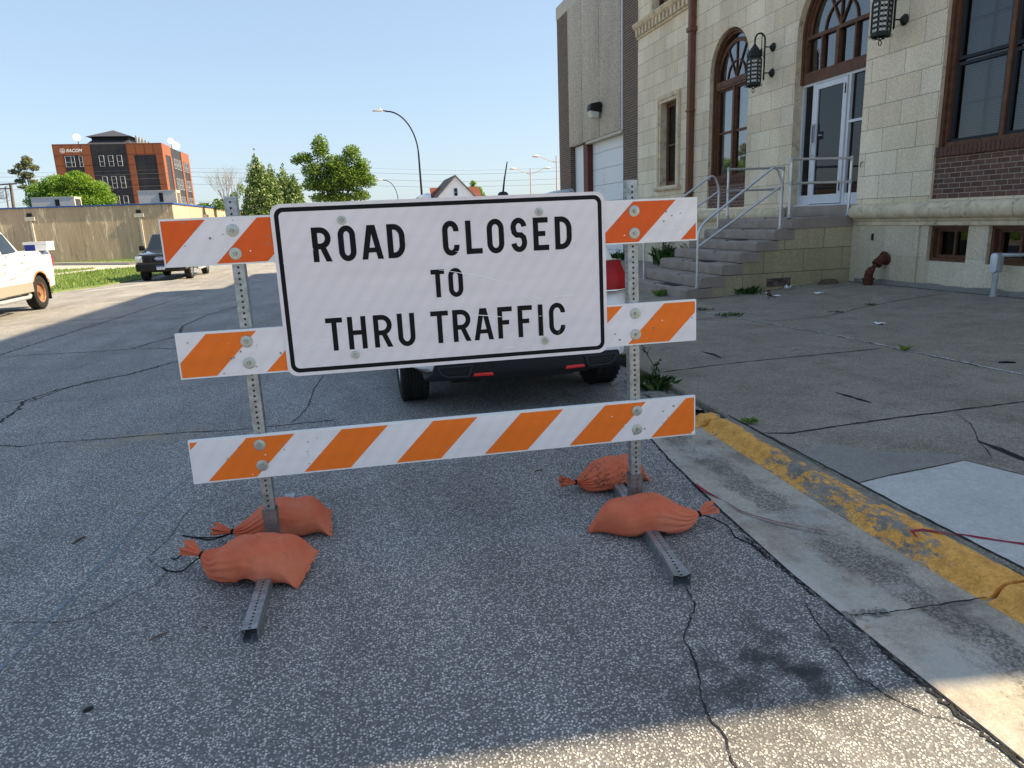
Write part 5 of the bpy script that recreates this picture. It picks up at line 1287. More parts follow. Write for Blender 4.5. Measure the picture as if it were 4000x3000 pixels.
for s_ in (-1, 1):
    m = MB(); o_ = [(s_*.46,.445),(s_*.76,.450),(s_*.73,.385),(s_*.68,.355),(s_*.50,.350)]; i_ = [(s_*.485,.432),(s_*.735,.437),(s_*.71,.39),(s_*.67,.367),(s_*.512,.362)]
    P0 = [(x, -.03, z) for x, z in o_]; P1 = [(x, -.03, z) for x, z in i_]; P2 = [(x, .12, z) for x, z in i_]; P3 = [(x, .0, z) for x, z in o_]
    m.grid([P3, P0, P1, P2], close_v=True); m.poly(P2, 1); obj('exhaust_tip', m, [MT['darkpanel'], MT['trim']], S, fix=False)
    m = MB(); m.prism([(s_*.30,.345),(s_*.47,.350),(s_*.46,.375),(s_*.31,.372)], lambda x, z, y: (x, y, z), -.028, -.01); obj('reflector', m, MT['redrefl'], S, bevel=.004)
    m = MB(); rows = []
    prf = [(.02,1.27),(.10,1.285),(.17,1.25),(.20,1.14),(.195,1.03),(.14,1.0),(.0,1.01)]
    pts = [(s_*.62,-.012,1.0),(s_*.93,.03,1.0),(s_*1.005,.17,1.01),(s_*1.0,.30,1.10),(s_*.97,.26,1.24),(s_*.88,.09,1.265),(s_*.62,.03,1.25)]
    lo = [(s_*.60,-.018,.86),(s_*.75,-.014,.86),(s_*.855,.03,.865),(s_*.905,.13,.88),(s_*.945,.30,.93)]
    hi = [(s_*.60,.02,1.10),(s_*.74,.035,1.11),(s_*.815,.08,1.105),(s_*.865,.18,1.08),(s_*.905,.34,1.03)]
    lo = [V(q)+V((0,0,.10)) for q in lo]; hi = [V(q)+V((0,0,.10)) for q in hi]
    mid = [(V(a)+V(b_))/2+V((s_*.012,-.02,0)) for a, b_ in zip(lo, hi)]
    back = [V(a)*.0+V((a[0]*.9, a[1]+.12, a[2])) for a in hi]; backl = [V((a[0]*.9, a[1]+.12, a[2])) for a in lo]
    m.grid([backl, lo, mid, hi, back]); obj('tail_light', m, MT['redlens'], S, fix=False, smooth=True, angle=50)
    m = MB(); m.tube([V(q)+V((s_*.004,-.006,0)) for q in lo], .010, 6); m.tube([V(q)+V((s_*.002,-.004,0)) for q in hi], .008, 6); obj('light_trim', m, MT['chrome'], S, smooth=True)
    m = MB(); m.tube([(s_*.64,.70,1.74),(s_*.645,.80,1.79),(s_*.65,1.4,1.80),(s_*.65,2.5,1.775),(s_*.64,2.68,1.71)], [.012,.026,.026,.026,.012], 10); obj('roof_rail', m, MT['white_paint_car'] if s_ < 0 else MT['black_paint'], S, smooth=True)
    for y in (.86, 3.90): wheel(S, s_*.885, y, .375, .255, 'chrome', s_)
    m = MB(); m.box(s_*1.0, s_*1.17, 3.3, 3.42, 1.08, 1.24); obj('mirror', m, MT['white_paint_car'], S, bevel=.03)
m = MB(); m.prism([(.50,1.72),(.42,1.745),(.40,1.73),(.50,1.68)], lambda y, z, x: (x, y, z), -.66, .66); obj('spoiler', m, MT['white_paint_car'], S, bevel=.008)
m = MB(); m.grid([[(x*k, y0+.0, z) for x, y0, z in ((-.032,.66,1.735),(-.03,.70,1.78),(-.012,.80,1.80),(.012,.80,1.80),(.03,.70,1.78),(.032,.66,1.735))] for k in (1,)]+[[(x*1.1, .92+x*0, 1.735) for x in (-.032,-.03,-.012,.012,.03,.032)]]); m.lathe([(.05,0),(.045,.05),(.03,.065),(0,.07)], (0,.72,1.735), n=14)
m.tube([(0,.72,1.79),(.012,.70,1.90),(.035,.66,2.045)], [.009,.007,.0045], 8); obj('antenna', m, MT['trim'], S, smooth=True)
m = MB(); m.box(-.26,.26,-.02,.0,.62,.76); obj('licence_plate', m, MT['platew'], S)
place(S, 1.335, 5.36, -.012, 0); S.rotation_euler = (-.011, 0, 0)

# --- pickups (local y=0 front bumper, +y rearwards)
def pickup(root, pm, w2, h, L, fw_, rw_, r, hoodz, bedz, cab, rimmat, low=None, deep=False, crew=True):
    zb = .42
    loft_body('body', [(.0,w2*.86,zb+.02,.85,hoodz-.18,w2*.7),(.08,w2*.94,zb,.9,hoodz-.08,w2*.8),(.5,w2*.98,zb,hoodz-.12,hoodz-.01,w2*.82),(cab[0],w2,zb,hoodz-.10,hoodz+.03,w2*.86),(cab[0]+.4,w2,zb,bedz-.12,bedz-.03,w2*.93),(cab[3],w2,zb,bedz-.12,bedz-.03,w2*.93),(L-.15,w2,zb+.05,bedz-.12,bedz-.03,w2*.95),(L-.02,w2*.97,zb+.1,bedz-.14,bedz-.05,w2*.93)], pm, root, arches=((fw_, r+.09, r+.02), (rw_, r+.09, r+.02)))
    cb, p = cabin('cabin', [(cab[0],w2*.93,hoodz-.02),(cab[3],w2*.93,bedz-.05)], [(cab[1],w2*.74,h),(cab[2],w2*.74,h)], pm, root, bevel=.07)
    for a, b_, c_, d_ in ((p[3],p[0],p[4],p[7]), (p[2],p[1],p[5],p[6])):
        if crew: win(cb, a, b_, c_, d_, (.07,.40,.12,.88)); win(cb, a, b_, c_, d_, (.45,.84,.12,.88))
        else: win(cb, a, b_, c_, d_, (.10,.80,.12,.88))
    win(cb, p[0], p[1], p[5], p[4], (.05,.95,.08,.93), name='windscreen'); win(cb, p[3], p[2], p[6], p[7], (.12,.88,.15,.85), name='rear_window')
    # bed
    m = MB(); y0, y1 = cab[3]+.02, L-.03
    for s_ in (-1, 1): m.box(s_*w2*.93 if s_ < 0 else w2*.80, s_*w2*.80 if s_ < 0 else w2*.93, y0, y1, bedz-.12, bedz)
    m.box(-w2*.93, w2*.93, y1-.06, y1, bedz-.12, bedz); obj('bed_rail', m, pm, root, bevel=.015)
    m = MB(); m.box(-w2*.78, w2*.78, y0+.02, y1-.08, bedz-.10, bedz-.02); obj('bed_liner', m, MT['trim'], root)
    for s_ in (-1, 1):
        for y in (fw_, rw_): wheel(root, s_*(w2-.15), y, r, .26, rimmat, s_, .62, 5, deep)
        m = MB(); m.box(s_*(w2+.0), s_*(w2+.22), cab[0]+.32, cab[0]+.42, hoodz+.05, hoodz+.25); obj('mirror', m, MT['trim'], root, bevel=.03)
        m = MB()
        for y in ((cab[0]+1.25, cab[0]+2.15) if crew else (cab[0]+1.25,)): m.box(s_*(w2-.02), s_*(w2+.012), y-.08, y+.08, bedz-.27, bedz-.21)
        obj('door_handle', m, MT['gray_metal'], root, bevel=.008)
        m = MB(); m.tube([(s_*(w2-.0), cab[0]+.4, .40), (s_*(w2+.06), cab[0]+.6, .37), (s_*(w2+.06), cab[3]-.35, .37), (s_*(w2-.0), cab[3]-.15, .40)], .045, 10); obj('running_board', m, MT['gray_metal'], root, smooth=True)
        ys_ = (cab[0]+.45, cab[0]+1.42, cab[3]-.02) if crew else (cab[0]+.4, cab[3]-.02)
        for y in ys_: m = MB(); m.box(s_*(w2-.03), s_*(w2+.0015), y-.004, y+.004, .55, bedz-.06); obj('door_seam', m, MT['trim'], root)
        m = MB(); m.box(s_*(w2*.93), s_*(w2*.985), L-.06, L+.01, bedz-.42, bedz-.12); obj('tail_light', m, MT['redlens'], root, bevel=.01)
    m = MB(); m.box(-w2*.9, w2*.9, L-.02, L+.14, .50, .68); obj('rear_bumper', m, MT['gray_metal'], root, bevel=.03)
    m = MB(); m.box(-w2*.7, w2*.7, .5, L-.3, .36, .50); obj('chassis', m, MT['trim'], root)
    return p
T = thing('white_pickup', 'white crew cab pickup with rusted rear wheel arch parked at the left edge', 'pickup', (0,0,0), world=False)
pickup(T, MT['white_truck'], 1.0, 1.93, 5.42, .95, 4.42, .41, 1.22, 1.42, (1.45,2.25,3.45,3.82), 'rimrust', deep=True)
for s_ in (-1, 1):
    m = MB()
    for (a, b_) in ((1.48, 3.93),): m.box(s_*.98, s_*1.006, a, b_, .47, .70)
    obj('lower_paint', m, MT['tan'], T)
    m = MB(); rnd = random.Random(4)
    A = [(4.42+(.495)*cos(radians(a)), .42+.485*sin(radians(a))) for a in range(8, 150, 6)]; Bp = [(4.42+(.495+rnd.uniform(.015,.085))*cos(radians(a)), .42+(.485+rnd.uniform(.01,.07))*sin(radians(a))) for a in range(8, 150, 6)]
    m.grid([[(s_*1.007, y, z) for y, z in A], [(s_*1.0075, y, z) for y, z in Bp]]); obj('arch_rust', m, MT['rustp'], T, fix=False)
    m = MB(); m.box(s_*.80, s_*1.0, 4.88, 4.90, .20, .62); obj('mud_flap', m, MT['trim'], T)
    m = MB()
    def gl(pts, w0=.010):
        n = len(pts); rows = []
        for i, (y, z) in enumerate(pts): k = w0*sin(pi*(i+.4)/n); rows.append([(s_*1.0085, y, z-k), (s_*1.0085, y, z+k)])
        m.grid(rows)
    gl([(2.6,.78),(3.0,.86),(3.4,.96),(3.9,1.04),(4.4,1.16),(4.9,1.20),(5.2,1.18)]); gl([(2.4,.72),(2.8,.82),(3.2,.88),(3.7,.98),(4.2,1.08)], .014); gl([(3.0,.90),(3.5,1.02),(3.9,1.12)], .01)
    obj('side_graphic', m, MT['gray_metal'], T, fix=False)
m = MB(); text_into(m, 'RAM', lambda u, v, d: (1.0085, 2.35+u, .92+v), width=.34, mi=0); obj('door_badge', m, MT['gray_metal'], T, fix=False)
m = MB(); m.box(-.8, .8, -.04, .1, .48, .72); obj('front_bumper', m, MT['chrome'], T, bevel=.03)
m = MB(); m.box(-.55, .55, -.01, .06, .78, 1.08); obj('grille', m, MT['trim'], T, bevel=.01)
place(T, -8.6, 15.25, gz(18)-.01, 0)
BX = thing('white_box', 'white box with blue end standing on the tailgate corner of the white pickup', 'box', (-7.76, 20.35, 1.2))
m = MB(); m.box(-7.98, -7.48, 20.07, 20.50, gz(18)+1.41, gz(18)+1.56); obj('carton', m, MT['blue'], BX)
m = MB(); m.box(-8.0, -7.46, 20.05, 20.52, gz(18)+1.56, gz(18)+1.63); m.box(-7.73, -7.47, 20.04, 20.51, gz(18)+1.412, gz(18)+1.555); obj('lid', m, MT['paper'], BX, fix=False)
T = thing('black_pickup', 'black pickup truck facing the camera, parked beside the grass', 'pickup', (0,0,0), world=False)
pickup(T, MT['black_paint'], .985, 1.90, 5.6, .95, 4.35, .385, 1.18, 1.38, (1.5,2.25,3.3,3.65), 'chrome')
m = MB(); m.box(-.64,.64,-.03,.05,.78,1.06); obj('grille', m, MT['trim'], T, bevel=.02)
m = MB()
for z in (.84,.92,1.0): m.box(-.58,.58,-.05,-.03,z-.008,z+.008)
for x in (-.60,-.33,.33,.60): m.box(x-.012,x+.012,-.052,-.031,.80,1.04)
obj('grille_bars', m, MT['darkpanel'], T, fix=False)
m = MB(); m.lathe([(0,0),(1,0),(1,.01),(.9,.02),(0,.02)], (0,0,0), (0,-1,0), 28); m.v = [(v[0]*.17, v[1]-.05, v[2]*.068+.93) for v in m.v]; em = obj('emblem', m, MT['blue'], T)
m = MB(); text_into(m, 'Ford', lambda u, v, d: (-.115+u, -.073, .90+v), width=.23, height=.065, shear=.3, bold=.02); m.grid([[(.17*k*cos(2*pi*i/28), -.0722, .93+.068*k*sin(2*pi*i/28)) for i in range(28)] for k in (.93, 1.03)], close_v=True); obj('emblem_script', m, MT['paper'], em, fix=False)
for s_ in (-1, 1):
    m = MB(); m.box(s_*.66, s_*.93, -.01, .16, .80, 1.04); obj('headlight', m, MT['headlamp'], T, bevel=.025)
m = MB(); m.box(-.93,.93,-.09,.14,.44,.74); obj('front_bumper', m, MT['trim'], T, bevel=.04)
m = MB(); m.box(-.15,.15,-.105,-.095,.49,.64); 
lp = obj('licence_plate', m, MT['platew'], T)
m = MB(); text_into(m, 'IDE 829', lambda u, v, d: (-.125+u, -.107, .52+v), width=.25, height=.07, bold=.01); m.box(-.15,.15,-.1065,-.1055,.60,.64,1); obj('plate_number', m, [MT['black_vinyl'], MT['blue']], lp, fix=False)
place(T, -7.55, 31.0, gz(33), 0)

# ------------------------------------------------------------------ background: pale one-storey building
gl_ = -.41
PB = thing('flat_roofed_building', 'long low tan concrete building with a thin blue roof edge', 'building', (-16, 75, gl_))
m = MB(); m.hexa([(-70,60,gl_-.2),(-13.15,60,gl_-.2),(-11.9,95,gl_-.2),(-70,95,gl_-.2),(-70,60,3.68),(-13.15,60,3.68),(-11.9,95,3.68),(-70,95,3.68)]); obj('wall', m, MT['pale'], PB)
m = MB(); m.hexa([(-70.1,59.9,3.685),(-13.05,59.9,3.685),(-11.8,95.1,3.685),(-70.1,95.1,3.685),(-70.1,59.9,3.78),(-13.05,59.9,3.78),(-11.8,95.1,3.78),(-70.1,95.1,3.78)]); obj('roof_edge', m, MT['bluecap'], PB)
for k, (x) in enumerate((-23.1, -15.6)):
    m = MB(); m.box(x-.33, x+.33, 59.86, 60, 2.78, 3.06); m.box(x-.16, x+.16, 59.88, 60, 3.06, 3.32, 1); sc2 = obj('scupper_box', m, [MT['coping'], MT['trim']], PB, fix=False)
    m = MB(); m.box(x-.03, x+.12, 59.88, 60, gl_, 2.79); obj('downspout', m, MT['coping'], PB, fix=False)
m = MB(); m.box(-12.9, -12.4, 69.5, 70.1, 2.6, 3.0); m.box(-12.9, -12.5, 69.7, 69.85, 0, 2.6); obj('downspout', m, MT['coping'], PB, fix=False)
def ac(label, x0, x1, y0, z0, z1):
    A = thing('rooftop_unit', label, 'air conditioner', ((x0+x1)/2, y0, z0), group='rooftop air conditioning units')
    m = MB(); m.box(x0, x1, y0, y0+1.6, z0, z1-.06); m.box(x0-.03, x1+.03, y0-.03, y0+1.63, z1-.06, z1); obj('cabinet', m, MT['beige'], A, fix=False)
    m = MB()
    for k in range(12): m.box(x1+.001, x1+.03, y0+.2, y0+1.4, z0+.1+k*(z1-z0-.25)/12, z0+.13+k*(z1-z0-.25)/12)
    obj('louvre', m, MT['trim'], A, fix=False); m = MB()
    m.box(x0+(x1-x0)*.55, x0+(x1-x0)*.65, y0-.05, y0, z0+.25, z1-.2); obj('vent_panel', m, MT['trim'], A, fix=False)
ac('beige rooftop unit at the far left above the tan wall', -25.1, -21.9, 66.0, 3.78, 4.75)
ac('beige rooftop unit near the corner of the tan building, before the office block', -16.5, -13.6, 64.0, 3.78, 4.95)

# office block
k_ = 1.15
RB = thing('office_block', 'four-storey office block clad in terracotta and charcoal panels', 'building', (-42, 160, gl_))
XA, XB, YA, YB, ZT = -51.6, -33.18, 149.5, 173.0, 17.97
m = MB(); m.box(XA, XB, YA, YB, gl_, ZT); obj('wall', m, MT['darkpanel'], RB)
m = MB()
e = .12
def fr_(x0, x1, z0, z1): m.box(x0, x1, YA-e, YA-.001, z0, z1)
fr_(XA-.1, -50.0, gl_, ZT+.12); fr_(-46.9, -45.5, gl_, ZT+.12); fr_(-50.0, -46.9, 16.05, ZT+.12)
fr_(-39.3, -38.15, gl_, ZT+.12); fr_(-34.3, XB+.1, gl_, ZT+.12); fr_(-38.15, -34.3, 15.95, ZT+.12)
def fs(y0, y1, z0, z1): m.box(XB+.001, XB+e, y0, y1, z0, z1)
fs(YA-.0, 151.3, gl_, ZT+.119); fs(151.3, 156.2, 16.1, ZT+.119); fs(155.4, 156.6, gl_, 16.09); fs(165.2, 166.6, gl_, ZT+.119); fs(166.6, 171.6, 16.1, ZT+.119); fs(171.6, YB, gl_, ZT+.119)
obj('terracotta_cladding', m, MT['orangepanel'], RB, fix=False)
m = MB()
for z in [ZT-1.85*i for i in range(10)]: m.box(XA-.1, XB+.001, YA-e-.012, YA-e-.001, z-.02, z+.02)
for x in [XA+1.55*i for i in range(12)]: m.box(x-.018, x+.018, YA-e-.013, YA-e-.0015, gl_, ZT)
obj('panel_joint', m, MT['trim'], RB, fix=False)
def owin(x0, x1, z0, z1, side=False, cross=True, mull=None):
    m = MB(); t = .04
    bx = (lambda a, b_, c, d, q, r: m.box(a, b_, YA-q, YA-r, c, d)) if not side else (lambda a, b_, c, d, q, r: m.box(XB+r, XB+q, a, b_, c, d))
    bx(x0, x1, z0, z0+t, .16, .02); bx(x0, x1, z1-t, z1, .16, .02); bx(x0, x0+t, z0+t, z1-t, .16, .02); bx(x1-t, x1, z0+t, z1-t, .16, .02)
    if cross: bx(x0+t, x1-t, z0+(z1-z0)*.42, z0+(z1-z0)*.42+.045, .155, .02)
    if mull: bx(mull, mull+.045, z0+t, z1-t, .153, .02)
    w_ = obj('window', m, MT['alu'], RB, fix=False)
    m = MB()
    if not side: m.quad((x0+.02,YA-.06,z0+.02),(x1-.02,YA-.06,z0+.02),(x1-.02,YA-.06,z1-.02),(x0+.02,YA-.06,z1-.02))
    else: m.quad((XB+.06,x0,z0),(XB+.06,x1,z0),(XB+.06,x1,z1),(XB+.06,x0,z1))
    obj('pane', m, MT['winblue'], w_, fix=False)
for z0, z1 in ((14.05,15.98),(10.05,12.2),(6.4,8.65)):
    owin(-49.9, -48.3, z0, z1, mull=-48.9) if z0 > 13 else owin(-49.6, -48.9, z0, z1)
    owin(-47.55, -46.95, z0, z1) 
    for x in (-44.15, -42.6, -41.1): owin(x, x+.82, z0, z1)
    for y in (158.2, 160.4, 162.6): owin(y, y+1.2, z0, z1, True)
    owin(167.3, 170.9, z0, z1, True, mull=169.0)
m = MB(); text_into(m, 'RACOM', lambda u, v, d: (-49.45+u, YA-.22, 16.62+v), width=2.75, height=.62, shear=.35, bold=.035)
cx, cz = -50.05, 16.92
m.grid([[(cx+r*cos(2*pi*i/28), YA-.22, cz+r*sin(2*pi*i/28)) for i in range(28)] for r in (.44, .34)], close_v=True)
m.prism([(-.22,-.16),(.22,-.16),(0,.24)], lambda x, z, d: (cx+x, YA-.22+d, cz+z), 0, .02)
m.grid([[(cx+r*cos(2*pi*i/28), YA-.20+r*0, cz+r*sin(2*pi*i/28)) for i in range(28)] for r in (.44, .43)], close_v=True)
obj('sign_letters', m, MT['paper'], RB, fix=False)
# penthouse with hipped roof
m = MB(); m.hexa([(-48.7,155,ZT),(-39.6,155,ZT),(-39.6,168,ZT),(-48.7,168,ZT),(-47.3,157,19.5),(-40.6,157,19.5),(-40.6,167,19.5),(-47.3,167,19.5)]); obj('penthouse_skirt', m, MT['darkroof'], RB, fix=False)
m = MB(); m.box(-47.2,-40.7,157.1,166.9,19.5,20.2); obj('penthouse', m, MT['trim'], RB, fix=False)
m = MB(); m.v += [(-48.0,156.3,20.2),(-39.9,156.3,20.2),(-39.9,167.7,20.2),(-48.0,167.7,20.2),(-43.9,160,21.75),(-43.9,164,21.75)]; m.f += [(0,1,4),(1,2,5,4),(2,3,5),(3,0,4,5),(3,2,1,0)]; m.m += [0]*5; obj('penthouse_roof', m, MT['darkroof'], RB, fix=False)
m = MB()
for i in range(7): m.box(-39.6+i*.38, -39.3+i*.38, 158+i*.7, 158.6+i*.7, ZT, 20.5-i*.22)
obj('rooftop_plant', m, MT['gray_metal'], RB, fix=False)
def dish(x, y, z, r, zm, label, n):
    D = thing('satellite_dish', label, 'antenna', (x, y, zm), group='dish antennas on the office block roof')
    m = MB(); m.lathe([(0,.0),(r*.6,.06),(r,.22),(r*.98,.24),(0,.10)], (x, y, z), (.35,-.9,.05), 22); obj('dish', m, MT['paper'], D, smooth=True)
    m = MB(); m.tube([(x, y+.3, zm), (x, y+.3, z)], .07, 6); obj('mast', m, MT['trim'], D)
dish(-48.6, 153.5, 19.7, .68, ZT, 'white dish antenna left of the office block penthouse', 0)
dish(-33.6, 160, 19.55, .62, ZT, 'upper white dish antenna at the right corner of the office block roof', 1)
dish(-32.55+ -.4, 161, 18.75, .78, ZT, 'larger lower white dish antenna at the right corner of the office block roof', 2)

# white gabled house
H = thing('gabled_house', 'white gabled house with red shingle roof far behind the sign', 'house', (12.2, 84, gl_))
yh = 80.
m = MB(); m.poly([(9.9,yh,4.2),(14.35,yh,3.9),(12.11,yh,6.5)]); m.prism([(9.0,gl_),(15.3,gl_),(15.3,3.05),(12.11,6.44),(9.0,3.2)], lambda x, z, y: (x, y, z), yh+.02, yh+9); obj('wall', m, MT['whitewall'], H, fix=False)
m = MB(); m.hexa([(12.11,yh-.25,6.40),(12.11,yh+9.2,6.40),(8.75,yh+9.2,2.9),(8.75,yh-.25,2.9),(12.11,yh-.25,6.56),(12.11,yh+9.2,6.56),(8.68,yh+9.2,3.02),(8.68,yh-.25,3.02)]); m.hexa([(12.111,yh-.25,6.40),(12.111,yh+9.2,6.40),(15.55,yh+9.2,2.75),(15.55,yh-.25,2.75),(12.111,yh-.25,6.56),(12.111,yh+9.2,6.56),(15.62,yh+9.2,2.87),(15.62,yh-.25,2.87)]); obj('roof', m, MT['shingle2'], H, fix=False)
m = MB(); m.prism([(9.75,3.0),(16.1,3.0),(15.45,5.42),(9.7,5.44)], lambda x, z, y: (x, y+(z-3)*.55, z), yh+3.0, yh+3.2); obj('cross_roof', m, MT['shingle'], H, fix=False)
m = MB(); m.box(11.85, 12.32, yh-.05, yh+.02, 4.25, 5.16); hw = obj('window', m, MT['alu'], H)
m = MB(); m.box(11.91, 12.26, yh-.07, yh-.055, 4.31, 4.68); m.box(11.91, 12.26, yh-.07, yh-.055, 4.72, 5.10); obj('pane', m, MT['winblue'], hw)
m = MB(); m.box(6.8, 9.6, 83, 87, gl_, 4.2); lw = tag(obj('low_shed', m, MT['shingle2'], base=(8, 83, gl_)), 'low grey shingled outbuilding left of the gabled house', 'shed')

# street lamps
def cobra(label, x, y, h, arm, dirx, mat_, r=.085, grp='curved street lamps', headmat='lamp_head'):
    z0 = gl_; L = thing('street_lamp', label, 'street lamp', (x, y, z0), group=grp)
    m = MB(); P = [(x, y, z0), (x-.02*dirx*-1*0, y, z0+h*.42), (x+dirx*.03, y, z0+h*.70)]
    for i in range(1, 13):
        a = radians(90*i/12); P.append((x+dirx*(arm*.88)*(1-cos(a))+dirx*.03, y, z0+h*.70+h*.295*sin(a)))
    P.append((x+dirx*arm, y, z0+h))
    m.tube(P, [r]+[r*.8, r*.6]+[r*.5]*12+[r*.4], 8); obj('pole', m, MT[mat_], L, smooth=True)
    m = MB(); X = x+dirx*arm; m.hexa([(X-.05,y-.13,z0+h-.06),(X+dirx*.62,y-.09,z0+h-.05),(X+dirx*.62,y+.09,z0+h-.05),(X-.05,y+.13,z0+h-.06),(X-.05,y-.10,z0+h+.09),(X+dirx*.62,y-.07,z0+h+.02),(X+dirx*.62,y+.07,z0+h+.02),(X-.05,y+.10,z0+h+.09)]); m.tube([(X+dirx*.18,y,z0+h+.07),(X+dirx*.18,y,z0+h+.17)], .04, 8); obj('lamp_head', m, MT[headmat], L, bevel=.015)
    return L
cobra('tall dark street lamp with curved arm rising behind the sign', 4.55, 44, 8.45, 1.95, -1, 'lamp_dark')
cobra('small distant dark street lamp between the maple and the tall lamp', 4.6, 65, 5.75, 1.25, -1, 'lamp_dark', r=.06)
def twin(label, x, y, h, arm):
    z0 = gl_; L = thing('street_lamp', label, 'street lamp', (x, y, z0), group='double-armed street lamps')
    m = MB(); m.tube([(x, y, z0), (x, y, z0+h+.3)], [.10, .06], 8)
    for s_ in (-1, 1): m.tube([(x, y, z0+h-.35)]+[(x+s_*arm*sin(radians(a)), y, z0+h-.35+.85*(sin(radians(a))**1.5)*(1-.25*sin(radians(a)))) for a in range(10, 91, 10)], .035, 6)
    obj('pole', m, MT['lamp_pale'], L, smooth=True)
    for s_ in (-1, 1):
        m = MB(); m.lathe([(0,-.35),(.10,-.3),(.17,0),(.15,.25),(.07,.42),(0,.45)], (0,0,0), (s_,0,.0), 12); m.v = [(v[0]+x+s_*(arm+.25), v[1]+y, v[2]*.75+z0+h+.27) for v in m.v]; obj('lamp_head', m, MT['lamp_head'], L, smooth=True)
twin('pale double-armed street lamp in full view right of the gabled house', 20.8, 80, 7.2, 1.75)
twin('taller pale double-armed street lamp half hidden by the garage building', 20.93, 70, 7.65, 1.8)

# utility pole and wires
U = thing('utility_pole', 'weathered wooden utility pole with crossarm and cable coils at the far left', 'utility pole', (-32.1, 80, gl_))
m = MB(); m.tube([(-32.3,80,gl_),(-31.93,80,6.85)], [.17,.13], 10); m.tube([(-32.9,80.3,gl_),(-32.55,80.3,6.55)], [.07,.06], 6); obj('pole', m, MT['polewood'], U, smooth=True)
m = MB(); m.obox((-32.0,79.8,6.75), (.75,0,.03), (0,.05,0), (0,0,.07)); m.obox((-32.6,79.8,6.35), (.6,0,-.03), (0,.05,0), (0,0,.05)); obj('crossarm', m, MT['polewood'], U)
m = MB(); rnd = random.Random(2)
for k in range(9):
    z = rnd.uniform(5.2, 6.7); m.tube([(-32.1,79.7,z), (-32.6,79.7,z-rnd.uniform(.2,.6)), (-33.3,79.7,z-rnd.uniform(-.1,.5)), (-36,79.7,z+rnd.uniform(-.6,.2))], .016, 4)
for k in range(5): m.tube([(-32.75+.22*cos(a/10*2*pi), 79.6, 5.5+.14*k+.1*sin(a/10*2*pi)) for a in range(11)], .016, 4, caps=False)
obj('cable', m, MT['wire'], U)
def wire(label, pts, r=.017):
    P = []
    for (x0, z0), (x1, z1) in zip(pts[:-1], pts[1:]):
        for i in range(14): t = i/14; P.append((x0+(x1-x0)*t, 100, z0+(z1-z0)*t-.0022*(x1-x0)**2*.25*4*t*(1-t)*.4))
    P.append((pts[-1][0], 100, pts[-1][1])); m = MB(); m.tube(P, r, 4)
    tag(obj('power_line', m, MT['wire'], base=P[0], fix=False), label, 'power line', 'power lines crossing the sky')
wire('topmost thin overhead line, crossing the sky behind the lamps and trees', [(-60,10.0),(-19,9.45),(3.8,8.95),(17,8.35),(30.4,8.45),(60,9.2)], .010)
wire('second overhead line from the top, behind the lamps and trees', [(-60,9.5),(-19,9.0),(3.5,8.38),(13,7.9),(30.4,7.95),(60,8.6)])
wire('third overhead line from the top, behind the lamps and trees', [(-60,8.9),(-19,8.42),(3.9,7.51),(15,6.91),(30.4,6.91),(60,7.4)])
wire('lowest overhead line, just over the house ridge', [(-60,8.0),(-19,7.5),(3.8,6.68),(12,6.26),(30.4,6.19),(60,6.6)])
wire('faint low overhead line left of the conical trees', [(-40,5.6),(-19,5.34),(3.4,5.0)], .010)

# ------------------------------------------------------------------ grass, path, driveway
def tess(m, pts, z, mi=0):
    n = len(m.v); m.v += [(x, y, z if not callable(z) else z(x, y)) for x, y in pts]
    for t in tessellate_polygon([[V((x, y, 0)) for x, y in pts]]): m.f.append(tuple(n+i for i in t)); m.m.append(mi)
G1 = [(-9.95,26.5),(-9.7,28.05),(-9.3,28.8),(-9.25,30.6),(-9.05,31.4),(-8.9,34),(-8.8,44),(-12.3,45.2),(-13.2,44.6),(-14.2,42.4),(-14.9,40.2),(-30,38),(-30,27)]
G2 = [(-15.4,42.5),(-14.9,45.5),(-15.1,47.0),(-16,47.0),(-30,44.5),(-30,39.5)]
G3 = [(-8.8,50.2),(-13.5,50.2),(-14.3,50.2),(-19.8,55.3),(-30,60),(-8.8,60)]
def tri_area(a, b, c): return abs((b[0]-a[0])*(c[1]-a[1])-(c[0]-a[0])*(b[1]-a[1]))/2
m = MB(); lawn = MB(); rnd = random.Random(11)
for P in (G1, G2, G3):
    tess(lawn, P, lambda x, y: gz(y)+.05)
    n = len(P)
    for i in range(n):
        a, b_ = P[i-1], P[i]; lawn.quad((a[0],a[1],gz(a[1])-.1),(b_[0],b_[1],gz(b_[1])-.1),(b_[0],b_[1],gz(b_[1])+.05),(a[0],a[1],gz(a[1])+.05))
    T_ = [tuple(P[i] for i in t) for t in tessellate_polygon([[V((x, y, 0)) for x, y in P]])]
    A_ = [tri_area(*t) for t in T_]; tot = sum(A_); N = int(tot*(70 if P is G1 else 45))
    for k in range(N):
        t = rnd.choices(T_, A_)[0]; u, v = rnd.random(), rnd.random()
        if u+v > 1: u, v = 1-u, 1-v
        x = t[0][0]+u*(t[1][0]-t[0][0])+v*(t[2][0]-t[0][0]); y = t[0][1]+u*(t[1][1]-t[0][1])+v*(t[2][1]-t[0][1]); z = gz(y)+.05
        h = rnd.uniform(.04,.12); a = rnd.uniform(0, pi); dx, dy = .02*cos(a), .02*sin(a); lx, ly = rnd.uniform(-.04,.04), rnd.uniform(-.04,.04)
        m.tri((x-dx,y-dy,z),(x+dx,y+dy,z),(x+lx,y+ly,z+h))
struct('lawn', lawn, MT['lawn'], fix=False)
tag(obj('grass', m, MT['blade'], fix=False), kind='stuff')
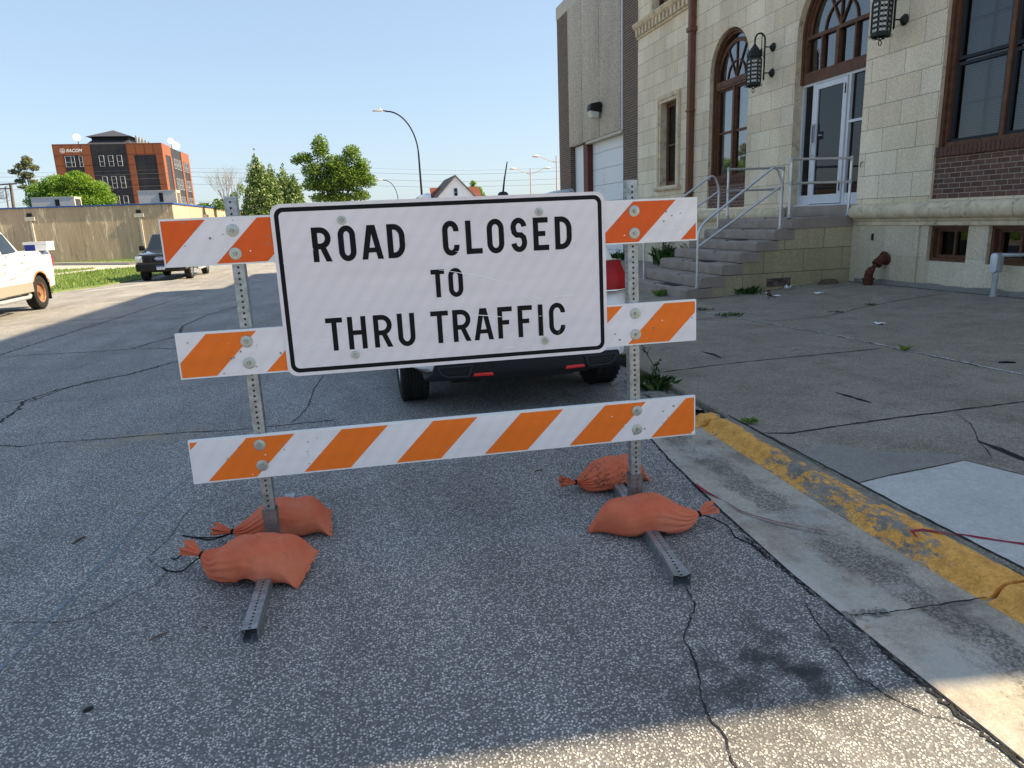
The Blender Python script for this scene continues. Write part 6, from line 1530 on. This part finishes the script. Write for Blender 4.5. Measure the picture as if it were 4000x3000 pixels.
m = MB(); tess(m, [(-8.8,44.0),(-8.8,46.4),(-12.6,46.6),(-14.4,46.9),(-15.0,47.05),(-14.8,45.5),(-15.4,42.5),(-30,39.4),(-30,38.1),(-14.9,40.2),(-14.2,42.4),(-13.2,44.6),(-12.3,45.2)], lambda x, y: gz(y)+.03); struct('path', m, MT['farwalk'], fix=False)
m = MB(); tess(m, [(-8.8,46.4),(-8.8,49.8),(-14.0,49.8),(-19.8,54.8),(-30,59.5),(-30,44.6),(-16,47.05),(-15.0,47.06),(-12.6,46.6)], lambda x, y: gz(y)+.012); struct('driveway', m, MT['farwalk'], fix=False)
m = MB()
for a, b_ in (((-8.8,49.8),(-14.0,49.8)), ((-14.0,49.8),(-19.8,54.8)), ((-19.8,54.8),(-30,59.5))):
    d = V((b_[0]-a[0], b_[1]-a[1], 0)).normalized(); nn = V((-d.y, d.x, 0))*-1; A0, B0 = V((*a, gl_)), V((*b_, gl_))
    m.hexa([A0, B0, B0-nn*-.35, A0-nn*-.35, A0+V((0,0,.2)), B0+V((0,0,.2)), B0-nn*-.35+V((0,0,.2)), A0-nn*-.35+V((0,0,.2))])
struct('driveway_kerb', m, MT['farwalk'])

# ------------------------------------------------------------------ trees
def leaves(m, blobs, n, size, rnd, flat=.0, shell=.45, up=.0):
    wts = [b_[1][0]*b_[1][1]*b_[1][2] for b_ in blobs]
    for k in range(n):
        (c, r) = rnd.choices(blobs, wts)[0]
        while True:
            d = V((rnd.gauss(0,1), rnd.gauss(0,1), rnd.gauss(0,1)))
            if d.length > .1: break
        d.normalize(); q = (rnd.random()**shell)*min(1.1, 1+rnd.gauss(0,.07))
        p = V(c)+V((d.x*r[0], d.y*r[1], d.z*r[2]))*q
        s_ = size*rnd.uniform(.55, 1.35)
        a = V((rnd.gauss(0,1), rnd.gauss(0,1), rnd.gauss(0,.6)+up)).normalized(); b_ = a.cross(V((rnd.gauss(0,1), rnd.gauss(0,1), rnd.gauss(0,1)))).normalized()
        m.poly([p-a*s_, p-b_*s_*.5+a*s_*.1, p+a*s_, p+b_*s_*.5+a*s_*.1])
def limbs(m, base, tips, r0_, rnd, fork=None):
    fork = fork or V(base).lerp(V(tips[0]), .35)
    m.tube([base, V(base).lerp(fork, .5)+V((rnd.uniform(-.05,.05),0,0)), fork], [r0_, r0_*.8, r0_*.65], 8)
    for t in tips:
        t = V(t); mid = fork.lerp(t, .5)+V((rnd.uniform(-.2,.2), rnd.uniform(-.2,.2), .1)); m.tube([fork, mid, t], [r0_*.45, r0_*.25, r0_*.06], 6)
        for k in range(3):
            e = mid.lerp(t, rnd.random())+V((rnd.uniform(-.5,.5), rnd.uniform(-.5,.5), rnd.uniform(.1,.6))); m.tube([mid.lerp(t, .3*k), e], [r0_*.12, r0_*.03], 4)
def tree(name, label, base, blobs, n, size, lm, r=.2, seed=1, grp=None, barkm='bark', shell=.45, up=0, cat='tree', extra=None, fork=None):
    rnd = random.Random(seed); T = thing(name, label, cat, base, group=grp)
    m = MB(); limbs(m, base, [b_[0] for b_ in blobs[:9]], r, rnd, fork); 
    if extra: extra(m, rnd)
    obj('trunk', m, MT[barkm], T, smooth=True)
    m = MB(); leaves(m, blobs, n, size, rnd, shell=shell, up=up); obj('crown', m, MT[lm], T, fix=False)
    return T
def cone(x, y, z0, z1, w_, rnd, n=17):
    out = []
    for i in range(n):
        t = i/(n-1); r = w_*(1-t)**.80*(.8+.2*min(1, t*5))+.13; out.append(((x+rnd.uniform(-.12,.12), y+rnd.uniform(-.2,.2), z0+(z1-z0)*t*.93), (r, r, (z1-z0)/n*1.5*(1-.25*t))))
        if t < .85 and i % 2 == 0: 
            for q in range(3): a = rnd.uniform(0, 6.28); out.append(((x+r*.75*cos(a), y+r*.75*sin(a), z0+(z1-z0)*t*.93+rnd.uniform(0,.5)), (r*.34+.05, r*.34+.05, .75)))
    return out
rnd = random.Random(31)
tree('conical_tree', 'tallest and leftmost of the conical trees, dark green with pale leaf backs', (-7.7,70,gl_), cone(-7.75,70,1.0,8.7,2.2,rnd), 24000, .125, 'leaf_pear', .16, 3, 'conical trees in a row', up=1.2)
tree('conical_tree', 'second conical tree from the left, slightly lower than the tallest', (-6.5,71,gl_), cone(-6.6,70.6,1.0,7.7,1.95,rnd), 19000, .12, 'leaf_pear', .14, 4, 'conical trees in a row', up=1.2)
tree('conical_tree', 'third conical tree from the left, with a pointed tip', (-5.4,72.5,gl_), cone(-5.6,72.5,1.0,7.7,1.6,rnd), 15000, .12, 'leaf_pear', .14, 5, 'conical trees in a row', up=1.2)
tree('conical_tree', 'rightmost and lowest conical tree, next to the maple', (-4.5,71,gl_), cone(-4.75,71,1.0,6.8,1.85,rnd), 17000, .12, 'leaf_pear', .14, 6, 'conical trees in a row', up=1.2)
mb_ = [((-1.9,78,8.6),(.9,1,1.35)),((-.2,78,6.0),(1.8,1.5,1.2)),((1.2,78,6.3),(1.3,1.3,.9)),((-3.3,78,7.8),(1.0,1,.6)),((-4.1,78,7.6),(.7,.8,.45)),((-2.6,78,6.6),(1.3,1.3,.9)),((-.6,78,7.0),(1.4,1.4,1.1)),((.9,78,8.0),(.95,1,1.0)),((1.8,78,7.0),(.9,1,.8)),((2.2,78,5.6),(.95,1,.75)),((.6,78,5.6),(1.6,1.5,1.0)),((-1.3,78,5.3),(1.6,1.5,.9)),((-2.9,78,5.4),(1.1,1.2,.7)),((1.3,78,4.3),(1.1,1.2,.6)),((-.6,78,4.1),(1.6,1.4,.6)),((-2.2,78,4.2),(1.2,1.2,.5))]
mb_ = [((c[0]*1.114+.0, c[1], 1.55+(c[2]-1.55)*1.114), tuple(q*1.05 for q in r)) for c, r in mb_]
tree('maple_tree', 'broad green maple with an open ragged crown right of the conical trees', (-.6,78,gl_), mb_, 24000, .13, 'leaf_maple', .28, 7, shell=.48, fork=V((-.6,78,3.4)))
bb = [((-31.2,85,6.2),(1.5,1.6,1.0)),((-29.6,85,6.8),(1.6,1.6,1.1)),((-27.6,85,7.0),(1.6,1.6,1.2)),((-26.0,85,6.3),(1.5,1.6,1.0)),((-25.1,85,5.3),(1.1,1.4,.8)),((-28.5,85,5.4),(3,2,1.2)),((-31.9,85,5.2),(1.1,1.3,.7)),((-27,84.5,4.9),(2.6,2,1.0)),((-27.5,85,8.0),(.5,.5,.4)),((-29.4,85,7.6),(.5,.5,.35)),((-30.6,85,7.0),(.5,.5,.4))]
tree('bushy_tree', 'bright yellow-green bushy tree in front of the office block', (-28.5,85,gl_), bb, 24000, .12, 'leaf_bush', .3, 8, shell=.35, fork=V((-28.5,85,3.5)))
pb = [((-33.9,90,9.8),(.6,.6,.6)),((-34.6,90,9.2),(.7,.7,.4)),((-33.3,90,9.1),(.55,.6,.4)),((-35.3,90,8.7),(.6,.6,.3)),((-34.2,90,8.3),(.8,.8,.4)),((-34.9,90,7.7),(.6,.6,.3)),((-33.6,90,7.6),(.5,.5,.3)),((-34.8,90,7.1),(.5,.5,.25))]
tree('pine_tree', 'thin ragged pine at the far left above the roofline', (-34.0,90,gl_), pb, 2600, .13, 'leaf_pine', .16, 9, shell=.5, barkm='palebark', fork=V((-34.1,90,6.4)))
def twigs(m, rnd):
    b0 = V((-11.2,75,3.2))
    def grow(p, d, L, r, k):
        q = p+d*L; m.tube([p, p.lerp(q,.5)+V((rnd.uniform(-.04,.04),0,0)), q], [r, r*.8, r*.55], 5, caps=False)
        if k == 0: return
        for j in range(3):
            e = (d+V((rnd.gauss(0,.32), rnd.gauss(0,.32), rnd.uniform(.0,.25)))).normalized(); grow(q if j else p.lerp(q,.6), e, L*rnd.uniform(.6,.85), r*.55, k-1)
    for j in range(7): grow(b0+V((rnd.uniform(-.2,.2),0,0)), V((rnd.gauss(0,.35), rnd.gauss(0,.2), 1)).normalized(), 1.5, .045, 4)
tree('bare_tree', 'half dead tree with bare pale twigs between the office block and the conical trees', (-11.2,75,gl_), [((-12.0,75,4.0),(.9,.8,.6)),((-10.6,75,4.6),(.5,.5,.7)),((-9.9,75,5.4),(.4,.4,.6)),((-13.6,75,3.9),(.8,.8,.35))], 900, .13, 'leaf_bush', .1, 10, barkm='palebark', extra=twigs, fork=V((-11.2,75,3.2)))
tree('small_tree', 'small young tree behind the right side of the gabled house', (16.2,89,gl_), [((15.7,89,5.9),(.4,.4,.6)),((16.4,89,5.1),(.5,.5,.6)),((16.8,89,4.4),(.5,.5,.6))], 900, .13, 'leaf_bush', .08, 12, fork=V((16.2,89,3.5)))
tree('small_tree', 'small round tree at the foot of the half hidden double lamp', (22.2,90,gl_), [((21.8,90,3.6),(.7,.7,.6)),((22.9,90,3.4),(.6,.6,.5))], 700, .13, 'leaf_bush', .08, 13, fork=V((22.2,90,2.5)))

# ------------------------------------------------------------------ weeds, litter, bird
def weed(name, label, x, y, z, n, h, spread, lm='leaf_weed', seed=1, stems=0, grp=None, lean=.6, w_=.008):
    rnd = random.Random(seed); m = MB()
    for k in range(n):
        bx, by = x+rnd.gauss(0, spread*.4), y+rnd.gauss(0, spread*.4); L = h*rnd.uniform(.4, 1.1); a = rnd.uniform(0, 6.28); tilt = rnd.uniform(.1, lean)
        d = V((cos(a)*tilt, sin(a)*tilt, 1)); s_ = V((-sin(a), cos(a), 0))*w_*rnd.uniform(.6, 1.4); p0 = V((bx, by, z)); p1 = p0+d*L*.55; p2 = p0+V((d.x*1.7, d.y*1.7, .75))*L
        m.poly([p0-s_*.6, p0+s_*.6, p1+s_, p2, p1-s_])
    if stems:
        for k in range(stems):
            a = rnd.uniform(0, 6.28); t = rnd.uniform(.05,.35); P = [V((x, y, z)), V((x+cos(a)*t*h*.5, y+sin(a)*t*h*.5, z+h*.6)), V((x+cos(a)*t*h, y+sin(a)*t*h, z+h*rnd.uniform(.9,1.3)))]
            m.tube(P, .004, 4)
            for j in range(16):
                u = rnd.random(); p = P[0].lerp(P[1], u*2) if u < .5 else P[1].lerp(P[2], u*2-1); b_ = rnd.uniform(0, 6.28); d = V((cos(b_), sin(b_), rnd.uniform(-.2,.8))).normalized(); L = h*.16*rnd.uniform(.5,1.2); s_ = d.cross(V((0,0,1))).normalized()*L*.28
                m.poly([p, p+d*L*.5+s_, p+d*L, p+d*L*.5-s_])
    o = obj(name, m, MT[lm], base=(x, y, z), fix=False); return tag(o, label, 'weed', grp)
zr = lambda x, y: gz(y)
weed('weed_clump', 'low leafy weed clump in the kerb gap beside the right barricade post', 2.60, 5.75, zr(0,6)-.01, 170, .17, .20, seed=2, stems=5, w_=.006)
weed('weed_clump', 'smaller weed tuft by the rear tyre of the white SUV', 2.62, 6.9, zr(0,6.9)-.01, 60, .20, .14, seed=3, w_=.012)
W = thing('flowering_weed', 'tall thin weed with a single yellow flower head by the kerb gap', 'weed', (2.70,5.92,-.02))
m = MB(); P = [V((2.70,5.92,-.02)), V((2.69,5.93,.14)), V((2.62,5.95,.27)), V((2.56,5.96,.38)), V((2.52,5.96,.425))]; m.tube(P, .004, 5); m.tube([P[1]+V((0,0,.03)), V((2.74,5.9,.22))], .003, 4); m.tube([P[2], V((2.66,5.95,.34))], .0025, 4); obj('stem', m, MT['leaf_weed'], W, fix=False)
m = MB(); rnd = random.Random(5)
for k in range(24):
    d = V((rnd.gauss(0,1), rnd.gauss(0,1), abs(rnd.gauss(0,1)))).normalized(); p = P[-1]+d*.012; s_ = d.orthogonal().normalized()*.006; m.poly([p-s_, p+d*.012, p+s_])
obj('flower', m, MT['yellow_petal'], W, fix=False)
m = MB(); leaves(m, [((2.71,5.92,.12),(.04,.04,.08)), ((2.74,5.9,.2),(.02,.02,.03)), ((2.6,5.95,.3),(.03,.02,.04))], 40, .02, rnd); obj('leaf', m, MT['leaf_weed'], W, fix=False)
weed('weed_bush', 'dark leafy weed bush against the stone wall beyond the steps', 9.35, 18.6, wz(9.35,18.6), 120, .55, .5, seed=6, stems=14, w_=.02)
weed('weed_bush', 'taller sprig of weeds beside the basement vent', 9.35, 20.0, wz(9.35,20), 80, .7, .35, seed=7, stems=12, w_=.02)
weed('weed_bush', 'weeds at the foot of the brown brick pier of the garage', 9.3, 23.6, wz(9.3,23.6), 90, .35, .6, seed=8, stems=6, w_=.03)
weed('grass_tuft', 'bright grass tuft growing from the joint of the lowest step', 5.98, 12.9, wz(5.98,12.9), 90, .17, .13, 'blade', seed=9, w_=.008)
weed('grass_tuft', 'weeds against the side wall of the entrance steps', 7.35, 12.0, wz(7.35,12)-.0, 90, .20, .30, 'leaf_weed', seed=10, w_=.01)
weed('grass_tuft', 'flat weed patch in the gravel joint nearest the steps', 5.52, 10.4, wz(5.5,10.4), 70, .035, .22, 'leaf_weed', seed=14, lean=2.0, w_=.007)
weed('grass_tuft', 'longer flat weed patch further along the gravel joint', 5.58, 9.6, wz(5.5,9.6), 100, .035, .26, 'leaf_weed', seed=15, lean=2.0, w_=.007)
weed('grass_tuft', 'small grass tuft in the gravel joint in the middle of the sidewalk', 5.62, 6.1, wz(5.6,6.1), 24, .07, .05, 'blade', seed=16, lean=1.5, w_=.006)
weed('grass_tuft', 'tiny moss tuft behind the yellow kerb end', 2.66, 4.25, .08, 60, .03, .05, 'blade', seed=17, lean=1.5, w_=.006)
for i, (x, y, lb) in enumerate(((7.0,9.0,'left flat weed in the cross joint near the standpipe'),(7.75,9.2,'right flat weed in the cross joint near the standpipe'))): weed('grass_tuft', lb, x, y, wz(x,y), 30, .025, .10, 'leaf_weed', seed=20+i, lean=2.2, w_=.01)
m = MB(); rnd = random.Random(12)
for k in range(900):
    c = rnd.random()
    if c < .62: x, y, z = 2.18+rnd.random()*.48, 4.70+rnd.random()**1.2*2.6, None
    elif c < .85: x, y, z = 2.0+rnd.random()*.6, 4.58+rnd.random()*.3, None
    elif c < .93: x, y, z = 1.66+rnd.random()*.9, 3.6+rnd.random()*1.1, None
    else: x, y, z = 1.74+rnd.random()**1.5*.17, 2.05+rnd.gauss(0,.018), None
    z = gz(y)+(.01 if y < 4.7 else .0)
    r = rnd.uniform(.003,.012)*(1.8 if rnd.random() < .06 and y > 4.6 else 1)
    if x > sx0(y)-.02: continue
    pts = [V((rnd.uniform(-1,1), rnd.uniform(-1,1), rnd.uniform(0,1))).normalized()*r*rnd.uniform(.7,1.2) for _ in range(5)]
    pts = [V((r*cos(a+k)*rnd.uniform(.7,1.2), r*sin(a+k)*rnd.uniform(.7,1.2), 0)) for a in (0,1.3,2.6,3.9,5.2)]; top = V((rnd.uniform(-.3,.3)*r, rnd.uniform(-.3,.3)*r, r*rnd.uniform(.6,1))); c0 = V((x,y,z))
    for i in range(5): m.tri(c0+pts[i], c0+pts[(i+1) % 5], c0+top)
tag(obj('gravel', m, MT['rubble'], fix=False), kind='stuff')
# broken kerb lump
m = MB(); rnd = random.Random(9); rows = []
for i in range(9):
    y = 4.74+i*.105; row = []
    for j in range(8):
        t = j/7; row.append((2.40+.27*t+rnd.uniform(-.02,.02), y+rnd.uniform(-.02,.02), max(-.03, .075*sin(pi*min(1, t*1.1+.12))*(1-i/9)**.5*rnd.uniform(.6,1.1)+gz(y))))
    rows.append(row)
m.grid(rows); tag(obj('broken_kerb', m, MT['rubble'], base=(2.5,5.1,0), smooth=True, angle=20), 'crumbling unpainted stub of kerb beyond the yellow paint', 'rubble')
# bird
BD = thing('sparrow', 'small sparrow standing on the sidewalk near the entrance steps', 'bird', (7.2,11.1,wz(7.2,11.1)))
bz = wz(7.2,11.1); m = MB()
m.tube([(7.30,11.1,bz+.035),(7.255,11.1,bz+.055),(7.215,11.1,bz+.085),(7.19,11.1,bz+.115),(7.178,11.1,bz+.135),(7.165,11.1,bz+.142),(7.148,11.1,bz+.139)], [.006,.024,.036,.030,.021,.018,.004], 12)
obj('body', m, simple('sparrow_plumage', (.10,.08,.065), .8, var=.6, vs=60), BD, smooth=True)
m = MB(); m.hexa([(7.30,11.085,bz+.03),(7.30,11.115,bz+.03),(7.36,11.11,bz+.008),(7.36,11.09,bz+.008),(7.30,11.085,bz+.04),(7.30,11.115,bz+.04),(7.36,11.11,bz+.014),(7.36,11.09,bz+.014)]); obj('tail', m, MT['bark'], BD)
for s_ in (-1, 1):
    m = MB(); m.tube([(7.22,11.1+s_*.012,bz+.06),(7.225,11.1+s_*.014,bz+.03),(7.215,11.1+s_*.014,bz+.002)], .003, 5); m.tube([(7.235,11.1+s_*.014,bz+.003),(7.195,11.1+s_*.016,bz+.003)], .002, 4); obj('leg', m, MT['stick'], BD)
m = MB(); m.lathe([(.006,0),(0,.014)], (7.150,11.1,bz+.139), (-1,0,-.1), 6); obj('beak', m, MT['trim'], BD)
m = MB(); m.tube([(7.172,11.1,bz+.128),(7.182,11.1,bz+.110)], [.017,.024], 10); obj('pale_cheek', m, MT['paper'], BD, smooth=True)
def litter(label, x, y, s_, mt='paper', cat='litter', seed=1, z=None, curl=.4):
    rnd = random.Random(seed); z = wz(x, y) if z is None else z; m = MB(); rows = []
    for i in range(4): rows.append([(x+(i-1.5)/3*s_+rnd.uniform(-.1,.1)*s_, y+(j-1.5)/3*s_+rnd.uniform(-.1,.1)*s_, z+.004+abs(rnd.gauss(0, curl))*s_*.35) for j in range(4)])
    m.grid(rows); tag(obj('paper_scrap' if mt == 'paper' else 'scrap', m, MT[mt], base=(x, y, z), fix=False), label, cat)
litter('white paper scrap right beside the sparrow', 7.45, 11.2, .12, seed=3)
litter('crumpled pale plastic scrap between the sparrow and the standpipe', 8.05, 10.85, .12, seed=4)
litter('folded white card leaning by the side wall of the steps', 8.1, 11.85, .11, seed=5, curl=.9)
litter('torn white paper scrap alone in the middle of the sidewalk', 6.7, 7.75, .12, seed=6)
litter('small white scrap on the weeds in the kerb gap', 2.52, 5.75, .09, seed=7, z=.04)
litter('small rusty red scrap at the foot of the steps side wall', 7.75, 11.92, .07, 'rust', seed=8)
def lump(label, name, x, y, z, a, b_, h, mt, cat, rot=0, seed=1):
    rnd = random.Random(seed); m = MB(); rows = []
    for i in range(6):
        t = i/5; r = cos(t*pi/2)**.6 if t < 1 else 0; rows.append([(x+(a*r*cos(q)*cos(rot)-b_*r*sin(q)*sin(rot))*rnd.uniform(.85,1.15), y+(a*r*cos(q)*sin(rot)+b_*r*sin(q)*cos(rot))*rnd.uniform(.85,1.15) if False else y+(a*r*cos(q)*sin(rot)+b_*r*sin(q)*cos(rot)), z+h*sin(t*pi/2)) for q in [2*pi*k/12 for k in range(12)]])
    m.grid(rows, close_v=True); tag(obj(name, m, MT[mt], base=(x, y, z), smooth=True, angle=60), label, cat)
lump('heap of dark leaves in the corner where the steps meet the wall', 'leaf_pile', 9.0, 11.85, wz(9.0,11.85)-.01, .22, .12, .10, 'bark', 'debris', 0, 2)
lump('dark flat dried blob on the asphalt at the lower left', 'dried_leaf', -.995, 2.295, .002, .017, .012, .006, 'trim', 'debris', .8, 3)
lump('small round stone in the gutter by the broken kerb end', 'pebble', 2.28, 4.12, .01, .018, .015, .016, 'rubble', 'stone', 0, 4)
lump('pebble lodged in the asphalt crack near the gutter', 'pebble', 1.575, 1.92, .002, .010, .008, .008, 'rubble', 'stone', 0, 5)
def stick(label, p, q, r=.004, mt='stick'):
    m = MB(); p, q = V(p), V(q); m.tube([p, p.lerp(q, .5)+V((.0,.002,.003)), q], [r*.5, r, r*.6], 6); tag(obj('twig', m, MT[mt], base=p), label, 'twig')
stick('pale dry twig on the asphalt left of the left barricade foot', (-.90,2.668,.005), (-.838,2.712,.006), .004)
stick('short dark twig on the asphalt just left of the left foot end', (-.712,2.712,.004), (-.685,2.695,.004), .0035, 'bark')
stick('tiny pale wood chip beside the left foot end', (-.63,2.62,.004), (-.622,2.598,.004), .004, 'joint')
stick('dark crooked twig further left on the asphalt', (-1.535,3.735,.004), (-1.50,3.815,.004), .006, 'bark')
stick('small black bark strip on the gravelly sidewalk near the right edge', (5.85,5.22,.06), (5.98,5.16,.06), .012, 'trim')
stick('little dark twig on the asphalt before the speckled sandbag', (1.0,3.98,.004), (1.06,3.99,.004), .004, 'bark')
